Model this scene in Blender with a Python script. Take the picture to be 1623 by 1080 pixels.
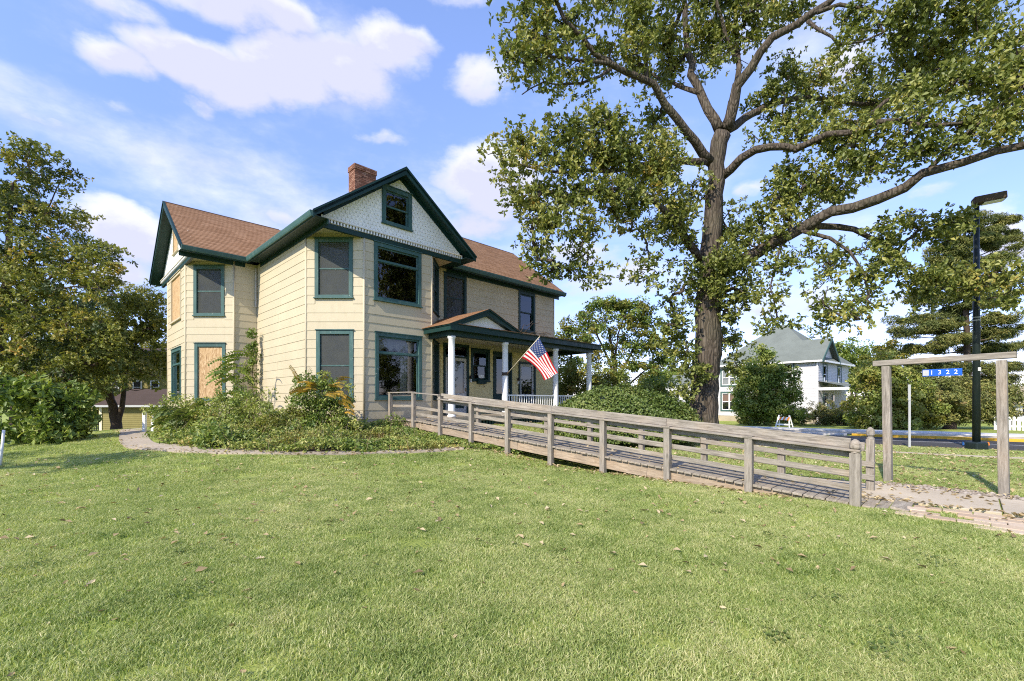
import bpy, bmesh, math, random
import numpy as np
from mathutils import Vector, Matrix

for o in list(bpy.data.objects):
    bpy.data.objects.remove(o)
SC = bpy.context.scene
COL = SC.collection
random.seed(7)
RNG = np.random.default_rng(11)

# ------------------------------------------------------------------ camera
EYE = 1.55
FPX, CXP, HZ = 730.0, 811.5, 635.0          # focal length, centre and horizon in photograph pixels
cam_d = bpy.data.cameras.new('camera')
cam = bpy.data.objects.new('camera', cam_d)
COL.objects.link(cam)
cam.location = (0, 0, EYE)
cam.rotation_euler = (math.radians(90), 0, 0)
cam_d.sensor_width = 36.0
cam_d.lens = 36.0 * FPX / 1623.0
cam_d.shift_y = (HZ - 540.0) / 1623.0
cam_d.clip_start = 0.05
cam_d.clip_end = 3000
SC.camera = cam

# ------------------------------------------------------------------ light
SUN_EL, SUN_AZ = 38.0, 37.0                 # light travels towards +X+Y, SUN_AZ degrees from +Y to +X
SKY_STRENGTH = 0.15
sun_d = bpy.data.lights.new('sun', 'SUN')
sun_d.energy = 3.85
sun_d.angle = math.radians(0.55)
sun_d.color = (1.0, 0.90, 0.74)
sun = bpy.data.objects.new('sun', sun_d)
COL.objects.link(sun)
ce, se = math.cos(math.radians(SUN_EL)), math.sin(math.radians(SUN_EL))
sdir = Vector((math.sin(math.radians(SUN_AZ)) * ce, math.cos(math.radians(SUN_AZ)) * ce, -se))
sun.rotation_euler = sdir.to_track_quat('-Z', 'Y').to_euler()
sun.location = (-20, -20, 30)

SC.view_settings.view_transform = 'Standard'
SC.view_settings.look = 'None'
SC.view_settings.gamma = 1.0
SC.view_settings.use_curve_mapping = False
SC.view_settings.exposure = 0.85
SC.render.engine = 'CYCLES'
SC.cycles.max_bounces = 5
SC.cycles.diffuse_bounces = 2
SC.cycles.glossy_bounces = 3
SC.cycles.transmission_bounces = 3
SC.cycles.transparent_max_bounces = 8
SC.cycles.filter_width = 1.1
SC.cycles.use_denoising = False      # grass and leaves are finer than a denoiser can keep
SC.cycles.use_adaptive_sampling = True
SC.cycles.adaptive_threshold = 0.01
SC.cycles.sample_clamp_indirect = 4.0
SC.cycles.caustics_reflective = False
SC.cycles.caustics_refractive = False

# ------------------------------------------------------------------ sky
def build_world():
    w = bpy.data.worlds.new('World')
    SC.world = w
    w.use_nodes = True
    nt = w.node_tree
    nt.nodes.clear()
    N, L = nt.nodes.new, nt.links.new

    def math_(op, a, b=None, clamp=False):
        n = N('ShaderNodeMath'); n.operation = op; n.use_clamp = clamp
        for i, v in enumerate((a, b)):
            if v is None: continue
            if hasattr(v, 'is_output'): L(v, n.inputs[i])
            else: n.inputs[i].default_value = v
        return n.outputs[0]
    sky = N('ShaderNodeTexSky'); sky.sky_type = 'NISHITA'; sky.sun_disc = False
    sky.sun_elevation = math.radians(SUN_EL)
    sky.sun_rotation = math.radians(180 + SUN_AZ)
    sky.altitude = 900; sky.air_density = 1.0; sky.dust_density = 0.0; sky.ozone_density = 2.0
    tc = N('ShaderNodeTexCoord')
    sep = N('ShaderNodeSeparateXYZ'); L(tc.outputs['Generated'], sep.inputs[0])
    X, Y, Z = sep.outputs
    az = math_('ARCTAN2', X, Y)
    el = math_('ARCSINE', Z)
    comb = N('ShaderNodeCombineXYZ'); L(az, comb.inputs[0]); L(el, comb.inputs[1])
    # wobble of the cloud outlines
    def noise(scale, detail, rough, sc=(1, 1, 1), off=(0, 0, 0)):
        m = N('ShaderNodeMapping'); m.inputs['Scale'].default_value = sc; m.inputs['Location'].default_value = off
        L(tc.outputs['Generated'], m.inputs[0])
        n = N('ShaderNodeTexNoise'); n.inputs['Scale'].default_value = scale
        n.inputs['Detail'].default_value = detail; n.inputs['Roughness'].default_value = rough
        L(m.outputs[0], n.inputs['Vector'])
        return n
    wob = noise(5.5, 5, 0.55)
    wv = N('ShaderNodeVectorMath'); wv.operation = 'SUBTRACT'; L(wob.outputs['Color'], wv.inputs[0]); wv.inputs[1].default_value = (.5, .5, .5)
    wv2 = N('ShaderNodeVectorMath'); wv2.operation = 'MULTIPLY'; L(wv.outputs[0], wv2.inputs[0]); wv2.inputs[1].default_value = (.085, .065, 0)
    pos = N('ShaderNodeVectorMath'); pos.operation = 'ADD'; L(comb.outputs[0], pos.inputs[0]); L(wv2.outputs[0], pos.inputs[1])
    # cumulus banks: azimuth, elevation, half width, half height (radians), weight
    banks = []
    for px, py, rx, ry, wt in CLOUDS:
        u = (px - CXP) / FPX
        a0 = math.atan(u)
        e0 = math.atan((HZ - py) / math.hypot(FPX, px - CXP))
        k = 1.0 / (FPX * (1 + u * u))
        ke = 1.0 / math.hypot(FPX, px - CXP)
        banks.append((a0, e0, rx * k, ry * ke, wt))
    acc = None; shade = None
    for a0, e0, ra, re, wt in banks:
        s = N('ShaderNodeVectorMath'); s.operation = 'SUBTRACT'; L(pos.outputs[0], s.inputs[0]); s.inputs[1].default_value = (a0, e0, 0)
        m = N('ShaderNodeVectorMath'); m.operation = 'MULTIPLY'; L(s.outputs[0], m.inputs[0]); m.inputs[1].default_value = (1 / ra, 1 / re, 0)
        ln = N('ShaderNodeVectorMath'); ln.operation = 'LENGTH'; L(m.outputs[0], ln.inputs[0])
        v = math_('MULTIPLY', math_('SUBTRACT', 1.45, ln.outputs['Value'], True), wt)
        acc = v if acc is None else math_('MAXIMUM', acc, v)
        sp = N('ShaderNodeSeparateXYZ'); L(m.outputs[0], sp.inputs[0])
        sh = math_('MULTIPLY', v, math_('MULTIPLY_ADD', sp.outputs[1], -0.5))
        shade = sh if shade is None else math_('ADD', shade, sh)
    fine = noise(9.0, 9, 0.62, (1, 1, 1.9))
    fine2 = noise(3.0, 8, 0.6, (1, 1, 2.2), (3.1, 1.7, .4))
    dens = math_('ADD', math_('MULTIPLY', acc, 1.15), math_('MULTIPLY', math_('SUBTRACT', fine.outputs['Fac'], 0.56), 2.0))
    mr = N('ShaderNodeMapRange'); mr.interpolation_type = 'SMOOTHSTEP'
    L(dens, mr.inputs[0]); mr.inputs[1].default_value = 0.25; mr.inputs[2].default_value = 1.05
    # thin scattered cloud over the whole sky
    mr2 = N('ShaderNodeMapRange'); mr2.interpolation_type = 'SMOOTHSTEP'
    L(fine2.outputs['Fac'], mr2.inputs[0]); mr2.inputs[1].default_value = 0.47; mr2.inputs[2].default_value = 0.84
    thin = math_('MULTIPLY', mr2.outputs[0], 0.8)
    fac = math_('MAXIMUM', mr.outputs[0], thin)
    fac = math_('MULTIPLY', fac, 0.94)
    # cloud tone: bright tops, lilac grey undersides
    tone = N('ShaderNodeMapRange'); L(math_('ADD', shade, math_('MULTIPLY', math_('SUBTRACT', fine.outputs['Fac'], .5), 2.0)), tone.inputs[0])
    tone.inputs[1].default_value = -0.2; tone.inputs[2].default_value = 0.7
    ramp = N('ShaderNodeMix'); ramp.data_type = 'RGBA'
    L(tone.outputs[0], ramp.inputs['Factor'])
    ramp.inputs['A'].default_value = (*CLOUD_LIT, 1)
    ramp.inputs['B'].default_value = (*CLOUD_DARK, 1)
    tint = N('ShaderNodeMix'); tint.data_type = 'RGBA'; tint.blend_type = 'MULTIPLY'; tint.inputs['Factor'].default_value = 1
    L(sky.outputs[0], tint.inputs['A'])
    hz = N('ShaderNodeMapRange'); hz.interpolation_type = 'SMOOTHSTEP'; L(el, hz.inputs[0]); hz.inputs[1].default_value = 0.0; hz.inputs[2].default_value = 0.75
    tm = N('ShaderNodeMix'); tm.data_type = 'RGBA'; L(hz.outputs[0], tm.inputs['Factor'])
    tm.inputs['A'].default_value = (*SKY_TINT_LOW, 1); tm.inputs['B'].default_value = (*SKY_TINT, 1); L(tm.outputs['Result'], tint.inputs['B'])
    mix = N('ShaderNodeMix'); mix.data_type = 'RGBA'
    L(fac, mix.inputs['Factor']); L(tint.outputs['Result'], mix.inputs['A']); L(ramp.outputs['Result'], mix.inputs['B'])
    bg = N('ShaderNodeBackground'); bg.inputs[1].default_value = SKY_STRENGTH
    L(mix.outputs['Result'], bg.inputs[0])
    out = N('ShaderNodeOutputWorld'); L(bg.outputs[0], out.inputs[0])

SKY_TINT = (1.48, 1.36, 1.52)
SKY_TINT_LOW = (.82, .74, .98)
CLOUD_LIT = (4.8, 4.75, 4.75)
CLOUD_DARK = (3.0, 3.05, 3.85)
CLOUDS = [(190, 105, 70, 26, 1.05), (290, 105, 90, 34, 1.2), (365, 130, 80, 38, 1.2), (450, 122, 90, 40, 1.3), (540, 105, 90, 40, 1.3), (610, 80, 70, 30, 1.15), (660, 64, 45, 17, .9), (200, 15, 100, 22, .8), (440, 28, 110, 28, .9), (300, 165, 60, 14, .6),
          (320, 8, 150, 30, 1.0), (720, -2, 90, 12, .7), (770, 130, 55, 32, .9), (775, 290, 80, 52, 1.3), (725, 350, 90, 30, .9),
          (200, 365, 95, 46, 1.25), (190, 430, 70, 25, .8), (90, 205, 65, 11, .6), (150, 262, 45, 10, .6), (1325, 105, 45, 28, 1),
          (1600, 380, 60, 60, 1), (1480, 300, 60, 14, .6), (1000, 440, 140, 36, .75), (900, 400, 90, 30, .65), (1250, 480, 140, 40, .7),
          (600, 215, 50, 9, .5), (440, 345, 45, 16, .6), (170, 180, 60, 10, .5), (1180, 300, 30, 15, .7), (1420, 500, 80, 50, .7)]
build_world()

# ------------------------------------------------------------------ helpers
R2 = math.sqrt(.5)
ORG = {}

def at(px, py, Y):
    """a point of the place, given where it is seen and how many metres away it stands"""
    return Vector(((px - CXP) / FPX * Y, Y, EYE + (HZ - py) / FPX * Y))

def hb(a, b, z):
    """house frame: b along the front, a into the lot"""
    return Vector((R2 * (b - a), R2 * (a + b), z))

def tag(o, label=None, cat=None, group=None, kind=None):
    if label: o['label'] = label
    if cat: o['category'] = cat
    if group: o['group'] = group
    if kind: o['kind'] = kind
    return o

def thing(name, label, cat, loc, group=None):
    o = bpy.data.objects.new(name, None)
    o.empty_display_size = .2
    COL.objects.link(o)
    o.location = loc
    ORG[o.name] = Vector(loc)
    return tag(o, label, cat, group)

def setup(o, parent):
    COL.objects.link(o)
    if parent is not None:
        o.parent = parent
        ORG[o.name] = ORG[parent.name]
    else:
        ORG[o.name] = Vector((0, 0, 0))
    return o

def raw_mesh(name, V, loops, starts, totals, mats, midx=None, smooth=False):
    me = bpy.data.meshes.new(name)
    V = np.asarray(V, dtype=np.float32)
    loops = np.asarray(loops, dtype=np.int32)
    me.vertices.add(len(V)); me.vertices.foreach_set('co', V.ravel())
    me.loops.add(len(loops)); me.loops.foreach_set('vertex_index', loops)
    me.polygons.add(len(starts))
    me.polygons.foreach_set('loop_start', np.asarray(starts, dtype=np.int32))
    me.polygons.foreach_set('loop_total', np.asarray(totals, dtype=np.int32))
    if midx is not None: me.polygons.foreach_set('material_index', np.asarray(midx, dtype=np.int32))
    for m in mats: me.materials.append(m)
    me.update(calc_edges=True)
    me.validate()
    if smooth: me.polygons.foreach_set('use_smooth', np.ones(len(me.polygons), dtype=bool))
    return me

class MB:
    """collects faces of one part"""
    def __init__(self): self.v = []; self.f = []; self.m = []
    def add(self, vs, fs, m=0):
        n = len(self.v)
        self.v += [tuple(p) for p in vs]
        self.f += [tuple(i + n for i in f) for f in fs]
        self.m += [m] * len(fs)
    def quad(self, a, b, c, d, m=0): self.add([a, b, c, d], [(0, 1, 2, 3)], m)
    def poly(self, pts, m=0): self.add(pts, [tuple(range(len(pts)))], m)
    def hexa(self, p, m=0):      # 8 points: bottom ring 0-3, top ring 4-7
        self.add(p, [(3, 2, 1, 0), (4, 5, 6, 7), (0, 1, 5, 4), (1, 2, 6, 5), (2, 3, 7, 6), (3, 0, 4, 7)], m)
    def box(self, c, u, v, w, hu, hv, hw, m=0):
        c = Vector(c); u = Vector(u).normalized() * hu; v = Vector(v).normalized() * hv; w = Vector(w).normalized() * hw
        self.hexa([c - u - v - w, c + u - v - w, c + u + v - w, c - u + v - w, c - u - v + w, c + u - v + w, c + u + v + w, c - u + v + w], m)
    def bar(self, p, q, wid, hei, up=(0, 0, 1), m=0):
        p, q = Vector(p), Vector(q); d = q - p; up = Vector(up)
        s = d.cross(up).normalized(); t = s.cross(d).normalized()
        self.box((p + q) / 2, d, s, t, d.length / 2, wid / 2, hei / 2, m)
    def prism(self, pts, ext, m=0):
        n = len(pts); ext = Vector(ext); pts = [Vector(p) for p in pts]
        vs = pts + [p + ext for p in pts]
        fs = [tuple(range(n - 1, -1, -1)), tuple(range(n, 2 * n))] + [(i, (i + 1) % n, n + (i + 1) % n, n + i) for i in range(n)]
        self.add(vs, fs, m)
    def tube(self, pts, rad, n=8, m=0, cap=True, wob=None):
        pts = [Vector(p) for p in pts]
        if not hasattr(rad, '__len__'): rad = [rad] * len(pts)
        base = len(self.v); prev = None
        for i, p in enumerate(pts):
            d = (pts[min(i + 1, len(pts) - 1)] - pts[max(i - 1, 0)]).normalized()
            if prev is None:
                s = d.cross(Vector((0.13, .9, .2)));
                if s.length < .1: s = d.cross(Vector((1, 0, 0)))
            else: s = prev - d * prev.dot(d)
            s.normalize(); prev = s; t = d.cross(s)
            for k in range(n):
                an = 2 * math.pi * k / n
                r = rad[i] * (1 if wob is None else wob(i, k))
                self.v.append(tuple(p + (s * math.cos(an) + t * math.sin(an)) * r))
        for i in range(len(pts) - 1):
            for k in range(n):
                a = base + i * n + k; b = base + i * n + (k + 1) % n
                self.f.append((a, b, b + n, a + n)); self.m.append(m)
        if cap:
            self.f.append(tuple(base + k for k in range(n - 1, -1, -1))); self.m.append(m)
            e = base + (len(pts) - 1) * n
            self.f.append(tuple(e + k for k in range(n))); self.m.append(m)
    def lathe(self, c, prof, n=14, m=0):
        c = Vector(c)
        base = len(self.v)
        for r, z in prof:
            for k in range(n):
                an = 2 * math.pi * k / n
                self.v.append((c.x + r * math.cos(an), c.y + r * math.sin(an), c.z + z))
        for i in range(len(prof) - 1):
            for k in range(n):
                a = base + i * n + k; b = base + i * n + (k + 1) % n
                self.f.append((a, b, b + n, a + n)); self.m.append(m)
        self.f.append(tuple(base + k for k in range(n - 1, -1, -1))); self.m.append(m)
        e = base + (len(prof) - 1) * n
        self.f.append(tuple(e + k for k in range(n))); self.m.append(m)
    def build(self, name, mats, parent=None, smooth=False, bevel=0, kind=None, label=None, cat=None, group=None):
        if not isinstance(mats, (list, tuple)): mats = [mats]
        off = ORG[parent.name] if parent is not None else Vector((0, 0, 0))
        me = bpy.data.meshes.new(name)
        me.from_pydata([(x - off.x, y - off.y, z - off.z) for x, y, z in self.v], [], self.f)
        for mm in mats: me.materials.append(mm)
        me.polygons.foreach_set('material_index', np.asarray(self.m, dtype=np.int32))
        if smooth: me.polygons.foreach_set('use_smooth', np.ones(len(me.polygons), dtype=bool))
        me.update()
        o = bpy.data.objects.new(name, me)
        setup(o, parent)
        if bevel:
            b = o.modifiers.new('bevel', 'BEVEL'); b.width = bevel; b.segments = 2; b.limit_method = 'ANGLE'
        return tag(o, label, cat, group, kind)

def place(name, me, M, parent=None):
    """one more object on shared mesh data; M is its world matrix"""
    o = bpy.data.objects.new(name, me)
    setup(o, parent)
    if parent is not None: M = Matrix.Translation(-ORG[parent.name]) @ M
    o.matrix_local = M
    return o

def frame(o, x, y, z):
    M = Matrix.Identity(4)
    for i, v in enumerate((x, y, z)):
        for k in range(3): M[k][i] = v[k]
    for k in range(3): M[k][3] = o[k]
    return M

def sstep(t): t = min(max(t, 0), 1); return t * t * (3 - 2 * t)

# ------------------------------------------------------------------ materials
def new_mat(name):
    m = bpy.data.materials.new(name); m.use_nodes = True
    nt = m.node_tree; nt.nodes.clear()
    out = nt.nodes.new('ShaderNodeOutputMaterial')
    return m, nt, out

class NB:
    """little node writer"""
    def __init__(self, nt): self.nt = nt
    def n(self, t, **kw):
        nd = self.nt.nodes.new(t)
        for k, v in kw.items(): setattr(nd, k, v)
        return nd
    def put(self, sock, v):
        if hasattr(v, 'is_output'): self.nt.links.new(v, sock)
        elif v is not None: sock.default_value = v
    def math(self, op, a, b=None, clamp=False):
        nd = self.n('ShaderNodeMath', operation=op, use_clamp=clamp)
        self.put(nd.inputs[0], a); self.put(nd.inputs[1], b)
        return nd.outputs[0]
    def noise(self, scale, detail=4, rough=.55, vec=None, sc=None):
        if vec is None: vec = self.pos()
        if sc is not None:
            mp = self.n('ShaderNodeMapping'); mp.inputs['Scale'].default_value = sc
            self.put(mp.inputs[0], vec); vec = mp.outputs[0]
        nd = self.n('ShaderNodeTexNoise')
        nd.inputs['Scale'].default_value = scale; nd.inputs['Detail'].default_value = detail; nd.inputs['Roughness'].default_value = rough
        self.put(nd.inputs['Vector'], vec)
        return nd.outputs['Fac']
    def pos(self):
        return self.n('ShaderNodeNewGeometry').outputs['Position']
    def obj(self):
        return self.n('ShaderNodeTexCoord').outputs['Object']
    def rnd(self):
        return self.n('ShaderNodeObjectInfo').outputs['Random']
    def attr(self, name):
        return self.n('ShaderNodeAttribute', attribute_name=name).outputs['Fac']
    def ramp(self, fac, stops):
        nd = self.n('ShaderNodeValToRGB')
        el = nd.color_ramp.elements
        while len(el) < len(stops): el.new(.5)
        for e, (p, c) in zip(el, stops): e.position = p; e.color = (*c, 1)
        self.put(nd.inputs[0], fac)
        return nd.outputs[0]
    def mix(self, fac, a, b, blend='MIX'):
        nd = self.n('ShaderNodeMix', data_type='RGBA', blend_type=blend)
        self.put(nd.inputs['Factor'], fac)
        for s, v in (('A', a), ('B', b)):
            self.put(nd.inputs[s], (*v, 1) if isinstance(v, tuple) and len(v) == 3 else v)
        return nd.outputs['Result']
    def range(self, v, a, b, c=0, d=1):
        nd = self.n('ShaderNodeMapRange')
        self.put(nd.inputs[0], v)
        for i, x in enumerate((a, b, c, d)): nd.inputs[i + 1].default_value = x
        return nd.outputs[0]
    def bump(self, h, strength=.3, dist=.02):
        nd = self.n('ShaderNodeBump'); nd.inputs['Strength'].default_value = strength; nd.inputs['Distance'].default_value = dist
        self.put(nd.inputs['Height'], h)
        return nd.outputs[0]
    def bsdf(self, out, col, rough=.7, spec=.3, normal=None, metal=0):
        nd = self.n('ShaderNodeBsdfPrincipled')
        self.put(nd.inputs['Base Color'], (*col, 1) if isinstance(col, tuple) and len(col) == 3 else col)
        self.put(nd.inputs['Roughness'], rough)
        nd.inputs['Specular IOR Level'].default_value = spec
        nd.inputs['Metallic'].default_value = metal
        if normal is not None: self.put(nd.inputs['Normal'], normal)
        if out is not None: self.nt.links.new(nd.outputs[0], out.inputs[0])
        return nd.outputs[0]

MAT = {}
def paint(name, col, dirt=(.25, .22, .17), amount=.35, rough=.55, vary=.08, fine=60, bump=.12, chips=None, grain=None):
    """weathered paint: slow tone drift, streaks of dirt, fine relief, optional bare chips"""
    m, nt, out = new_mat(name); b = NB(nt)
    n1 = b.noise(.9, 5, .6); n2 = b.noise(7, 6, .65, sc=(1, 1, .25)); n3 = b.noise(fine, 3, .6)
    c = b.mix(b.range(n1, .3, .7), tuple(x * (1 - vary) for x in col), tuple(min(1, x * (1 + vary)) for x in col))
    c = b.mix(b.math('MULTIPLY', b.range(n2, .52, .8), amount), c, dirt)
    r = b.rnd()
    c = b.mix(b.math('MULTIPLY', r, .14), c, tuple(x * .78 for x in col))
    h = b.math('ADD', n3, b.math('MULTIPLY', n2, .6))
    if name == 'siding':
        zc = b.n('ShaderNodeSeparateXYZ'); b.put(zc.inputs[0], b.pos())
        low = b.range(zc.outputs[2], 1.5, .6); sp = b.noise(3.2, 6, .7)
        c = b.mix(b.math('MULTIPLY', b.range(b.math('ADD', sp, b.math('MULTIPLY', low, .35)), .62, .85), .5), c, (.27, .225, .15))
        st = b.noise(5, 5, .7, sc=(1.6, 1.6, .09)); c = b.mix(b.math('MULTIPLY', b.range(st, .6, .8), .3), c, (.33, .28, .2))
    if chips:
        nc = b.noise(14, 8, .75); nd = b.noise(1.3, 3, .5)
        f = b.range(b.math('ADD', nc, b.math('MULTIPLY', nd, .35)), chips[1], chips[1] + .03)
        c = b.mix(f, c, chips[0]); h = b.math('SUBTRACT', h, f)
    b.bsdf(out, c, b.range(n2, .3, .7, rough - .08, rough + .12), .3, b.bump(h, bump, .01))
    MAT[name] = m
    return m

paint('siding', (.495, .432, .298), (.35, .31, .22), .28, .6, .05, 45, .18, chips=((.80, .78, .70), .93))
paint('siding_trim', (.495, .432, .298), (.42, .36, .24), .2)
paint('soffit_cream', (.66, .60, .46), (.45, .40, .30), .25)
paint('green', (.008, .034, .030), (.035, .052, .046), .35, .45, .12, 50, .15)
paint('green_window', (.045, .105, .098), (.20, .25, .23), .55, .55, .18, 40, .25, chips=((.32, .36, .31), .82))
paint('white', (.78, .78, .76), (.45, .43, .38), .25, .5)
paint('white_scale', (.88, .86, .80), (.5, .5, .46), .25, .6, .06)
paint('white_siding', (.55, .555, .57), (.5, .5, .5), .15, .55)
paint('aluminium', (.45, .46, .46), (.25, .25, .24), .3, .4)
paint('pole_green', (.012, .020, .020), (.06, .065, .06), .35, .4, .15)
paint('concrete', (.47, .40, .295), (.26, .215, .15), .6, .9, .14, 70, .35)
paint('path_concrete', (.36, .305, .235), (.2, .17, .125), .6, .9, .16, 70, .35)
paint('kerb', (.56, .55, .52), (.25, .24, .22), .5, .9, .12, 60, .3)
paint('yellow_paint', (.62, .36, .03), (.3, .25, .15), .4, .7)
paint('yellow_house', (.22, .19, .065), (.12, .11, .06), .3, .7)
paint('stone_base', (.42, .36, .26), (.22, .19, .14), .5, .9, .2, 30, .5)
paint('porch_yellow', (.72, .60, .28), (.5, .42, .22), .15, .6)
paint('grey_roof', (.155, .175, .155), (.09, .1, .09), .5, .95, .12, 30, .4)
paint('brown_roof_far', (.07, .048, .036), (.04, .03, .03), .5, .95, .12)
paint('blue_sign', (.01, .10, .52), (.05, .15, .45), .15, .4, .04)
paint('sign_white', (.85, .85, .85), None or (.6, .6, .6), .1, .5)
paint('red_paint', (.42, .02, .03), (.3, .05, .05), .2, .5)
paint('orange_paint', (.75, .22, .02), (.4, .2, .1), .2, .5)
paint('blue_plastic', (.02, .09, .28), (.05, .08, .15), .2, .4)
paint('bark_far', (.075, .055, .040), (.03, .025, .02), .5, .95, .2, 20, .5)
paint('mulch', (.075, .050, .030), (.03, .02, .012), .6, .98, .3, 30, .8)
paint('interior', (.10, .085, .07), (.05, .04, .03), .3, .9)
paint('curtain', (.62, .60, .55), (.4, .38, .33), .3, .9, .08)
paint('black_metal', (.015, .015, .016), (.05, .05, .05), .2, .4)
paint('brass', (.30, .22, .10), (.15, .1, .05), .2, .35)
paint('mortar', (.50, .46, .41), (.25, .2, .18), .4, .95, .1, 60, .4)
paint('door_grey', (.50, .49, .46), (.3, .29, .26), .3, .5)
paint('car_white', (.75, .76, .78), (.5, .5, .5), .1, .25, .02)
paint('far_tan', (.40, .34, .25), (.4, .35, .28), .2, .7)

def wood_mat(name, light, dark, up=False):
    m, nt, out = new_mat(name); b = NB(nt)
    o = b.obj(); r = b.rnd()
    sh = b.n('ShaderNodeVectorMath', operation='ADD'); b.put(sh.inputs[0], o)
    cx = b.n('ShaderNodeCombineXYZ'); b.put(cx.inputs[0], b.math('MULTIPLY', r, 37)); b.put(cx.inputs[1], b.math('MULTIPLY', r, 91)); b.put(cx.inputs[2], b.math('MULTIPLY', r, 17))
    nt.links.new(cx.outputs[0], sh.inputs[1])
    v = sh.outputs[0]
    X1 = (lambda k: (k, k, .7)) if up else (lambda k: (.7, k, k))
    grain = b.noise(4, 7, .75, v, X1(7)); fine = b.noise(16, 5, .75, v, X1(6)); slow = b.noise(1.3, 4, .6, v)
    kn = b.n('ShaderNodeTexVoronoi'); kn.inputs['Scale'].default_value = 3.2
    mp = b.n('ShaderNodeMapping'); mp.inputs['Scale'].default_value = (1.6, 1.6, .55) if up else (.55, 1.6, 1.6); b.put(mp.inputs[0], v); b.put(kn.inputs['Vector'], mp.outputs[0])
    knot = b.range(kn.outputs['Distance'], .05, .13, 1, 0)
    c = b.mix(b.range(grain, .36, .62), dark, light)
    c = b.mix(b.math('MULTIPLY', b.range(fine, .55, .75), .6), c, tuple(x * .5 for x in dark))
    c = b.mix(b.math('MULTIPLY', b.range(slow, .5, .3), .5), c, tuple(x * .55 for x in light))
    c = b.mix(b.math('MULTIPLY', b.range(slow, .5, .75), .5), c, (light[0] * 1.05, light[1] * .88, light[2] * .72))
    c = b.mix(b.math('MULTIPLY', r, .35), c, tuple(x * .62 for x in light))
    c = b.mix(b.math('MULTIPLY', knot, .55), c, tuple(x * .45 for x in dark))
    b.bsdf(out, c, .88, .2, b.bump(b.math('ADD', grain, fine), .55, .008))
    MAT[name] = m
wood_mat('wood', (.365, .33, .275), (.15, .132, .105))
wood_mat('wood_deck', (.39, .345, .275), (.19, .16, .12))
wood_mat('wood_warm', (.43, .345, .25), (.22, .165, .115))
wood_mat('wood_post', (.365, .33, .275), (.14, .122, .096), up=True)

def shingle_mat(name, a, bcol, c_):
    m, nt, out = new_mat(name); b = NB(nt)
    r = b.attr('rnd')
    n1 = b.noise(1.1, 4, .6); n2 = b.noise(55, 3, .7); n3 = b.noise(4, 5, .65)
    c = b.ramp(r, [(0, a), (.5, bcol), (1, c_)])
    c = b.mix(b.math('MULTIPLY', b.range(n1, .4, .75), .35), c, tuple(x * .62 for x in bcol))
    c = b.mix(b.math('MULTIPLY', b.range(n2, .4, .7), .4), c, tuple(x * .55 for x in a))
    c = b.mix(b.math('MULTIPLY', b.range(n3, .6, .8), .3), c, tuple(min(1, x * 1.35) for x in c_))
    b.bsdf(out, c, .95, .15, b.bump(n2, .5, .006))
    MAT[name] = m
shingle_mat('shingle', (.27, .152, .084), (.305, .176, .10), (.35, .21, .125))
shingle_mat('brick', (.15, .075, .052), (.24, .115, .078), (.38, .235, .17))
shingle_mat('rock', (.22, .18, .14), (.33, .28, .23), (.45, .40, .34))
shingle_mat('paver', (.44, .33, .23), (.52, .41, .29), (.58, .47, .35))

def osb():
    m, nt, out = new_mat('osb'); b = NB(nt)
    vec = b.obj()
    mp = b.n('ShaderNodeMapping'); mp.inputs['Rotation'].default_value = (.2, .5, .35); mp.inputs['Scale'].default_value = (34, 34, 9); b.put(mp.inputs[0], vec)
    wb = b.n('ShaderNodeTexNoise'); wb.inputs['Scale'].default_value = 3; b.put(wb.inputs['Vector'], vec)
    ad = b.n('ShaderNodeVectorMath', operation='MULTIPLY_ADD'); b.put(ad.inputs[0], wb.outputs['Color']); ad.inputs[1].default_value = (6, 6, 6); b.put(ad.inputs[2], mp.outputs[0])
    vo = b.n('ShaderNodeTexVoronoi'); vo.inputs['Scale'].default_value = 1.0; b.put(vo.inputs['Vector'], ad.outputs[0])
    c = b.ramp(vo.outputs['Color'], [(0, (.22, .125, .055)), (.3, (.40, .26, .13)), (.7, (.50, .345, .185)), (1, (.60, .45, .27))])
    b.bsdf(out, c, .8, .2, b.bump(vo.outputs['Distance'], .3, .004))
    MAT['osb'] = m
osb()

def glass(name, tint, refl=1.0):
    m, nt, out = new_mat(name); b = NB(nt)
    fr = b.n('ShaderNodeFresnel'); fr.inputs['IOR'].default_value = 1.52
    n = b.noise(1.7, 2, .5)
    nm = b.bump(n, .05, .05)
    b.put(fr.inputs['Normal'], nm)
    gl = b.n('ShaderNodeBsdfGlossy'); gl.inputs['Roughness'].default_value = .02; gl.inputs['Color'].default_value = (.95, .97, 1, 1); b.put(gl.inputs['Normal'], nm)
    tr = b.n('ShaderNodeBsdfTransparent'); tr.inputs['Color'].default_value = (*tint, 1)
    mx = b.n('ShaderNodeMixShader'); b.put(mx.inputs[0], b.math('MULTIPLY', fr.outputs[0], 1.9 * refl, True))
    nt.links.new(tr.outputs[0], mx.inputs[1]); nt.links.new(gl.outputs[0], mx.inputs[2]); nt.links.new(mx.outputs[0], out.inputs[0])
    MAT[name] = m
glass('glass', (.55, .58, .58), .85)
def screen():
    m, nt, out = new_mat('insect_screen'); b = NB(nt)
    d = b.n('ShaderNodeBsdfDiffuse'); d.inputs[0].default_value = (.085, .09, .082, 1)
    tr = b.n('ShaderNodeBsdfTransparent')
    mx = b.n('ShaderNodeMixShader'); b.put(mx.inputs[0], b.range(b.noise(3, 4, .6), .2, .8, .52, .82))
    nt.links.new(tr.outputs[0], mx.inputs[1]); nt.links.new(d.outputs[0], mx.inputs[2]); nt.links.new(mx.outputs[0], out.inputs[0])
    MAT['insect_screen'] = m
screen()

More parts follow.
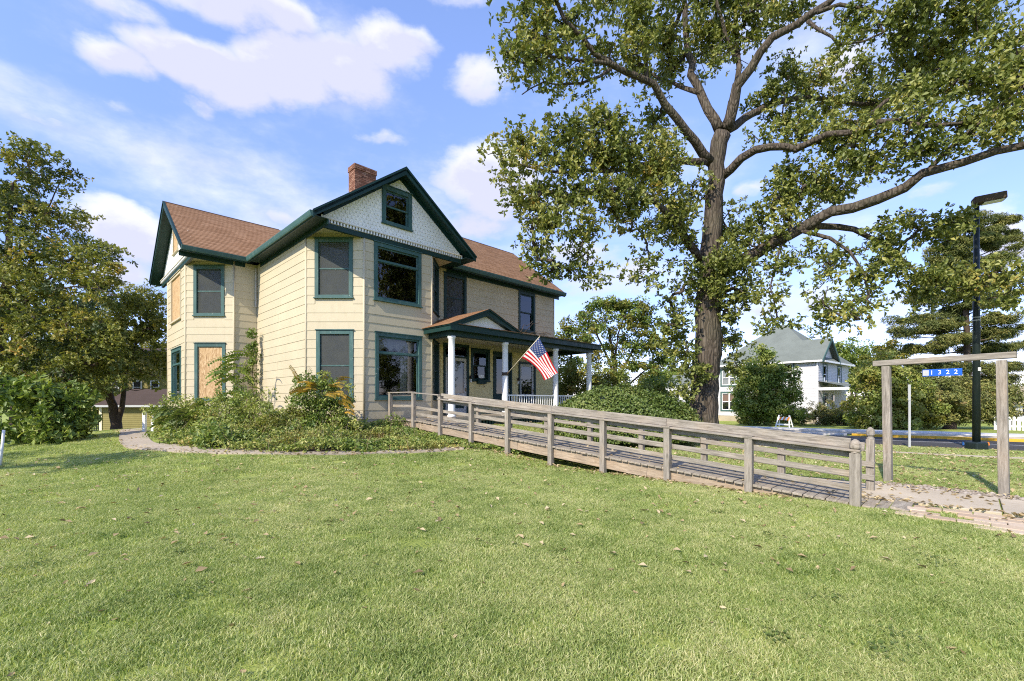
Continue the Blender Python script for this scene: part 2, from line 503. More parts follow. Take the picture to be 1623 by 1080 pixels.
def leaf_mat(name, stops, trans=.35, rough=.5, scale=.5, scale2=None):
    m, nt, out = new_mat(name); b = NB(nt)
    r = b.attr('rnd'); n = b.noise(scale, 3, .6)
    f = b.math('ADD', b.math('MULTIPLY', r, .72), b.math('MULTIPLY', b.math('SUBTRACT', n, .36), 1.0), True)
    if scale2: f = b.math('ADD', b.math('MULTIPLY', f, .86), b.math('MULTIPLY', b.math('SUBTRACT', b.noise(scale2, 5, .65), .45), .75), True)
    c = b.ramp(f, stops)
    p = b.bsdf(None, c, rough, .35)
    t = b.n('ShaderNodeBsdfTranslucent')
    nt.links.new(b.mix(1, c, (1.0, 1.05, .55), 'MULTIPLY'), t.inputs[0])
    mx = b.n('ShaderNodeMixShader'); mx.inputs[0].default_value = trans
    nt.links.new(p, mx.inputs[1]); nt.links.new(t.outputs[0], mx.inputs[2]); nt.links.new(mx.outputs[0], out.inputs[0])
    MAT[name] = m
leaf_mat('leaf_oak', [(0, (.052, .075, .017)), (.3, (.122, .155, .034)), (.62, (.24, .265, .065)), (.86, (.40, .37, .105)), (1, (.48, .29, .07))], .30, .45, .45)
leaf_mat('leaf_autumn', [(0, (.09, .12, .026)), (.4, (.19, .215, .046)), (.72, (.31, .295, .065)), (.9, (.43, .30, .07)), (1, (.48, .23, .055))], .36, .5, .4)
leaf_mat('leaf_green', [(0, (.055, .10, .022)), (.4, (.135, .205, .041)), (.75, (.245, .305, .061)), (1, (.39, .40, .10))], .34, .42, .6)
leaf_mat('leaf_yellowgreen', [(0, (.075, .105, .022)), (.35, (.155, .18, .035)), (.7, (.26, .245, .05)), (1, (.38, .28, .05))], .4, .5, .4)
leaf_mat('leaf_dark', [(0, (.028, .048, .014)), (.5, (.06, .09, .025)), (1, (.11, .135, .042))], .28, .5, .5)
leaf_mat('leaf_hedge', [(0, (.06, .10, .02)), (.4, (.12, .175, .038)), (.75, (.20, .245, .065)), (1, (.32, .32, .11))], .3, .35, .7)
leaf_mat('leaf_boxwood', [(0, (.09, .11, .035)), (.5, (.17, .19, .06)), (.8, (.28, .23, .09)), (1, (.34, .22, .11))], .25, .5, .8)
leaf_mat('needle', [(0, (.07, .10, .03)), (.45, (.165, .19, .052)), (.8, (.30, .285, .085)), (1, (.40, .32, .09))], .2, .6, .35)
leaf_mat('leaf_orange', [(0, (.16, .15, .03)), (.4, (.36, .26, .04)), (.7, (.52, .31, .04)), (1, (.58, .36, .08))], .4, .5, .8)
leaf_mat('leaf_weed', [(0, (.08, .125, .025)), (.3, (.20, .255, .052)), (.6, (.34, .38, .095)), (.85, (.50, .48, .16)), (1, (.48, .30, .10))], .36, .45, 1.1)
leaf_mat('leaf_red', [(0, (.10, .08, .025)), (.5, (.22, .11, .035)), (1, (.30, .13, .05))], .3, .6, .8)
leaf_mat('leaf_dry', [(0, (.16, .11, .055)), (.5, (.40, .30, .155)), (1, (.66, .56, .36))], .2, .7, .9)
leaf_mat('grass', [(0, (.125, .20, .042)), (.22, (.262, .35, .09)), (.5, (.45, .505, .185)), (.75, (.64, .625, .315)), (1, (.80, .73, .46))], .45, .45, .4, 2.6)

def bark():
    m, nt, out = new_mat('bark'); b = NB(nt)
    p = b.pos()
    n = b.noise(5, 8, .7, p, (1, 1, .18)); n2 = b.noise(22, 6, .7, p, (1, 1, .22)); n3 = b.noise(.8, 3, .5)
    v = b.n('ShaderNodeTexVoronoi', feature='DISTANCE_TO_EDGE'); v.inputs['Scale'].default_value = 9
    mp = b.n('ShaderNodeMapping'); mp.inputs['Scale'].default_value = (1, 1, .2); b.put(mp.inputs[0], p); b.put(v.inputs['Vector'], mp.outputs[0])
    c = b.mix(b.range(n, .3, .7), (.050, .039, .030), (.145, .120, .094))
    c = b.mix(b.math('MULTIPLY', b.range(n2, .5, .75), .6), c, (.205, .178, .142))
    c = b.mix(b.math('MULTIPLY', b.range(v.outputs['Distance'], 0, .12, 1, 0), .7), c, (.028, .022, .017))
    c = b.mix(b.math('MULTIPLY', b.range(n3, .5, .8), .3), c, (.10, .11, .06))
    h = b.math('ADD', b.math('MULTIPLY', n, 1.2), b.math('ADD', b.range(v.outputs['Distance'], 0, .25), b.math('MULTIPLY', n2, .5)))
    b.bsdf(out, c, .95, .15, b.bump(h, .9, .04))
    MAT['bark'] = m
bark()

def ground_mat():
    m, nt, out = new_mat('lawn_soil'); b = NB(nt)
    n1 = b.noise(.35, 5, .6); n2 = b.noise(3.0, 6, .65); n3 = b.noise(38, 4, .7)
    c = b.ramp(b.math('ADD', b.math('MULTIPLY', n1, .6), b.math('MULTIPLY', n3, .45)), [(.3, (.16, .21, .042)), (.52, (.27, .32, .075)), (.75, (.40, .41, .14))])
    c = b.mix(b.math('MULTIPLY', b.range(n2, .58, .75), .35), c, (.28, .25, .10))
    b.bsdf(out, c, .95, .1, b.bump(n3, .8, .03))
    MAT['lawn_soil'] = m
ground_mat()
def asphalt():
    m, nt, out = new_mat('asphalt'); b = NB(nt)
    n1 = b.noise(.5, 5, .6); n3 = b.noise(90, 3, .7); n2 = b.noise(2.2, 7, .7)
    c = b.mix(b.range(n1, .3, .7), (.045, .045, .046), (.075, .073, .07))
    c = b.mix(b.math('MULTIPLY', b.range(n3, .5, .75), .5), c, (.13, .13, .125))
    c = b.mix(b.range(n2, .64, .67, 0, .7), c, (.025, .025, .026))
    b.bsdf(out, c, .95, .08, b.bump(n3, .4, .006))
    MAT['asphalt'] = m
asphalt()

# ------------------------------------------------------------------ terrain
SD = Vector((-.836, .549)); SN = Vector((.549, .836))       # street: along, across
def street_xy(t, n): return (SD.x * t + SN.x * n, SD.y * t + SN.y * n)
FOOT = [(14.48, 28, 6.06, 11.5), (15.85, 23, 11.5, 19), (12.8, 16, 9.8, 19), (21.04, 27.7, 3.8, 6.1)]
def ground_np(x, y):
    a = R2 * (y - x); b = R2 * (x + y)
    d = None
    for a0, a1, b0, b1 in FOOT:
        da = np.maximum(np.maximum(a0 - a, a - a1), 0); db = np.maximum(np.maximum(b0 - b, b - b1), 0)
        q = np.hypot(da, db); d = q if d is None else np.minimum(d, q)
    bump = .62 - .1 * d
    bump = np.where(bump > .06, bump, np.where(bump > -.06, (bump + .06) ** 2 / .24, 0))
    n = SN.x * x + SN.y * y
    st = np.interp(n, [16, 18, 22.6, 29.4, 29.6, 32, 45, 90, 300], [0, -.04, -.16, -.31, -.20, -.22, -.40, -.5, -.5])
    far = np.clip((x + 8) / 6, 0, 1)
    back = np.clip((-x - 9) / 6, 0, 1) * np.clip((y - 15.5) / 20, 0, 1) * -1.0
    st = st * np.clip((x + 14) / 8, 0, 1)
    return bump + st + back + .012 * np.sin(x * 1.3 + .4) * np.cos(y * .9)
def gz(x, y): return float(ground_np(np.array([x], float), np.array([y], float))[0])

def axis_pts(lo, hi, step, far):
    core = list(np.arange(lo, hi + .001, step))
    out = []; s = step; v = hi
    while v < far: s *= 1.35; v += s; out.append(v)
    inn = []; s = step; v = lo
    while v > -far: s *= 1.35; v -= s; inn.append(v)
    return np.array(inn[::-1] + core + out)
def make_ground():
    xs = axis_pts(-24, 34, .4, 900); ys = axis_pts(-6, 46, .4, 900)
    Xg, Yg = np.meshgrid(xs, ys)
    Z = ground_np(Xg.ravel(), Yg.ravel())
    V = np.stack([Xg.ravel(), Yg.ravel(), Z], 1)
    nx, ny = len(xs), len(ys)
    i = np.arange(nx - 1); j = np.arange(ny - 1)
    I, J = np.meshgrid(i, j)
    a = (J * nx + I).ravel()
    F = np.stack([a, a + 1, a + nx + 1, a + nx], 1)
    me = raw_mesh('ground', V, F.ravel(), np.arange(len(F)) * 4, np.full(len(F), 4), [MAT['lawn_soil']], smooth=True)
    o = bpy.data.objects.new('ground', me); setup(o, None)
    return tag(o, kind='structure')
make_ground()

def strip(name, pts_l, pts_r, mat, lift=.02, thick=0.0, kind='structure', n=1, parent=None):
    """a sheet that follows the ground between two polylines of (x, y)"""
    mb = MB()
    rows = []
    for (l, r) in zip(pts_l, pts_r):
        row = []
        for k in range(n + 1):
            t = k / n; x = l[0] + (r[0] - l[0]) * t; y = l[1] + (r[1] - l[1]) * t
            row.append((x, y, gz(x, y) + lift))
        rows.append(row)
    for i in range(len(rows) - 1):
        for k in range(n): mb.quad(rows[i][k], rows[i + 1][k], rows[i + 1][k + 1], rows[i][k + 1])
        if thick:
            for k in (0, n):
                p, q = rows[i][k], rows[i + 1][k]
                mb.quad(p, q, (q[0], q[1], q[2] - thick), (p[0], p[1], p[2] - thick))
    if thick:
        for row in (rows[0], rows[-1]):
            p, q = row[0], row[-1]
            mb.quad(p, q, (q[0], q[1], q[2] - thick), (p[0], p[1], p[2] - thick))
    return mb.build(name, mat, parent, kind=kind if parent is None else None)

def street():
    ts = np.arange(-40, 70, 1.0)
    def line(n): return [street_xy(t, n) for t in ts]
    strip('road', line(22.6), line(29.32), MAT['asphalt'], .03, .05, n=14)
    mb = MB()
    def kerb(name, n0, n1, h, m, t0, t1):
        q = MB(); tt = np.arange(t0, t1, .8)
        for t, t2 in zip(tt[:-1], tt[1:]):
            A = [street_xy(t, n0), street_xy(t2, n0), street_xy(t2, n1), street_xy(t, n1)]
            zb = [gz(*p) for p in A]
            base = gz(*street_xy(t, 29.3 if n0 > 26 else 22.5)); base2 = gz(*street_xy(t2, 29.3 if n0 > 26 else 22.5))
            zz = [base, base2, base2, base]
            q.hexa([(p[0], p[1], z - .1) for p, z in zip(A, zz)] + [(p[0], p[1], z + h) for p, z in zip(A, zz)])
        return q.build(name, m, None, kind='structure', bevel=.015)
    kerb('kerb_far', 29.32, 29.6, .15, MAT['yellow_paint'], -36, -1.4)
    kerb('kerb_far_grey', 29.32, 29.55, .15, MAT['kerb'], -1.4, 50)
    strip('pavement_far', line(30.9), line(33.0), MAT['kerb'], .13, .2, n=2)
    strip('pavement_near', line(17.75), line(18.35), MAT['concrete'], .03, .05, n=2)
    strip('white_lane_line', [street_xy(t, 25.9) for t in np.arange(-40, 60, 1.)], [street_xy(t, 26.02) for t in np.arange(-40, 60, 1.)], MAT['sign_white'], .036)
    # bare soil heap between kerb and pavement
    d = MB(); rr = np.random.default_rng(4)
    tt = np.arange(-34, 6, .6)
    rows = []
    for t in tt:
        row = []
        for k in range(5):
            n = 29.6 + k * .34
            x, y = street_xy(t, n)
            row.append((x, y, gz(x, y) + .015 + (0 if k in (0, 4) else .02 + .07 * rr.random())))
        rows.append(row)
    for i in range(len(rows) - 1):
        for k in range(4): d.quad(rows[i][k], rows[i + 1][k], rows[i + 1][k + 1], rows[i][k + 1])
    d.build('soil_verge', MAT['stone_base'], None, smooth=True, kind='structure')
street()

# concrete path that comes past the left wing and narrows to an edging round the bed
EDGE = [(-17.5, 20.6), (-15.6, 18.3), (-13.7, 16.1), (-11.94, 14.02), (-10.4, 12.75), (-9.05, 11.95), (-7.96, 11.36), (-6.97, 11.02), (-5.98, 10.88), (-4.97, 10.94), (-3.87, 11.22), (-2.76, 11.7), (-1.9, 11.9), (-1.28, 12.2), (-.2, 11.9), (.35, 11.2)]
def smooth_line(P, k=6):
    P = [Vector(p) for p in P]; out = []
    for i in range(len(P) - 1):
        p0 = P[max(i - 1, 0)]; p1 = P[i]; p2 = P[i + 1]; p3 = P[min(i + 2, len(P) - 1)]
        for j in range(k):
            t = j / k
            out.append(.5 * ((2 * p1) + (p2 - p0) * t + (2 * p0 - 5 * p1 + 4 * p2 - p3) * t * t + (3 * p1 - p0 - 3 * p2 + p3) * t ** 3))
    out.append(P[-1])
    return out
edge = smooth_line(EDGE)
eo = []
for i, p in enumerate(edge):
    t = (edge[min(i + 1, len(edge) - 1)] - edge[max(i - 1, 0)]).normalized()
    w_ = .72 if i < 26 else .72 - .42 * min(1, (i - 26) / 22)
    eo.append(p + Vector((-t.y, t.x)) * w_)
nE = len(edge) - 12
strip('side_path', edge[:nE], eo[:nE], MAT['path_concrete'], .045, .12, n=4)
pl, pr = edge[:34], eo[:34]
# soil of the planting bed
weed_poly = [edge[i].lerp(eo[i], .95 - .55 * min(1, max(0, (i - 24) / 14))) for i in range(23, len(eo))] + [Vector(hb(12.6, 9.6, 0).xy), Vector(hb(15.4, 10.2, 0).xy), Vector(hb(15.4, 7, 0).xy), Vector(hb(21.5, 6.6, 0).xy), Vector(hb(22, 5, 0).xy), Vector(hb(24, 4.2, 0).xy), Vector(hb(23.2, 3.3, 0).xy)]
bed_poly = [eo[i] for i in range(23, len(eo))] + [Vector(hb(12.6, 9.6, 0).xy), Vector(hb(15.4, 10.2, 0).xy), Vector(hb(15.4, 7, 0).xy), Vector(hb(21.5, 6.6, 0).xy), Vector(hb(22, 5, 0).xy), Vector(hb(24, 4.2, 0).xy), Vector(hb(23.2, 3.3, 0).xy)]
def inside(poly, x, y):
    x = np.asarray(x); y = np.asarray(y); c = np.zeros(x.shape, bool)
    n = len(poly); j = n - 1
    for i in range(n):
        xi, yi = poly[i][0], poly[i][1]; xj, yj = poly[j][0], poly[j][1]
        if yi != yj:
            cond = ((yi > y) != (yj > y)) & (x < (xj - xi) * (y - yi) / (yj - yi) + xi)
            c ^= cond
        j = i
    return c
def bed():
    xs = np.arange(-19, 2, .3); ys = np.arange(10, 24, .3)
    mb = MB(); rr = np.random.default_rng(3)
    Zc = {}
    def P(x, y):
        k = (round(x, 2), round(y, 2))
        if k not in Zc: Zc[k] = gz(x, y) + .02 + .05 * rr.random()
        return (x, y, Zc[k])
    for x in xs:
        for y in ys:
            if inside(bed_poly, np.array([x + .15]), np.array([y + .15]))[0]:
                mb.quad(P(x, y), P(x + .3, y), P(x + .3, y + .3), P(x, y + .3))
    mb.build('garden_bed', MAT['mulch'], None, smooth=True, kind='structure')
bed()
# concrete walk past the ramp, with its slab joints, and the brick-shaped pavers beside it
walk = thing('front_walk', None, None, hb(0, 9.8, gz(*hb(0, 9.8, 0).xy)))
tag(walk, kind='structure')
def slab(mb, a0, a1, b0, b1, top):
    c = [(a0, b0), (a1, b0), (a1, b1), (a0, b1)]
    bot = []; tp = []
    for a, b in c:
        p = hb(a, b, 0); z = gz(p.x, p.y)
        bot.append((p.x, p.y, z - .06)); tp.append((p.x, p.y, z + top))
    mb.hexa(bot + tp)
av = 5.2; k = 0
for a1, a0, b0, b1 in [(5.2, 3.35, 9.86, 10.62), (3.34, 1.52, 9.86, 10.6), (1.51, -.28, 9.02, 10.5), (-.30, -2.1, 9.0, 10.46), (-2.11, -3.9, 8.98, 10.42)]:
    m = MB(); slab(m, a0, a1, b0, b1, .035 + .008 * random.random()); m.build('slab', MAT['concrete'], walk, bevel=.008)
pav = thing('paver_path', None, None, hb(0, 8.3, gz(*hb(0, 8.3, 0).xy)))
tag(pav, kind='structure')
pm = MB(); pm.box((0, 0, 0), (1, 0, 0), (0, 1, 0), (0, 0, 1), .5, .5, .5)
pme = []
for k in range(5):
    mb = MB(); mb.box((0, 0, 0), (1, 0, 0), (0, 1, 0), (0, 0, 1), .146, .098, .04)
    me = bpy.data.meshes.new('paver'); bm = bmesh.new()
    vs = [bm.verts.new(v) for v in mb.v]; [bm.faces.new([vs[i] for i in f]) for f in mb.f]
    bmesh.ops.bevel(bm, geom=list(bm.edges), offset=.006, segments=1, affect='EDGES')
    bm.to_mesh(me); bm.free(); me.materials.append(MAT['paver'])
    at_ = me.attributes.new('rnd', 'FLOAT', 'FACE'); at_.data.foreach_set('value', np.full(len(me.polygons), k / 4.0, dtype=np.float32))
    pme.append(me)
row = 0
b = 7.72
while b < 8.95:
    a = .60 - (.15 if row % 2 else 0)
    while a > -2.6:
        lim = 7.72 + max(0, (a + .6)) * .32
        if b > lim and random.random() > .03:
            p = hb(a, b, 0)
            M = Matrix.Translation((p.x, p.y, gz(p.x, p.y) - .010 + random.uniform(-.005, .004))) @ Matrix.Rotation(math.radians(-45) + random.uniform(-.05, .05), 4, 'Z') @ Matrix.Rotation(random.uniform(-.03, .03), 4, 'X')
            place('paver', random.choice(pme), M, pav)
        a -= .302
    b += .206; row += 1
# bed of river stones under the sign
def stones():
    rr = np.random.default_rng(8)
    bm0 = bmesh.new(); bmesh.ops.create_icosphere(bm0, subdivisions=1, radius=1)
    base = np.array([v.co[:] for v in bm0.verts]); tri = np.array([[v.index for v in f.verts] for f in bm0.faces]); bm0.free()
    V = []; F = []; rn = []
    n = 0
    for i in range(1000):
        a = rr.uniform(-3.0, 1.35); bb = rr.uniform(10.55, 11.12) + .06 * math.sin(a * 4)
        p = hb(a, bb, 0); s = rr.uniform(.018, .048)
        v = base * (1 + .25 * (rr.random(base.shape) - .5)) * np.array([s, s * rr.uniform(.6, 1), s * rr.uniform(.4, .7)])
        an = rr.uniform(0, 6.28); c, sn = math.cos(an), math.sin(an)
        v = np.stack([v[:, 0] * c - v[:, 1] * sn, v[:, 0] * sn + v[:, 1] * c, v[:, 2]], 1) + np.array([p.x, p.y, gz(p.x, p.y) + s * .35])
        V.append(v); F.append(tri + n); n += len(v); rn += [rr.random()] * len(tri)
    F = np.concatenate(F)
    me = raw_mesh('river_stones', np.concatenate(V), F.ravel(), np.arange(len(F)) * 3, np.full(len(F), 3), [MAT['rock']], smooth=True)
    me.attributes.new('rnd', 'FLOAT', 'FACE').data.foreach_set('value', np.array(rn, dtype=np.float32))
    o = bpy.data.objects.new('river_stones', me); setup(o, None)
    tag(o, 'pale river stones strewn between the sign posts and the walk', 'stones', kind='stuff')
stones()

# ------------------------------------------------------------------ the house
A_ = Vector((-R2, R2, 0)); B_ = Vector((R2, R2, 0)); UP = Vector((0, 0, 1))
house = thing('cream_house', 'two-storey cream lap-sided house with dark green trim and brown roof', 'house', hb(18, 9, .6))
class Wall:
    def __init__(self, O, d, n): self.O = Vector(O); self.d = Vector(d).normalized(); self.n = Vector(n).normalized()
    def p(self, s, z, o=0): return self.O + self.d * s + self.n * o + UP * z
def wbox(mb, w, s0, s1, z0, z1, o0, o1, m=0):
    mb.hexa([w.p(s0, z0, o0), w.p(s1, z0, o0), w.p(s1, z0, o1), w.p(s0, z0, o1), w.p(s0, z1, o0), w.p(s1, z1, o0), w.p(s1, z1, o1), w.p(s0, z1, o1)], m)

w_end = Wall(hb(0, 3.82, 0), A_, -B_)          # left end of the left wing (s = a)
w_l45 = Wall((0, 18.55, 0), (1, 0, 0), (0, -1, 0))   # s = x
w_lfr = Wall(hb(21.04, 0, 0), B_, -A_)         # s = b
w_side = Wall(hb(0, 6.06, 0), A_, -B_)         # s = a
w_m45 = Wall((0, 15.5, 0), (1, 0, 0), (0, -1, 0))
w_front = Wall(hb(14.48, 0, 0), B_, -A_)
w_r45 = Wall((-3.05, 0, 0), (0, 1, 0), (1, 0, 0))    # s = y
w_right = Wall(hb(15.85, 0, 0), B_, -A_)
w_rend = Wall(hb(0, 19.0, 0), A_, B_)
ZB, ZT = .62, 7.16
COURSE = .2985

board_me = bpy.data.meshes.new('siding_board')
bq = MB(); bq.hexa([(-.5, 0, 0), (.5, 0, 0), (.5, .017, 0), (-.5, .017, 0), (-.5, 0, COURSE + .012), (.5, 0, COURSE + .012), (.5, .004, COURSE + .012), (-.5, .004, COURSE + .012)])
board_me.from_pydata(bq.v, [], bq.f); board_me.materials.append(MAT['siding'])
board_porch = board_me.copy(); board_porch.materials.clear(); board_porch.materials.append(MAT['porch_yellow'])
def siding_wall(w, s0, s1, opens, name='wall', z0=ZB, z1=ZT, board=None, parent=None, mat='siding_trim'):
    ss = sorted({s0, s1, *[v for o in opens for v in o[:2]]}); zs = sorted({z0, z1, *[v for o in opens for v in o[2:4]]})
    mb = MB()
    for i in range(len(ss) - 1):
        for j in range(len(zs) - 1):
            cs, cz = (ss[i] + ss[i + 1]) / 2, (zs[j] + zs[j + 1]) / 2
            if any(o[0] < cs < o[1] and o[2] < cz < o[3] for o in opens): continue
            mb.quad(w.p(ss[i], zs[j]), w.p(ss[i + 1], zs[j]), w.p(ss[i + 1], zs[j + 1]), w.p(ss[i], zs[j + 1]))
    part = mb.build(name, MAT[mat], parent or house)
    z = z0
    lo, hi = s0 + .03, s1 - .03
    while z < z1 - .02:
        segs = [(lo, hi)]
        for o in opens:
            if o[2] < z + COURSE - .03 and o[3] > z + .03:
                new = []
                for a, b in segs:
                    if o[1] <= a or o[0] >= b: new.append((a, b)); continue
                    if o[0] - a > .03: new.append((a, o[0]))
                    if b - o[1] > .03: new.append((o[1], b))
                segs = new
        top = min(z + COURSE + .012, z1)
        longer = []
        for a, b in segs:
            while b - a > 3.9:
                cut = a + random.uniform(1.2, 3.6); longer.append((a, cut - .002)); a = cut + .002
            longer.append((a, b))
        for a, b in longer:
            c = w.p((a + b) / 2, z + random.uniform(-.003, .003), .003 + random.uniform(0, .003))
            M = frame(c, w.d, w.n, UP) @ Matrix.Diagonal((b - a, 1, (top - z) / (COURSE + .012), 1))
            place('siding_board', board_porch if (w is w_right and z < 3.9) else board_me, M, part)
        z += COURSE
    return part

def window(w, s0, s1, z0, z1, style='double', mat='green_window', sash='green_window', wname='window', parent=None, screenpane=False, cas=.13):
    """casing flush on the siding, sash set back, panes behind it; nothing but air further in"""
    par = parent or house
    c = MB()
    wbox(c, w, s0, s0 + cas, z0, z1, -.10, .045)
    wbox(c, w, s1 - cas, s1, z0, z1, -.10, .045)
    wbox(c, w, s0 + cas, s1 - cas, z1 - cas, z1, -.10, .043)
    o = c.build(wname, MAT[mat], par, bevel=.006)
    sl = MB(); wbox(sl, w, s0 + cas, s1 - cas, z0, z0 + cas * .6, -.10, .05)
    wbox(sl, w, s0 - .03, s1 + .03, z0 - .045, z0 - .002, -.02, .085)
    sl.build('sill', MAT[mat], o, bevel=.006)
    dr = MB(); wbox(dr, w, s0 - .025, s1 + .025, z1 + .002, z1 + .03, -.02, .075); dr.build('drip_cap', MAT[mat], o)
    i0, i1, j0, j1 = s0 + cas, s1 - cas, z0 + cas * .6, z1 - cas
    if style == 'board':
        b = MB(); wbox(b, w, i0 - .01, i1 + .01, j0 - .01, j1 + .01, -.03, -.012); b.build('plywood_panel', MAT['osb'], o)
        return o
    f = .055
    def sash_(a0, a1, b0, b1, dep):
        q = MB()
        wbox(q, w, a0, a0 + f, b0, b1, dep - .04, dep); wbox(q, w, a1 - f, a1, b0, b1, dep - .04, dep)
        wbox(q, w, a0 + f, a1 - f, b0, b0 + f, dep - .04, dep - .001); wbox(q, w, a0 + f, a1 - f, b1 - f, b1, dep - .04, dep - .001)
        sh = q.build('sash', MAT[sash], o, bevel=.004)
        g = MB(); g.quad(w.p(a0 + f * .6, b0 + f * .6, dep - .022), w.p(a1 - f * .6, b0 + f * .6, dep - .022), w.p(a1 - f * .6, b1 - f * .6, dep - .022), w.p(a0 + f * .6, b1 - f * .6, dep - .022))
        g.build('pane', MAT['glass'], o)
        return sh
    mid = (j0 + j1) / 2
    if style == 'double':
        sash_(i0, i1, mid - .03, j1, -.02); sash_(i0, i1, j0, mid + .025, -.062)
        if screenpane:
            q = MB(); q.quad(w.p(i0 + .01, j0, -.012), w.p(i1 - .01, j0, -.012), w.p(i1 - .01, j1, -.012), w.p(i0 + .01, j1, -.012)); q.build('insect_screen', MAT['insect_screen'], o)
            q = MB(); wbox(q, w, i0, i1, mid - .022, mid + .022, -.018, .0); q.build('screen_bar', MAT[sash], o)
    elif style == 'picture':
        tz = j1 - (j1 - j0) * .27
        sash_(i0, i1, tz, j1, -.02); sash_(i0, i1, j0, tz - .002, -.03)
        q = MB(); wbox(q, w, i0, i1, tz - .035, tz + .035, -.05, .012); q.build('transom_bar', MAT[mat], o, bevel=.005)
    return o

OP = {}
OP['end'] = [(23.2, 25.42, 4.98, 6.96), (23.2, 25.3, 1.58, 3.78)]
OP['l45'] = [(-12.81, -11.57, 4.98, 6.97), (-12.77, -11.53, 1.57, 3.84)]
OP['m45'] = [(-6.63, -5.35, 5.02, 7.0), (-6.58, -5.33, 1.59, 3.91)]
OP['front'] = [(7.79, 9.70, 5.02, 6.99), (7.83, 9.72, 1.61, 3.90)]
OP['r45'] = [(17.75, 19.0, 5.02, 6.99), (17.75, 19.0, 1.61, 3.88)]
OP['right'] = [(11.75, 12.98, 5.02, 6.98), (16.28, 17.50, 5.0, 6.97), (11.72, 13.12, .98, 4.0), (13.24, 14.38, 2.44, 3.87), (14.58, 15.83, .98, 3.85), (16.28, 17.54, .98, 3.48)]
siding_wall(w_end, 22.41, 26.36, OP['end'])
siding_wall(w_l45, -13.14, -11.20, OP['l45'])
siding_wall(w_lfr, 5.2, 6.06, [])
siding_wall(w_side, 15.86, 21.04, [])
siding_wall(w_m45, -6.93, -4.98, OP['m45'])
siding_wall(w_front, 7.44, 10.17, OP['front'])
siding_wall(w_r45, 17.43, 19.37, OP['r45'])
siding_wall(w_right, 11.54, 19.0, OP['right'])
# hidden sides close the box
mb = MB()
for (a0, b0), (a1, b1) in [((15.85, 19.0), (22.75, 19.0)), ((22.75, 19.0), (22.75, 11.54)), ((22.75, 11.54), (27.7, 11.54)), ((27.7, 11.54), (27.7, 5.2)), ((27.7, 5.2), (26.36, 3.82))]:
    mb.quad(hb(a0, b0, ZB), hb(a1, b1, ZB), hb(a1, b1, ZT + .1), hb(a0, b0, ZT + .1))
mb.build('rear_wall', MAT['siding'], house)
# floors inside keep daylight from passing through
mb = MB()
OUT = [(14.48, 7.44), (14.48, 10.17), (15.85, 11.54), (15.85, 19.0), (22.75, 19.0), (22.75, 11.54), (27.7, 11.54), (27.7, 5.2), (26.36, 3.82), (22.4, 3.82), (21.04, 5.2), (21.04, 6.06), (15.86, 6.06)]
for z in (.95, 4.3, ZT - .02):
    mb.poly([hb(a, b, z) for a, b in OUT])
# inner partitions behind each room
for (a0, b0), (a1, b1) in [((18.4, 6.06), (18.4, 19.0)), ((15.86, 10.6), (18.4, 10.6)), ((21.04, 8.2), (27.7, 8.2)), ((15.86, 13.5), (18.4, 13.5))]:
    mb.quad(hb(a0, b0, .95), hb(a1, b1, .95), hb(a1, b1, ZT), hb(a0, b0, ZT))
mb.build('interior_partition', MAT['interior'], house)
# foundation
mb = MB()
n = len(OUT)
for i in range(n):
    (a0, b0), (a1, b1) = OUT[i], OUT[(i + 1) % n]
    mb.quad(hb(a0, b0, -1.2), hb(a1, b1, -1.2), hb(a1, b1, ZB + .01), hb(a0, b0, ZB + .01))
mb.build('foundation', MAT['stone_base'], house)
# corner boards
for w, s in [(w_end, 22.41), (w_l45, -13.14), (w_l45, -11.2), (w_lfr, 5.2), (w_side, 15.86), (w_m45, -6.93), (w_m45, -4.98), (w_front, 7.44), (w_front, 10.17), (w_r45, 17.43), (w_right, 19.0), (w_end, 26.36), (w_right, 11.54), (w_r45, 19.37), (w_side, 21.04), (w_lfr, 6.06)]:
    pass
for p in [hb(22.41, 3.82, 0), Vector((-11.2, 18.55, 0)), hb(15.86, 6.06, 0), Vector((-4.98, 15.5, 0)), Vector((-3.05, 17.43, 0)), hb(15.85, 19.0, 0), hb(26.36, 3.82, 0)]:
    mb = MB(); mb.lathe((p.x, p.y, ZB), [(.040, 0), (.040, ZT - ZB)], 10); mb.build('corner_board', MAT['siding_trim'], house, smooth=True)

# windows
window(w_end, *OP['end'][0], 'board', 'siding_trim', cas=.10)
window(w_end, *OP['end'][1], 'picture')
window(w_l45, *OP['l45'][0], 'double', screenpane=True)
window(w_l45, *OP['l45'][1], 'board')
window(w_m45, *OP['m45'][0], 'double', screenpane=True)
window(w_m45, *OP['m45'][1], 'double', screenpane=True)
window(w_front, *OP['front'][0], 'picture', 'green_window', 'green_window')
window(w_front, *OP['front'][1], 'picture', 'green_window', 'green_window')
window(w_r45, *OP['r45'][0], 'double', 'green', 'green')
window(w_r45, *OP['r45'][1], 'double', 'green', 'green')
window(w_right, *OP['right'][0], 'double', 'green', 'green', screenpane=True)
window(w_right, *OP['right'][1], 'double', 'green', 'green')
window(w_right, *OP['right'][3], 'double', 'green', 'green')
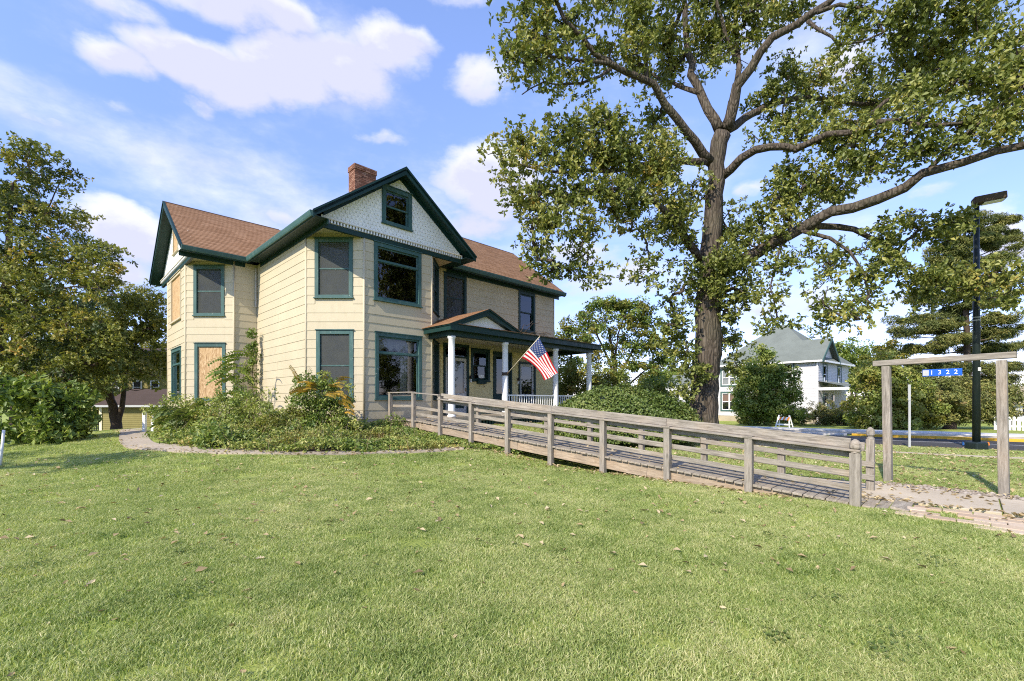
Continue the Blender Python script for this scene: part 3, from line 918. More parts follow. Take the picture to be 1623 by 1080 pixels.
# curtains behind the lower picture window, blinds behind the bay windows
def drape(w, s0, s1, z0, z1, o, folds, amp, bottom=None, mat='curtain', name='curtain'):
    mb = MB(); n = folds * 8; prev = None
    for i in range(n + 1):
        t = i / n; s = s0 + (s1 - s0) * t; d = o + amp * math.sin(t * folds * 6.283)
        zb = z0 + (bottom(t) if bottom else 0)
        cur = (w.p(s, zb, d), w.p(s, z1, d))
        if prev: mb.quad(prev[0], cur[0], cur[1], prev[1])
        prev = cur
    mb.build(name, MAT[mat], house, smooth=True)
drape(w_front, 7.98, 8.78, 3.28, 3.80, -.28, 5, .02, lambda t: .16 * abs(math.cos(t * 6.283 * 1.0)), name='valance')
drape(w_front, 8.72, 9.6, 3.28, 3.80, -.28, 5, .02, lambda t: .16 * abs(math.cos(t * 6.283 * 1.0)), name='valance')
drape(w_front, 9.02, 9.30, 1.6, 3.8, -.34, 3, .03)
drape(w_m45, -6.45, -5.45, 1.7, 3.8, -.2, 6, .015, mat='interior', name='blind')
drape(w_m45, -6.5, -5.5, 5.1, 6.9, -.2, 6, .015, name='blind')

# ---- roofs
def roof_plane(e0, e1, r1, r0, name='roof_slope', exposure=.145, tabw=.5, mat='shingle', parent=None, thick=.09, seed=1, under='green'):
    """shingle courses laid one over the other on a sloping deck"""
    rr = np.random.default_rng(seed)
    e0, e1, r1, r0 = map(Vector, (e0, e1, r1, r0))
    along = e1 - e0; L = along.length; along.normalize()
    upv = r0 - e0; S = upv.length; upv.normalize()
    nor = along.cross(upv).normalized()
    if nor.z < 0: nor = -nor
    dk = MB(); dk.hexa([e0 - nor * thick, e1 - nor * thick, r1 - nor * thick, r0 - nor * thick, e0, e1, r1, r0])
    deck = dk.build(name, MAT[under], parent or house)
    mb = MB(); rn = []
    nr = int(S / exposure)
    for i in range(nr + 1):
        u0 = i * exposure - .02; u1 = min((i + 1) * exposure + .01, S)
        if u0 >= S - .01: break
        x = -.02 - rr.random() * tabw
        while x < L + .02:
            w_ = tabw * rr.uniform(.55, 1.25)
            x0, x1 = max(x, -.02), min(x + w_ - .006, L + .02)
            x += w_
            if x1 - x0 < .02: continue
            h = .016 + .006 * rr.random(); j = rr.uniform(-.006, .006)
            p = e0 + along * x0 + upv * (u0 + j); q = e0 + along * x1 + upv * (u0 + j)
            p2 = e0 + along * x0 + upv * u1; q2 = e0 + along * x1 + upv * u1
            mb.add([p + nor * .002, q + nor * .002, p + nor * h, q + nor * h, q2 + nor * .004, p2 + nor * .004], [(0, 1, 3, 2), (2, 3, 4, 5), (1, 4, 3), (0, 2, 5)])
            rn += [rr.random()] * 4
    o = mb.build('shingles', MAT[mat], deck, kind='stuff')
    o.data.attributes.new('rnd', 'FLOAT', 'FACE').data.foreach_set('value', np.array(rn, dtype=np.float32))
    return deck
EV = 7.28
# left wing: ridge a=24.4
LA0, LA1, LR, LZ = 20.6, 28.2, 24.4, 10.03
roof_plane(hb(LA0, 3.37, EV), hb(LA0, 8.8, EV), hb(LR, 8.8, LZ), hb(LR, 3.37, LZ), seed=1)
roof_plane(hb(LA1, 3.37, EV), hb(LA1, 11.9, EV), hb(LR, 11.9, LZ), hb(LR, 3.37, LZ), seed=2)
# cross gable: ridge b=8.8
GB0, GB1, GR, GZ, GA = 5.58, 12.02, 8.80, 9.72, 14.05
roof_plane(hb(GA, GB0, EV), hb(24.4, GB0, EV), hb(24.4, GR, GZ), hb(GA, GR, GZ), seed=3)
roof_plane(hb(GA, GB1, EV), hb(24.4, GB1, EV), hb(24.4, GR, GZ), hb(GA, GR, GZ), seed=4)
# right block: ridge a=19.3
RA0, RA1, RR_, RZ = 15.4, 23.2, 19.3, 10.25
roof_plane(hb(RA0, 8.8, EV), hb(RA0, 19.42, EV), hb(RR_, 19.42, RZ), hb(RR_, 8.8, RZ), seed=5)
roof_plane(hb(RA1, 8.8, EV), hb(RA1, 19.42, EV), hb(RR_, 19.42, RZ), hb(RR_, 8.8, RZ), seed=6)
mb = MB(); mb.poly([hb(RA0 + .1, 8.82, EV), hb(RA1 - .1, 8.82, EV), hb(RR_, 8.82, RZ - .06)]); mb.build('roof_end', MAT['siding'], house)
# ridge caps
for p, q in [(hb(LR, 3.35, LZ), hb(LR, 8.0, LZ)), (hb(GA - .02, GR, GZ), hb(19, GR, GZ)), (hb(RR_, 9.5, RZ), hb(RR_, 19.44, RZ))]:
    mb = MB(); mb.tube([p + UP * -.03, q + UP * -.03], .06, 6); mb.build('ridge_cap', MAT['brown_roof_far'], house)
# eave boards (fascia / gutter), soffits
def eave(a0, b0, a1, b1, wa, wb, name='gutter'):
    """gutter along the roof edge, soffit back to the wall line offset (wa, wb)"""
    m = MB(); p, q = hb(a0, b0, 0), hb(a1, b1, 0)
    d = (q - p).normalized(); inn = hb(wa, wb, 0); out = -inn.normalized()
    prof = [(0, -.17), (.055, -.17), (.075, -.13), (.10, -.03), (.10, 0), (0, 0)]
    m.prism([p + out * x + UP * (EV + .005 + z) for x, z in prof], q - p)
    m.build(name, MAT['green_window'], house)
    m = MB()
    m.hexa([p + UP * (EV - .20), q + UP * (EV - .20), q + inn * .08 + UP * (EV - .20), p + inn * .08 + UP * (EV - .20),
            p + UP * (EV - .005), q + UP * (EV - .005), q + inn * .08 + UP * (EV - .005), p + inn * .08 + UP * (EV - .005)])
    m.build('fascia', MAT['green'], house)
    m = MB()
    m.hexa([p + UP * (ZT - .012), q + UP * (ZT - .012), q + inn + UP * (ZT - .012), p + inn + UP * (ZT - .012), p + UP * ZT, q + UP * ZT, q + inn + UP * ZT, p + inn + UP * ZT])
    m.build('soffit', MAT['green'], house)
    m = MB()
    f = inn * .94
    m.hexa([p + f + UP * (ZT - .17), q + f + UP * (ZT - .17), q + inn * 1.02 + UP * (ZT - .17), p + inn * 1.02 + UP * (ZT - .17), p + f + UP * (ZT - .014), q + f + UP * (ZT - .014), q + inn * 1.02 + UP * (ZT - .014), p + inn * 1.02 + UP * (ZT - .014)])
    m.build('frieze', MAT['green'], house)
eave(GA, GB0, 20.55, GB0, 0, .47)               # over the side wall
eave(LA0, 3.37, LA0, 5.6, .44, 0)
eave(RA0, 11.9, RA0, 19.42, .45, 0)
# level soffits where the bays are cut away
for tri in ([(14.46, 6.06), (14.46, 7.5), (15.9, 6.06)], [(14.46, 10.1), (14.46, 11.54), (15.9, 11.54)], [(22.45, 3.80), (21.02, 3.80), (21.02, 5.25)]):
    m = MB(); m.prism([hb(a, b, ZT + .004) for a, b in tri], (0, 0, .03)); m.build('bay_soffit', MAT['soffit_cream'], house)
m = MB(); m.hexa([hb(GA, 11.5, ZT - .012), hb(15.9, 11.5, ZT - .012), hb(15.9, GB1, ZT - .012), hb(GA, GB1, ZT - .012), hb(GA, 11.5, ZT), hb(15.9, 11.5, ZT), hb(15.9, GB1, ZT), hb(GA, GB1, ZT)]); m.build('soffit', MAT['green'], house)

# ---- gables
def gable(w, s0, s1, sm, zb, zt, rake_out, over, win, wname, ez):
    """scalloped gable with its band, dentils, rake boards; s0/s1 eave ends, sm ridge"""
    hw = (s1 - s0) / 2; sl = (zt - ez) / (sm - (s0 - over))
    def ztop(s): return zt - abs(s - sm) * sl - .10
    # backing wall
    m = MB(); O_ = -.01
    a0, a1, c0, c1 = win[0] + .03, win[1] - .03, win[2] + .03, win[3] - .03
    m.poly([w.p(s0, zb, O_), w.p(a0, zb, O_), w.p(a0, ztop(a0), O_), w.p(s0, ztop(s0), O_)])
    m.poly([w.p(a1, zb, O_), w.p(s1, zb, O_), w.p(s1, ztop(s1), O_), w.p(a1, ztop(a1), O_)])
    m.poly([w.p(a0, zb, O_), w.p(a1, zb, O_), w.p(a1, c0, O_), w.p(a0, c0, O_)])
    m.poly([w.p(a0, c1, O_), w.p(a1, c1, O_), w.p(a1, ztop(a1), O_), w.p(sm, ztop(sm), O_), w.p(a0, ztop(a0), O_)])
    o = m.build('gable_wall', MAT['white_scale'], house)
    # fish-scale shingles
    m = MB(); ex = .125; wd = .145; r = 0; z = zb + .10
    rr = np.random.default_rng(5)
    while z < zt:
        x = s0 + (wd / 2 if r % 2 else 0)
        while x < s1:
            if z + .02 < ztop(x) and not (win and win[0] - .03 < x < win[1] + .03 and win[2] - .06 < z + .06 < win[3] + .02):
                j = rr.uniform(-.004, .004); pr = .006 + rr.uniform(0, .003)
                pts = [(-.48 * wd, ex * 1.05), (.48 * wd, ex * 1.05)]
                for k in range(7):
                    an = math.pi * k / 6
                    pts.append((math.cos(an) * .48 * wd, wd * .42 - math.sin(an) * wd * .46))
                fr_ = [w.p(x + px, z + pz + j, .002 + (pr if pz < ex * .9 else .002)) for px, pz in pts]
                m.poly(fr_)
                n_ = len(pts)
                bk = [w.p(x + px, z + pz + j, 0) for px, pz in pts]
                for k in range(2, n_ - 1): m.quad(fr_[k], fr_[k + 1], bk[k + 1], bk[k])
            x += wd
        z += ex; r += 1
    m.build('fish_scale_shingles', MAT['white_scale'], o, kind='stuff')
    # band, cream shelf and dentils
    m = MB(); wbox(m, w, s0 - .02, s1 + .02, zb - .17, zb - .012, -.05, .05); m.build('band', MAT['green'], house)
    m = MB(); wbox(m, w, s0 - .02, s1 + .02, zb + .095, zb + .125, -.02, .12); wbox(m, w, s0 - .02, s1 + .02, zb - .01, zb + .09, -.02, .015); m.build('shelf_moulding', MAT['soffit_cream'], house)
    m = MB(); x = s0
    while x < s1:
        wbox(m, w, x, x + .052, zb - .005, zb + .092, .02, .10); x += .105
    m.build('dentils', MAT['white'], house, kind='stuff')
    m = MB(); wbox(m, w, s0 - .02, s1 + .02, zb - .008, zb + .092, .0155, .019); m.build('dentil_ground', MAT['green'], house)
    # rake boards and their undersides
    for s in (-1, 1):
        se_ = sm + s * (hw + over)
        q = MB()
        pts = [(sm, zt + .03), (se_, ez + .03), (se_, ez - .17), (sm, zt - .25)]
        q.prism([w.p(a, z, rake_out) for a, z in pts], w.n * .05)
        q.prism([w.p(a, z, rake_out + .05) for a, z in [(sm, zt + .035), (se_ + s * .02, ez + .035), (se_ + s * .02, ez - .03), (sm, zt - .05)]], w.n * .03)
        q.build('rake_board', MAT['green'], house)
        q = MB()
        u = [(sm, zt - .12), (se_, ez - .12)]
        q.quad(w.p(u[0][0], u[0][1], 0), w.p(u[1][0], u[1][1], 0), w.p(u[1][0], u[1][1], rake_out), w.p(u[0][0], u[0][1], rake_out))
        q.prism([w.p(a, z, .003) for a, z in [(sm, zt - .07), (se_ - s * over, ez + over * sl - .07), (se_ - s * over, ez + over * sl - .27), (sm, zt - .29)]], w.n * .035)
        q.build('rake_soffit', MAT['green'], house)
    return o
gw = (8.08, 9.31, 7.74, 9.04)
gable(w_front, 6.06, 11.54, 8.80, ZT + .02, GZ, .38, .48, gw, 'w', EV)
window(w_front, gw[0] + .02, gw[1] - .02, gw[2], gw[3], 'double', 'green_window', 'green_window', cas=.14)
gw2 = (23.85, 24.95, 7.95, 9.15)
gable(w_end, 21.04, 27.76, 24.4, ZT + .02, LZ, .40, .44, gw2, 'w', EV)
window(w_end, gw2[0], gw2[1], gw2[2], gw2[3], 'board', 'siding_trim', cas=.06)
m = MB()
for w, s0, s1, sm, zt in ((w_rend, 15.85, 22.75, 19.3, RZ),):
    m.poly([w.p(s0, ZT, 0), w.p(s1, ZT, 0), w.p(sm, zt - .1, 0)])
m.build('gable_wall', MAT['siding'], house)
for s in (-1, 1):
    q = MB(); q.prism([w_rend.p(a, z, .38) for a, z in [(19.3, RZ + .02), (19.3 + s * 3.9, EV + .02), (19.3 + s * 3.9, EV - .17), (19.3, RZ - .22)]], w_rend.n * .05); q.build('rake_board', MAT['green'], house)

# ---- chimney of real bricks
def chimney():
    ch = MB(); ca0, ca1, cb0, cb1, z0, z1 = 18.95, 19.50, 9.32, 10.28, 9.6, 11.74
    ch.hexa([hb(ca0, cb0, z0), hb(ca0, cb1, z0), hb(ca1, cb1, z0), hb(ca1, cb0, z0), hb(ca0, cb0, z1), hb(ca0, cb1, z1), hb(ca1, cb1, z1), hb(ca1, cb0, z1)])
    c = ch.build('chimney', MAT['mortar'], house)
    m = MB(); rn = []; rr = np.random.default_rng(2)
    z = z0; r = 0
    while z < z1 + .05:
        e = .02 if z < z1 - .18 else .05
        for ax in range(4):
            if ax == 0: f = lambda s, o: hb(ca0 - o, cb0 + s, 0); Lx = cb1 - cb0; s_ = -e
            elif ax == 1: f = lambda s, o: hb(ca0 + s, cb0 - o, 0); Lx = ca1 - ca0; s_ = -e
            elif ax == 2: f = lambda s, o: hb(ca1 + o, cb0 + s, 0); Lx = cb1 - cb0; s_ = -e
            else: f = lambda s, o: hb(ca0 + s, cb1 + o, 0); Lx = ca1 - ca0; s_ = -e
            x = -e - (.105 if r % 2 else 0)
            while x < Lx + e - .02:
                x0, x1 = max(x, -e), min(x + .2, Lx + e)
                if x1 - x0 > .03:
                    o_ = e + rr.uniform(-.004, .004)
                    p = [f(x0, -.02), f(x1, -.02), f(x1, o_), f(x0, o_)]
                    m.hexa([q + UP * z for q in p] + [q + UP * (z + .064) for q in p]); rn += [rr.random()] * 6
                x += .211
        z += .075; r += 1
    o = m.build('bricks', MAT['brick'], c, kind='stuff')
    o.data.attributes.new('rnd', 'FLOAT', 'FACE').data.foreach_set('value', np.array(rn, dtype=np.float32))
chimney()

# ---- porch
PA, PB0, PB1, PAP, PBR = 12.82, 9.80, 18.98, 11.6, 13.4
PF, PC, PE = .95, 3.86, 4.22
WP = Wall(hb(PA, 0, 0), B_, -A_)
m = MB(); m.hexa([hb(12.95, 9.95, PF - .14), hb(12.95, 18.85, PF - .14), hb(15.84, 18.85, PF - .14), hb(15.84, 9.95, PF - .14), hb(12.95, 9.95, PF), hb(12.95, 18.85, PF), hb(15.84, 18.85, PF), hb(15.84, 9.95, PF)])
m.build('porch_floor', MAT['wood_deck'], house)
m = MB()
for i in range(60):
    b0 = 9.98 + i * .148
    m.hexa([hb(13.0, b0, -.1), hb(13.0, b0 + .10, -.1), hb(13.02, b0 + .10, -.1), hb(13.02, b0, -.1), hb(13.0, b0, PF - .14), hb(13.0, b0 + .10, PF - .14), hb(13.02, b0 + .10, PF - .14), hb(13.02, b0, PF - .14)])
m.build('porch_skirt', MAT['green'], house)
m = MB()
m.hexa([hb(13.08, 9.98, PC), hb(13.08, 18.66, PC), hb(13.32, 18.66, PC), hb(13.32, 9.98, PC), hb(13.08, 9.98, PE - .12), hb(13.08, 18.66, PE - .12), hb(13.32, 18.66, PE - .12), hb(13.32, 9.98, PE - .12)])
for b0, a1 in ((10.02, 14.47), (18.42, 15.84)):
    m.hexa([hb(13.321, b0, PC + .002), hb(a1, b0, PC + .002), hb(a1, b0 + .23, PC + .002), hb(13.321, b0 + .23, PC + .002), hb(13.321, b0, PE - .12), hb(a1, b0, PE - .12), hb(a1, b0 + .23, PE - .12), hb(13.321, b0 + .23, PE - .12)])
m.build('porch_beam', MAT['green'], house)
m = MB(); m.hexa([hb(12.9, 9.86, PE - .115), hb(12.9, 18.9, PE - .115), hb(15.84, 18.9, PE - .115), hb(15.84, 9.86, PE - .115), hb(12.9, 9.86, PE - .09), hb(12.9, 18.9, PE - .09), hb(15.84, 18.9, PE - .09), hb(15.84, 9.86, PE - .09)])
m.build('porch_ceiling', MAT['soffit_cream'], house)
m = MB()
m.prism([hb(PA, PB0, PE - .2), hb(PA, PB1, PE - .2), hb(PA, PB1, PE + .01), hb(PA, PB0, PE + .01)], A_ * .05)
m.prism([hb(PA + .051, PB0, PE - .2), hb(14.46, PB0, PE - .2), hb(14.46, PB0, PE + .01), hb(PA + .051, PB0, PE + .01)], B_ * .05)
m.prism([hb(PA + .051, PB1, PE - .2), hb(15.84, PB1, PE - .2), hb(15.84, PB1, PE + .45), hb(PA + .051, PB1, PE + .01)], B_ * -.05)
m.build('porch_fascia', MAT['green'], house)
roof_plane(hb(PA - .04, 11.6, PE + .015), hb(PA - .04, PB1 + .04, PE + .015), hb(15.85, PB1 + .04, PE + .62), hb(15.85, 11.6, PE + .62), 'porch_roof', seed=7, thick=.03)
PZ = 4.97
roof_plane(hb(PA - .04, PB0 - .05, PE), hb(15.5, PB0 - .05, PE), hb(15.5, PAP, PZ), hb(PA - .04, PAP, PZ), 'porch_roof', seed=8, thick=.05)
roof_plane(hb(PA - .04, PBR + .05, PE), hb(15.5, PBR + .05, PE), hb(15.5, PAP, PZ), hb(PA - .04, PAP, PZ), 'porch_roof', seed=9, thick=.05)
m = MB(); m.poly([WP.p(PB0 + .1, PE, -.22), WP.p(PBR - .1, PE, -.22), WP.p(PAP, PZ - .1, -.22)]); m.build('pediment_panel', MAT['white'], house)
for s, e in ((-1, PB0), (1, PBR)):
    q = MB(); q.prism([WP.p(a, z, 0) for a, z in [(PAP, PZ + .01), (e, PE + .0), (e - s * .42, PE + .0), (PAP, PZ - .24)]], A_ * .2); q.build('rake_board', MAT['green'], house)
roof_plane(WP.p(PB0 + .35, PE + .02, .03), WP.p(PBR - .35, PE + .02, .03), WP.p(PBR - .35, PE + .06, -.2), WP.p(PB0 + .35, PE + .06, -.2), 'pediment_ledge', seed=10, thick=.01)
m = MB()
cols = [10.14, 12.81, 15.95, 18.5]
for b0 in cols:
    p = hb(13.2, b0, 0)
    m = MB(); prof = [(.155, PF), (.155, PF + .06), (.135, PF + .08), (.13, PF + .12)]
    for t in range(9): prof.append((.128 - .012 * (t / 8) ** 1.6, PF + .14 + t / 8 * (PC - PF - .25)))
    prof += [(.135, PC - .09), (.145, PC - .06), (.145, PC - .002)]
    m.lathe((p.x, p.y, 0), prof, 20); m.build('porch_column', MAT['white'], house, smooth=True)
# railing between the second and third columns, and beyond
m = MB()
for b0, b1 in ((12.95, 15.82), (16.08, 18.38)):
    m.bar(hb(13.2, b0, 1.76), hb(13.2, b1, 1.76), .07, .05); m.bar(hb(13.2, b0, 1.08), hb(13.2, b1, 1.08), .06, .05)
m.build('porch_rail', MAT['white'], house)
for b0, b1 in ((12.95, 15.82), (16.08, 18.38)):
    x = b0 + .1
    while x < b1:
        m = MB(); m.bar(hb(13.2, x, 1.10), hb(13.2, x, 1.74), .03, .03, up=(1, 0, 0)); m.build('baluster', MAT['white'], house); x += .145
# doors
def door(s0, s1, z1, transom, screen_col, panel, light):
    w = w_right
    c = MB(); cs = .11
    wbox(c, w, s0, s0 + cs, PF, z1, -.1, .045); wbox(c, w, s1 - cs, s1, PF, z1, -.1, .045); wbox(c, w, s0 + cs, s1 - cs, z1 - cs, z1, -.1, .043)
    o = c.build('door', MAT['green'], house, bevel=.006)
    top = z1 - cs
    if transom:
        t = MB(); wbox(t, w, s0 + cs, s1 - cs, z1 - .60, z1 - .52, -.08, .02); t.build('transom_bar', MAT['green'], o)
        g = MB(); g.quad(w.p(s0 + cs, z1 - .52, -.05), w.p(s1 - cs, z1 - .52, -.05), w.p(s1 - cs, top, -.05), w.p(s0 + cs, top, -.05)); g.build('transom_pane', MAT['glass'], o)
        top = z1 - .60
    i0, i1 = s0 + cs + .004, s1 - cs - .004
    fr_ = .13
    d = MB()
    wbox(d, w, i0, i0 + fr_, PF + .02, top, -.045, -.005); wbox(d, w, i1 - fr_, i1, PF + .02, top, -.045, -.005)
    wbox(d, w, i0 + fr_, i1 - fr_, top - fr_, top, -.045, -.006); wbox(d, w, i0 + fr_, i1 - fr_, PF + .02, PF + .26, -.045, -.006)
    wbox(d, w, i0 + fr_, i1 - fr_, PF + .80, PF + .92, -.045, -.006)
    d.build('storm_door_frame', MAT[screen_col], o, bevel=.004)
    g = MB(); g.quad(w.p(i0 + fr_ - .01, PF + .9, -.03), w.p(i1 - fr_ + .01, PF + .9, -.03), w.p(i1 - fr_ + .01, top - fr_ + .01, -.03), w.p(i0 + fr_ - .01, top - fr_ + .01, -.03)); g.build('storm_pane', MAT['glass'], o)
    g = MB(); wbox(g, w, i0 + fr_ - .01, i1 - fr_ + .01, PF + .25, PF + .81, -.04, -.02); g.build('kick_panel', MAT[panel], o)
    b = MB(); wbox(b, w, i0, i1, PF + .02, top, -.098, -.07); b.build('inner_leaf', MAT[light], o)
    h = MB(); wbox(h, w, i1 - .09, i1 - .05, PF + 1.0, PF + 1.16, -.006, .03); h.build('handle', MAT['brass'], o)
door(11.72, 13.12, 4.0, True, 'door_grey', 'green', 'interior')
door(14.58, 15.83, 3.85, False, 'green', 'green', 'green')
door(16.28, 17.54, 3.48, False, 'door_grey', 'green', 'interior')
drape(w_right, 12.0, 12.8, 1.9, 3.25, -.062, 7, .004, name='door_curtain')
mail = thing('mailbox', 'dark green mailbox with newspaper hooks under the porch window', 'mailbox', w_right.p(13.82, 2.29, .05))
m = MB(); m.prism([w_right.p(13.56, z, o) for z, o in [(2.30, .03), (2.30, .15), (2.46, .17), (2.56, .06), (2.56, .03)]], B_ * .5); m.build('mail_box_body', MAT['green'], mail, bevel=.008)
m = MB(); wbox(m, w_right, 13.66, 13.98, 2.57, 2.70, .05, .07); m.build('envelope', MAT['white'], mail)
for s in (13.66, 13.95):
    m = MB(); m.tube([w_right.p(s, 2.29, .08), w_right.p(s, 2.22, .08), w_right.p(s, 2.17, .11), w_right.p(s, 2.19, .15), w_right.p(s, 2.22, .155)], .012, 6); m.build('hook', MAT['brass'], mail)
for s in (13.18, 16.22):
    lt = thing('porch_lantern', 'small black lantern beside the ' + ('porch window' if s < 14 else 'farther storm door'), 'lantern', w_right.p(s, 2.5, .05))
    m = MB(); wbox(m, w_right, s - .035, s + .035, 2.52, 2.66, .03, .14); m.build('lantern_cap', MAT['black_metal'], lt, bevel=.01)
    m = MB(); wbox(m, w_right, s - .025, s + .025, 2.36, 2.5, .05, .11); m.build('lantern_glass', MAT['white'], lt)
# downspout in the corner of the left wing
m = MB(); p = hb(20.95, 5.98, 0); m.tube([(p.x, p.y, 7.0), (p.x, p.y, 5.4)], .025, 8); m.build('downspout', MAT['mortar'], house)

# ------------------------------------------------------------------ ramp
ramp = thing('wheelchair_ramp', 'long weathered grey wooden wheelchair ramp with railings up to the porch', 'ramp', hb(6, 9, 0))
RB0, RB1 = 8.36, 9.70
def dz(a): return .90 if a >= 12.6 else .03 + (a - 1.1) / 11.5 * .87
plank_mes = []
for k in range(4):
    mb = MB(); mb.box((0, 0, 0), (1, 0, 0), (0, 1, 0), (0, 0, 1), .5, .0685, .019)
    me = bpy.data.meshes.new('deck_plank'); bm = bmesh.new()
    vs = [bm.verts.new(v) for v in mb.v]; [bm.faces.new([vs[i] for i in f]) for f in mb.f]
    bmesh.ops.bevel(bm, geom=list(bm.edges), offset=.005, segments=1, affect='EDGES')
    for v in bm.verts: v.co.z += random.uniform(-.0015, .0015)
    bm.to_mesh(me); bm.free(); me.materials.append(MAT['wood_deck']); plank_mes.append(me)
a = .92
while a < 14.42:
    b0, b1 = RB0 - .05 + random.uniform(-.012, .012), (RB1 + .05 if a < 12.6 else 9.93) + random.uniform(-.012, .012)
    sl = math.atan(.87 / 11.5) if a < 12.6 else 0
    c = hb(a, (b0 + b1) / 2, dz(a) - .019 + random.uniform(-.003, .003))
    M = frame(c, B_, A_, UP) @ Matrix.Rotation(-sl if False else sl, 4, 'X') @ Matrix.Rotation(random.uniform(-.006, .006), 4, 'Z') @ Matrix.Diagonal((b1 - b0, 1, 1, 1))
    place('deck_plank', random.choice(plank_mes), M, ramp)
    a += .1475
c = hb(.72, 8.75, gz(*hb(.8, 9, 0).xy) + .02)
place('threshold_plank', plank_mes[0], frame(c, B_, A_, UP) @ Matrix.Rotation(.12, 4, 'X') @ Matrix.Diagonal((.84, 1.5, 1, 1)), ramp)
AI = [11.40 - 1.455 * i for i in range(-2, 8)]
def post(a, b, top, wid=.125, finial=False, mat='wood', dep=.11):
    p = hb(a, b, 0); zb = gz(p.x, p.y) - .3
    m = MB(); m.box((p.x, p.y, (zb + top) / 2), A_, B_, UP, wid / 2, dep / 2, (top - zb) / 2)
    o = m.build('post', MAT['wood_post'], ramp, bevel=.008)
    if finial:
        f = MB(); s = wid * .5
        f.lathe((p.x, p.y, top), [(s * .98, 0), (s * .98, .02), (s * .7, .03), (s * .7, .045), (s * 1.08, .075), (s * 1.12, .10), (s * 1.05, .14), (s * .7, .18), (s * .2, .205)], 8)
        f.build('finial', MAT['wood'], o, bevel=.004)
    else:
        f = MB(); f.box((p.x + random.uniform(-.01, .01), p.y, top + .012), A_, B_, UP, wid * .62, dep * .62, .011)
        f.build('post_cap', MAT['wood'], o)
    return o
for i, a in zip(range(-2, 8), AI):
    h = .90 if i < 0 else (.86 if i == 0 else .78)
    post(a, RB0 - .03, dz(a) + h - (.04 if i == 7 else 0), finial=(i == 7), wid=.135 if i == 7 else .12)
for i, a in zip(range(0, 8), AI[2:]):
    post(a - (.0 if i == 7 else .12), RB1 + .04, dz(a) + (.86 if i == 7 else .80), finial=(i == 7), wid=.115)
def rail(name, a0, a1, b, h0, h1, thick, width, mat='wood', flat=False, split=2.9):
    """boards along the ramp; h0 and h1 are the lower and upper edges above the deck"""
    a = a0
    while a < a1 - .01:
        e = min(a + split, a1)
        if a1 - e < .5: e = a1
        # long axis along x of the part keeps the grain lengthways
        p = hb(a, b, dz(a)); q = hb(e, b, dz(e))
        d = q - p; L = d.length; d.normalize()
        t = d.cross(B_).normalized()
        if t.z < 0: t = -t
        mb = MB(); mb.box((0, 0, 0), (1, 0, 0), (0, 1, 0), (0, 0, 1), L / 2 - .002, thick / 2, (h1 - h0) / 2)
        me = bpy.data.meshes.new(name); bm = bmesh.new()
        vs = [bm.verts.new(v) for v in mb.v]; [bm.faces.new([vs[i] for i in f]) for f in mb.f]
        bmesh.ops.bevel(bm, geom=list(bm.edges), offset=.006, segments=1, affect='EDGES')
        bm.to_mesh(me); bm.free(); me.materials.append(MAT[mat])
        c = (p + q) / 2 + UP * ((h0 + h1) / 2 + random.uniform(-.004, .004)) + B_ * random.uniform(-.002, .002)
        place(name, me, frame(c, d, B_, t), ramp)
        a = e
# near side
rail('handrail_plank', 1.28, 11.46, RB0 + .052, .80, .945, .04, 0)
rail('cap_rail', 1.15, 11.5, RB0 - .02, .760, .795, .15, 0)
rail('apron_rail', 1.28, 11.46, RB0 + .05, .665, .757, .035, 0)
rail('mid_rail', 1.15, 12.8, RB0 + .05, .375, .465, .035, 0)
rail('low_rail', 1.15, 12.8, RB0 + .052, .165, .255, .035, 0)
rail('cap_rail', 11.46, 12.9, RB0 - .02, .885, .92, .13, 0)
rail('cap_rail', 12.86, 14.4, RB0 - .02, .90, .935, .13, 0)
rail('cap_rail', 12.86, 14.4, RB0 + .05, .80, .875, .035, 0)
rail('mid_rail', 12.82, 14.4, RB0 + .05, .42, .51, .035, 0)
# far side
rail('handrail_plank', 1.28, 11.5, RB1 - .035, .66, .80, .04, 0)
rail('mid_rail', 1.15, 11.5, RB1 - .035, .40, .49, .035, 0)
rail('low_rail', 1.15, 11.5, RB1 - .033, .18, .27, .035, 0)
# stringers
rail('stringer', .98, 12.6, RB0 + .03, -.27, -.042, .04, 0, 'wood_warm', split=3.6)
rail('stringer', .98, 12.6, RB1 - .02, -.27, -.042, .04, 0, 'wood_warm', split=3.6)
rail('stringer', 12.62, 14.4, RB0 + .03, -.24, -.042, .04, 0, 'wood_warm')
rail('stringer', .98, 12.6, (RB0 + RB1) / 2, -.27, -.042, .04, 0, 'wood_warm', split=3.6)

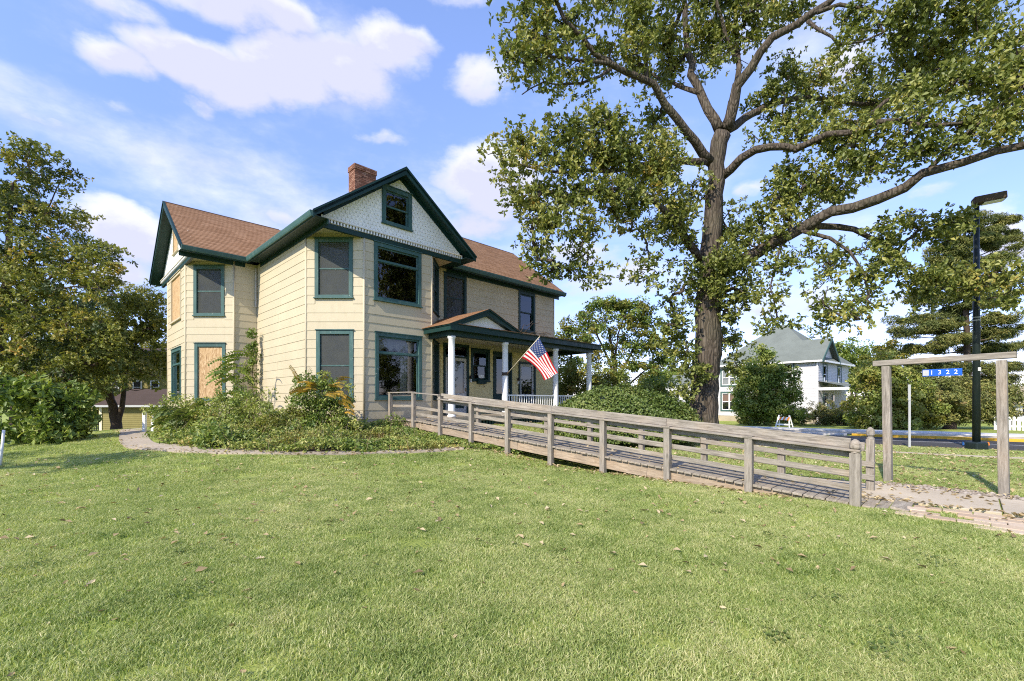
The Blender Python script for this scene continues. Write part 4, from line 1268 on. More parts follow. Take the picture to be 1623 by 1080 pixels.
# ------------------------------------------------------------------ flag on the porch column
fb = hb(13.2, 12.81, 2.62) - A_ * .13
tip = fb - A_ * 1.68 + UP * 1.27
flag = thing('flag', 'red, white and blue national flag flying from a porch column', 'flag', fb)
m = MB(); m.tube([fb, tip + (tip - fb) * .02], .014, 8); m.build('flag_pole', MAT['soffit_cream'], flag, smooth=True)
m = MB(); m.lathe(tip + (tip - fb) * .02, [(.01, 0), (.025, .012), (.025, .028), (.008, .04)], 8); m.build('pole_knob', MAT['brass'], flag)
m = MB(); c = hb(13.2, 12.81, 0); m.lathe((c.x, c.y, 2.54), [(.137, 0), (.137, .13)], 16); m.bar(fb + A_ * .03 - UP * .02, fb - A_ * .08 + UP * .06, .05, .05); m.build('bracket', MAT['bark_far'], flag)
def make_flag():
    h0 = tip; h1 = fb + (tip - fb) * .46
    t1 = at(884.5, 591, 17.02); t0 = at(863, 603, 17.55)
    def S(u, v):
        hst = h0.lerp(h1, u); fly = t1.lerp(t0, u)
        p = hst.lerp(fly, v)
        w = .085 * math.sin(v * 5.2 + u * 3.4 + .4) * v + .05 * math.sin(u * 9 + v * 2.0) * v
        p = p + Vector((.35, -.94, 0)) * w
        p = p + Vector((.5, 0, 1)) * (.14 * math.sin(math.pi * v) * (u - .15))
        return p
    mb = MB(); nu, nv = 26, 30
    cols_ = {0: 'flag_red', 1: 'flag_white', 2: 'flag_blue'}
    for i in range(nu):
        for j in range(nv):
            u0, u1, v0, v1 = i / nu, (i + 1) / nu, j / nv, (j + 1) / nv
            mi = 2 if (i < 14 and j < 12) else (0 if (i // 2) % 2 == 0 else 1)
            mb.quad(S(u0, v0), S(u0, v1), S(u1, v1), S(u1, v0), mi)
    for nm, c in (('flag_red', (.50, .012, .022)), ('flag_white', (.80, .79, .77)), ('flag_blue', (.02, .045, .16))):
        leaf = paint(nm, c, tuple(x * .8 for x in c), .15, .8, .06, 120, .1)
    o = mb.build('cloth', [MAT['flag_red'], MAT['flag_white'], MAT['flag_blue']], flag, smooth=True)
    bm = bmesh.new(); bm.from_mesh(o.data); bmesh.ops.remove_doubles(bm, verts=bm.verts, dist=.0005); bm.to_mesh(o.data); bm.free()
    st = MB(); su, sv = 14 / 26, 12 / 30
    for r in range(9):
        for k in range(6 if r % 2 == 0 else 5):
            cu = su * (r + 1) / 10; cv = sv * ((2 * k + 1 if r % 2 == 0 else 2 * k + 2)) / 12
            for side in (-1, 1):
                pts = []
                nrm = (S(cu + .01, cv) - S(cu, cv)).cross(S(cu, cv + .01) - S(cu, cv)).normalized() * .004 * side
                for q in range(10):
                    rad = (.020 if q % 2 == 0 else .009); an = q * math.pi / 5
                    pts.append(S(cu + math.cos(an) * rad, cv + math.sin(an) * rad * .6) + nrm)
                st.poly(pts)
    st.build('stars', MAT['flag_white'], flag, kind='stuff')
make_flag()

# dried vine lying on the porch roof
def dead_vine():
    t = thing('dried_vine', 'dry brown vine clump lying on the porch roof edge', 'vine', hb(12.8, 13.4, 4.25))
    rr = random.Random(3)
    for s in range(7):
        m = MB(); p = hb(12.74, 13.2 + s * .28, 4.28); pts = [p]
        for k in range(6):
            p = p + Vector((R2 * .12, R2 * .12, 0)) * rr.uniform(.6, 1.8) + Vector((rr.uniform(-.08, .08), rr.uniform(-.08, .08), rr.uniform(-.05, .08 if s > 1 else .2)))
            pts.append(p)
        m.tube(pts, [.012] * 7, 5); m.build('stem', MAT['bark_far'], t)
    return t
vine_dead = dead_vine()

# ------------------------------------------------------------------ street number sign
sign = thing('wooden_gateway', 'weathered wooden goalpost frame beside the front walk', 'gateway', (7.6, 8.15, 0))
S0 = Vector((7.17, 8.77, 0)); S1 = Vector((8.06, 7.54, 0)); sd = (S1 - S0).normalized(); sn = Vector((-sd.y, sd.x, 0))
for p, top in ((S0, 2.20), (S1, 2.22)):
    zb = gz(p.x, p.y)
    lean = Vector((-.035, .01, 0))
    m = MB(); u, v = sd * .062, sn * .062
    m.hexa([p - u - v + UP * (zb - .3), p + u - v + UP * (zb - .3), p + u + v + UP * (zb - .3), p - u + v + UP * (zb - .3)] + [q + lean + UP * (zb + top) for q in (p - u - v, p + u - v, p + u + v, p - u + v)])
    m.build('post', MAT['wood_post'], sign, bevel=.008)
zz = gz(*S0.xy) + 2.20
bm_a, bm_b = S0 - sd * .20 + Vector((-.035, .01, zz + .06)), S1 + sd * .17 + Vector((-.035, .01, zz + .085))
me_b = MB(); Lb = (bm_b - bm_a).length; me_b.box((0, 0, 0), (1, 0, 0), (0, 1, 0), (0, 0, 1), Lb / 2, .06, .052)
mbm = bpy.data.meshes.new('crossbeam'); bmm = bmesh.new(); vs = [bmm.verts.new(v) for v in me_b.v]; [bmm.faces.new([vs[i] for i in f]) for f in me_b.f]; bmesh.ops.bevel(bmm, geom=list(bmm.edges), offset=.008, segments=1, affect='EDGES'); bmm.to_mesh(mbm); bmm.free(); mbm.materials.append(MAT['wood'])
dd = (bm_b - bm_a).normalized(); tt = dd.cross(Vector((sn.x, sn.y, 0))).normalized(); tt = tt if tt.z > 0 else -tt
place('crossbeam', mbm, frame((bm_a + bm_b) / 2, dd, sn, tt), sign)

def text_mesh(txt, size, mat, name, parent, M, depth=.002, align='CENTER'):
    cu = bpy.data.curves.new('lettering', 'FONT'); cu.body = txt; cu.size = size; cu.extrude = depth; cu.align_x = align; cu.align_y = 'CENTER'
    tmp = bpy.data.objects.new('tmp_lettering', cu); COL.objects.link(tmp)
    dg = bpy.context.evaluated_depsgraph_get()
    me = bpy.data.meshes.new_from_object(tmp.evaluated_get(dg))
    bpy.data.objects.remove(tmp); bpy.data.curves.remove(cu)
    me.materials.clear(); me.materials.append(mat)
    return place(name, me, M, parent)
pc = S0.lerp(S1, .52); zc = gz(*pc.xy) + 2.045
numb = thing('number_sign', 'small blue 1322 street number sign hanging from the wooden frame', 'sign', (pc.x - .035, pc.y, zc))
ctr = Vector((pc.x - .035, pc.y + .01, zc + .005))
m = MB(); m.box(ctr, sd, sn, UP, .262, .004, .062); m.build('plate', MAT['blue_sign'], numb, bevel=.003)
front_n = -sn if (-sn).dot(-ctr) > 0 else sn
xs = sd if sd.x > 0 else -sd
for k, ch in enumerate('1322'):
    text_mesh(ch, .105, MAT['sign_white'], 'digit', numb, frame(ctr + xs * (-.135 + k * .106) + front_n * .0065, xs, UP, xs.cross(UP)))
m = MB(); m.box(ctr - xs * .215 + front_n * .0055, sd, sn, UP, .042, .0012, .05); m.build('faded_patch', MAT['aluminium'], numb)
for s in (-.2, .2):
    m = MB(); m.tube([ctr + xs * s + UP * .06, ctr + xs * s + UP * .11], .004, 6); m.build('hanger', MAT['black_metal'], numb)

# ------------------------------------------------------------------ light pole and other street things
def light_pole():
    p = at(1547.5, 712, 15.8); zb = gz(p.x, p.y)
    t = thing('light_pole', 'tall dark green parking light pole with square lamp head', 'light pole', (p.x, p.y, zb))
    m = MB(); m.box((p.x, p.y, zb + .12), (1, 0, 0), (0, 1, 0), UP, .22, .22, .16); m.build('base_cover', MAT['pole_green'], t, bevel=.05)
    m = MB(); m.tube([(p.x, p.y, zb + .2), (p.x, p.y, 4.4), (p.x + .01, p.y, 8.25)], [.108, .095, .07], 16); m.build('pole', MAT['pole_green'], t, smooth=True)
    h = MB(); c = Vector((p.x + .36, p.y - .20, 8.40)); d = Vector((.86, -.51, .05))
    s_ = Vector((.51, .86, 0)); h.box(c - d * .1, d, s_, d.cross(s_), .40, .20, .12); h.build('lamp_head', MAT['bark_far'], t, bevel=.03)
    h = MB(); h.box(c + d * .0 - UP * .125, d, s_, UP, .25, .15, .012); h.build('lens', MAT['sign_white'], t)
    for zz in (4.28, 4.38):
        m = MB(); m.lathe((p.x, p.y, zz), [(.102, 0), (.102, .03)], 16); m.build('band', MAT['aluminium'], t)
    m = MB(); m.box((p.x - .0, p.y - .107, 2.62), (1, 0, 0), (0, 0, 1), (0, 1, 0), .05, .055, .004); m.build('sticker', MAT['white'], t)
light_pole()
def tag_pole():
    p = at(1441.5, 706, 16.2); zb = gz(p.x, p.y)
    t = thing('sign_post', 'bare thin grey metal post at the kerb', 'post', (p.x, p.y, zb))
    m = MB(); m.box((p.x, p.y, zb + 1.05), (1, 0, 0), (0, 1, 0), UP, .03, .02, 1.1); m.build('channel', MAT['aluminium'], t)
    m = MB(); m.box((p.x - .02, p.y - .02, zb + 1.95), (1, 0, 0), (0, 1, 0), UP, .045, .008, .28); m.build('plate_edge', MAT['aluminium'], t)
tag_pole()
for nm, px, py, mt, lb in (('utility_flag', 1525, 707, 'blue_plastic', 'tiny blue utility marker flag near the light pole'), ('utility_flag', 1565, 710, 'orange_paint', 'tiny orange utility marker flag near the light pole')):
    p = at(px, py, 16.0); zb = gz(p.x, p.y)
    t = thing(nm, lb, 'marker flag', (p.x, p.y, zb))
    m = MB(); m.tube([(p.x, p.y, zb), (p.x, p.y, zb + .28)], .006, 5); m.build('wire', MAT['black_metal'], t)
    m = MB(); m.quad((p.x, p.y, zb + .14), (p.x + .06, p.y - .02, zb + .15), (p.x + .055, p.y - .01, zb + .25), (p.x, p.y, zb + .27)); m.build('flag_sheet', MAT[mt], t)

def barricade():
    p = at(1243, 681, 30.2); zb = gz(p.x, p.y) + .06
    t = thing('barricade', 'white folding barricade with orange stripes standing across the street', 'barricade', (p.x, p.y, zb))
    u = Vector((.62, -.78, 0)); v = Vector((.78, .62, 0)); H = .78; W = .42
    c = Vector((p.x, p.y, zb))
    for s in (-1, 1):
        for e in (-1, 1):
            m = MB(); m.bar(c + u * e * W + v * s * .28, c + u * e * W * .72 + v * s * .03 + UP * H, .06, .04, up=v); m.build('leg', MAT['sign_white'], t)
        def board(z0, z1, striped):
            n = 6
            for k in range(n):
                x0, x1 = -W * .86 + 2 * W * .86 * k / n, -W * .86 + 2 * W * .86 * (k + 1) / n
                m = MB()
                f0, f1 = 1 - z0 / H, 1 - z1 / H
                sh = .04
                pts = [c + u * (x0 - (sh if k else 0)) + v * s * (.03 + .25 * f0 + .025) + UP * z0, c + u * (x1 - (sh if k < n - 1 else 0)) + v * s * (.03 + .25 * f0 + .025) + UP * z0, c + u * (x1 + (sh if k < n - 1 else 0)) + v * s * (.03 + .25 * f1 + .025) + UP * z1, c + u * (x0 + (sh if k else 0)) + v * s * (.03 + .25 * f1 + .025) + UP * z1]
                m.prism(pts, v * s * .015); m.build('board_stripe', MAT['orange_paint'] if (striped and k % 2) else MAT['sign_white'], t)
        board(.46, .66, True); board(.14, .22, False)
barricade()
def left_things():
    p = at(4, 690, 10.8); zb = gz(p.x, p.y)
    m = MB(); m.tube([(p.x - .06, p.y, zb - .1), (p.x + .03, p.y, zb + .85)], .028, 10)
    m.build('marker_pole', MAT['white'], None, smooth=True, label='short white plastic pole at the left edge of the lawn', cat='pole')
    # white handrail of the side steps
    q = at(229, 691, 16.0); zb = gz(q.x, q.y)
    t = thing('step_handrail', 'low white wooden handrail by the side path', 'handrail', (q.x, q.y, zb))
    d = (hb(17, 1, 0) - hb(16, 1, 0)).normalized(); e = B_
    base = Vector((q.x, q.y, zb))
    P = [base, base + Vector((.22, .1, 0)), base + Vector((.55, .9, .0))]
    for p_ in P:
        m = MB(); m.box(p_ + UP * .34, (1, 0, 0), (0, 1, 0), UP, .045, .045, .37); m.build('post', MAT['white'], t, bevel=.006)
    for z in (.2, .62):
        m = MB(); m.bar(P[1] + UP * z, P[2] + UP * (z + .1), .04, .07); m.build('rail', MAT['white'], t)
    # garage
    c = at(212, 681, 33); g0 = gz(c.x, c.y)
    t = thing('garage', 'low yellow garage with dark brown roof behind the left trees', 'garage', (c.x, c.y, g0))
    W_ = Wall((0, 33, 0), (1, 0, 0), (0, -1, 0))
    x0 = at(161, 0, 33).x; x1 = at(285, 0, 33).x; zt = at(0, 645, 33).z
    m = MB(); m.hexa([(x0, 33, g0 - .4), (x1, 33, g0 - .4), (x1, 39, g0 - .4), (x0, 39, g0 - .4), (x0, 33, zt), (x1, 33, zt), (x1, 39, zt), (x0, 39, zt)]); m.build('wall', MAT['yellow_house'], t)
    z = g0
    k = 0
    while z < zt - .05:
        m = MB(); m.hexa([(x0, 32.97, z), (x1, 32.97, z), (x1, 33, z), (x0, 33, z), (x0, 32.99, z + .15), (x1, 32.99, z + .15), (x1, 33, z + .15), (x0, 33, z + .15)]); m.build('siding_board', MAT['yellow_house'], t); z += .145
    m = MB(); m.box((x0 - .02, 32.96, (g0 + zt) / 2), (1, 0, 0), (0, 1, 0), UP, .09, .03, (zt - g0) / 2); m.build('corner_board', MAT['soffit_cream'], t)
    m = MB(); m.prism([(x0 - .3, 32.6, zt), (x0 - .3, 32.6, zt + .12), (x0 - .3, 36, zt + 1.35), (x0 - .3, 39.4, zt + .12), (x0 - .3, 39.4, zt)], (x1 - x0 + .6, 0, 0)); m.build('roof', MAT['brown_roof_far'], t)
    m = MB(); m.box(((x0 + x1) / 2, 32.55, zt + .05), (1, 0, 0), (0, 1, 0), UP, (x1 - x0) / 2 + .3, .05, .07); m.build('gutter', MAT['aluminium'], t)
    # yellow house far behind
    Y = 52; x0 = at(120, 0, Y).x; x1 = at(330, 0, Y).x; zb = -1.2; zt = at(0, 560, Y).z
    t = thing('yellow_house', 'yellow house with dark windows glimpsed behind the garage', 'house', ((x0 + x1) / 2, Y, zb))
    m = MB(); m.hexa([(x0, Y, zb), (x1, Y, zb), (x1, Y + 8, zb), (x0, Y + 8, zb), (x0, Y, zt), (x1, Y, zt), (x1, Y + 8, zt), (x0, Y + 8, zt)]); m.build('wall', MAT['yellow_house'], t)
    m = MB(); m.prism([(x0 - .4, Y - .5, zt), (x0 - .4, Y + 4, zt + 1.0), (x0 - .4, Y + 8.5, zt)], (x1 - x0 + .8, 0, 0)); m.build('roof', MAT['brown_roof_far'], t)
    wl_ = Wall((0, Y, 0), (1, 0, 0), (0, -1, 0))
    for px in (182, 218, 246):
        s = at(px, 0, Y).x; z = at(0, 614, Y).z
        m = MB(); wbox(m, wl_, s - .5, s + .5, z - .75, z - .65, 0, .08); wbox(m, wl_, s - .5, s + .5, z + .65, z + .75, 0, .08); wbox(m, wl_, s - .5, s - .4, z - .65, z + .65, 0, .08); wbox(m, wl_, s + .4, s + .5, z - .65, z + .65, 0, .08); wbox(m, wl_, s - .4, s + .4, z - .03, z + .03, 0, .06)
        f = m.build('window', MAT['white'], t)
        m = MB(); m.quad(wl_.p(s - .4, z - .65, .03), wl_.p(s + .4, z - .65, .03), wl_.p(s + .4, z + .65, .03), wl_.p(s - .4, z + .65, .03)); m.build('pane', MAT['black_metal'], f)
    # blue bin
    p = at(122, 681, 30); g0 = gz(p.x, p.y)
    t = thing('recycling_bin', 'blue wheeled recycling bin beside the garage', 'bin', (p.x, p.y, g0))
    m = MB(); m.hexa([(p.x - .25, p.y - .25, g0 + .05), (p.x + .25, p.y - .25, g0 + .05), (p.x + .25, p.y + .25, g0 + .05), (p.x - .25, p.y + .25, g0 + .05), (p.x - .32, p.y - .32, g0 + .8), (p.x + .32, p.y - .32, g0 + .8), (p.x + .32, p.y + .32, g0 + .8), (p.x - .32, p.y + .32, g0 + .8)]); m.build('body', MAT['blue_plastic'], t, bevel=.03)
    m = MB(); m.box((p.x, p.y, g0 + .84), (1, 0, 0), (0, 1, 0), UP, .35, .35, .035); m.build('lid', MAT['blue_plastic'], t, bevel=.02)
    # chain-link panel between bin and garage
    q0, q1 = at(128, 681, 33.5), at(160, 681, 33.2)
    t = thing('garden_fence', 'thin dark fence panel between bin and garage', 'fence', (q0.x, q0.y, gz(q0.x, q0.y)))
    n = 9
    zf = gz(q0.x, q0.y)
    for k in range(n + 1):
        p = q0.lerp(q1, k / n); m = MB(); m.tube([(p.x, p.y, zf), (p.x, p.y, zf + 1.3)], .022, 6); m.build('picket', MAT['black_metal'], t)
    for z in (.25, 1.25):
        m = MB(); m.tube([(q0.x, q0.y, zf + z), (q1.x, q1.y, zf + z)], .025, 6); m.build('rail', MAT['black_metal'], t)
left_things()

# ------------------------------------------------------------------ white house across the street
def white_house():
    Fv = Vector((-.646, .763, 0)); G = Vector((.763, .646, 0))
    K = at(1297, 670, 38); zb = -.36
    t = thing('white_house', 'white two-storey house with grey-green hipped roof across the street', 'house', (K.x, K.y, zb))
    K = Vector((K.x, K.y, 0))
    wf = Wall(K, Fv, -G); wr = Wall(K, G, -Fv)
    ZE = 4.88; Lf, Lr = 8.4, 8.5
    def sheet(w, s0, s1, z0, z1, ops, zs):
        part = None
        ss = sorted({s0, s1, *[v for o in ops for v in o[:2]]}); zz = sorted({z0, z1, *[v for o in ops for v in o[2:]]})
        mb = MB()
        for i in range(len(ss) - 1):
            for j in range(len(zz) - 1):
                cs, cz = (ss[i] + ss[i + 1]) / 2, (zz[j] + zz[j + 1]) / 2
                if any(o[0] < cs < o[1] and o[2] < cz < o[3] for o in ops): continue
                mb.quad(w.p(ss[i], zz[j]), w.p(ss[i + 1], zz[j]), w.p(ss[i + 1], zz[j + 1]), w.p(ss[i], zz[j + 1]))
        part = mb.build('wall', MAT['white_siding'], t)
        q = MB(); z = z0
        while z < z1 - .05:
            segs = [(s0, s1)]
            for o in ops:
                if o[2] < z + .12 and o[3] > z + .02:
                    segs = [x for a, b in segs for x in ((a, min(b, o[0])), (max(a, o[1]), b)) if x[1] - x[0] > .03]
            for a, b in segs:
                q.hexa([w.p(a, z, .002), w.p(b, z, .002), w.p(b, z, .022), w.p(a, z, .022), w.p(a, z + .135, .002), w.p(b, z + .135, .002), w.p(b, z + .135, .006), w.p(a, z + .135, .006)])
            z += .135
        q.build('clapboards', MAT['white_siding'], part, kind='stuff')
    def win(w, s0, s1, z0, z1, split=1, blind=None):
        m = MB(); c = .13
        wbox(m, w, s0 - c, s0, z0 - c, z1 + c, -.06, .05); wbox(m, w, s1, s1 + c, z0 - c, z1 + c, -.06, .05); wbox(m, w, s0, s1, z1, z1 + c, -.06, .05); wbox(m, w, s0, s1, z0 - c, z0, -.06, .05)
        f = m.build('window', MAT['green_window'], t)
        for k in range(split):
            a = s0 + (s1 - s0) * k / split; b = s0 + (s1 - s0) * (k + 1) / split
            q = MB(); e = .06
            mid = (z0 + z1) / 2
            for (x0, x1, y0, y1) in ((a, a + e, z0, z1), (b - e, b, z0, z1), (a + e, b - e, z1 - e, z1), (a + e, b - e, z0, z0 + e), (a + e, b - e, mid - .03, mid + .03)): wbox(q, w, x0, x1, y0, y1, -.05, .01)
            q.build('sash', MAT['sign_white'], f)
            q = MB(); q.quad(w.p(a, z0, -.03), w.p(b, z0, -.03), w.p(b, z1, -.03), w.p(a, z1, -.03)); q.build('pane', MAT['glass'], f)
            if blind:
                q = MB(); q.quad(w.p(a, mid if blind == 'brown_up' else z0, -.12), w.p(b, mid if blind == 'brown_up' else z0, -.12), w.p(b, z1, -.12), w.p(a, z1, -.12)); q.build('blind', MAT['brick_blind'] if blind == 'brown_up' else MAT['curtain'], f)
    paint('brick_blind', (.38, .17, .07), (.2, .1, .05), .2)
    of = [(.55 + 0, 1.55, 3.15, 4.55), (6.6, 8.0, 3.0, 4.4), (6.6, 8.0, .65, 2.25), (3.2, 4.4, .7, 2.2), (3.3, 4.3, 3.1, 4.5)]
    of[0] = (1.9, 2.9, 3.35, 4.65)
    sheet(wf, 0, Lf, .12, ZE, of, 0)
    win(wf, *of[0], 1); win(wf, *of[1], 2, 'white'); win(wf, *of[2], 2, 'brown_up'); win(wf, *of[3], 1); win(wf, *of[4], 1)
    orr = [(1.2, 2.1, 2.95, 4.55), (5.2, 6.1, 2.95, 4.55), (1.2, 2.1, .45, 2.0), (3.4, 4.2, .25, 2.1)]
    sheet(wr, 0, Lr, .12, ZE, orr, 0)
    for o in orr[:3]: win(wr, *o, 1)
    m = MB(); wbox(m, wr, 3.4, 4.2, .0, 2.1, -.08, -.03); m.build('door', MAT['green'], t)
    m = MB(); m.hexa([wf.p(0, zb - .6), wr.p(Lr, zb - .6), wr.p(Lr, zb - .6) + Fv * Lf, wf.p(Lf, zb - .6), wf.p(0, .13), wr.p(Lr, .13), wr.p(Lr, .13) + Fv * Lf, wf.p(Lf, .13)]); m.build('foundation', MAT['stone_base'], t)
    m = MB(); m.hexa([p + UP * z for z in (.2, .2 + .01) for p in (K, K + G * Lr, K + G * Lr + Fv * Lf, K + Fv * Lf)]); m.hexa([p + UP * z for z in (2.6, 2.61) for p in (K, K + G * Lr, K + G * Lr + Fv * Lf, K + Fv * Lf)]); m.build('floor', MAT['interior'], t)
    m = MB(); m.quad(K + G * 3 + UP * zb, K + G * 3 + Fv * Lf + UP * zb, K + G * 3 + Fv * Lf + UP * ZE, K + G * 3 + UP * ZE); m.quad(K + Fv * 3 + UP * zb, K + Fv * 3 + G * Lr + UP * zb, K + Fv * 3 + G * Lr + UP * ZE, K + Fv * 3 + UP * ZE); m.build('partition', MAT['interior'], t)
    ov = .4
    c = [K - Fv * ov - G * ov, K + G * (Lr + ov) - Fv * ov, K + G * (Lr + ov) + Fv * (Lf + ov), K + Fv * (Lf + ov) - G * ov]
    pk = K + G * Lr * .5 + Fv * Lf * .5
    m = MB()
    r0, r1 = pk - Fv * .3 + UP * 8.75, pk + Fv * .3 + UP * 8.75
    C = [p + UP * ZE for p in c]
    m.add(C + [r0, r1], [(0, 1, 4), (1, 2, 5, 4), (2, 3, 5), (3, 0, 4, 5), (0, 3, 2, 1)])
    # cross gable over the right corner
    gpk = 2.0; gz_ = 6.85
    P = lambda s, f, z: K + G * s + Fv * f + UP * z
    m.add([P(-.35, -.45, ZE), P(gpk, -.45, gz_), P(4.35, -.45, ZE), P(-.35, 5, ZE), P(gpk, 5, gz_), P(4.35, 5, ZE)], [(0, 1, 4, 3), (1, 2, 5, 4)])
    # lower left wing roof
    m.add([P(-1.2, Lf + .2, 3.1), P(2.2, Lf + .2, 5.1), P(5.6, Lf + .2, 3.1), P(-1.2, Lf + 5.2, 3.1), P(2.2, Lf + 5.2, 5.1), P(5.6, Lf + 5.2, 3.1)], [(0, 1, 4, 3), (1, 2, 5, 4)])
    rf = m.build('roof', MAT['grey_roof'], t)
    m = MB(); m.poly([P(0, -.01, ZE), P(4, -.01, ZE), P(gpk, -.01, gz_ - .1)]); m.build('gable_wall', MAT['white_siding'], t)
    m = MB()
    for s0, s1 in ((-.35, gpk), (4.35, gpk)):
        m.prism([P(s0, -.46, ZE + .02), P(s1, -.46, gz_ + .02), P(s1, -.46, gz_ - .25), P(s0, -.46, ZE - .2)], Fv * .06)
    m.build('rake_board', MAT['green_window'], t)
    m = MB(); m.bar(C[0] + UP * -.08, C[3] + UP * -.08, .1, .14); m.bar(C[0] + UP * -.08 + G * .6, C[1] + UP * -.08, .1, .14); m.build('gutter', MAT['sign_white'], t)
    m = MB(); m.tube([wf.p(.05, ZE - .2, .1), wf.p(.05, zb, .1)], .05, 8); m.build('downspout', MAT['sign_white'], t)
    # lower left wing
    m = MB(); q = [P(-1, Lf + .3, 0), P(4, Lf + .3, 0), P(4, Lf + 5, 0), P(-1, Lf + 5, 0)]
    m.hexa([p + UP * zb for p in q] + [p + UP * 3.15 for p in q]); m.build('side_wing', MAT['white_siding'], t)
    ww = Wall(K - G * 1.0, Fv, -G); win(ww, Lf + 1.2, Lf + 2.4, .8, 2.2, 1)
    # porch on the right side
    m = MB(); m.add([P(-.1, -2.2, 2.62), P(7.2, -2.2, 2.62), P(7.2, 0, 3.15), P(-.1, 0, 3.15)], [(0, 1, 2, 3)]); m.build('porch_roof', MAT['grey_roof'], t)
    m = MB(); m.bar(P(-.1, -2.1, 2.5), P(7.2, -2.1, 2.5), .12, .22); m.bar(P(0, -2.1, 2.5), P(0, 0, 2.5), .12, .22); m.build('porch_beam', MAT['sign_white'], t)
    m = MB(); m.bar(P(-.1, -2.0, 2.36), P(7.2, -2.0, 2.36), .1, .12); m.build('porch_trim', MAT['green_window'], t)
    for s in (.1, 2.4, 4.7, 7.0):
        m = MB(); p = P(s, -2.0, 0); m.lathe((p.x, p.y, zb), [(.13, 0), (.11, .2), (.10, 2.4), (.13, 2.6)], 12); m.build('porch_column', MAT['sign_white'], t, smooth=True)
    m = MB(); q = [P(0, -2.1, 0), P(7.2, -2.1, 0), P(7.2, 0, 0), P(0, 0, 0)]; m.hexa([p + UP * (zb - .4) for p in q] + [p + UP * .02 for p in q]); m.build('porch_floor', MAT['stone_base'], t)
white_house()

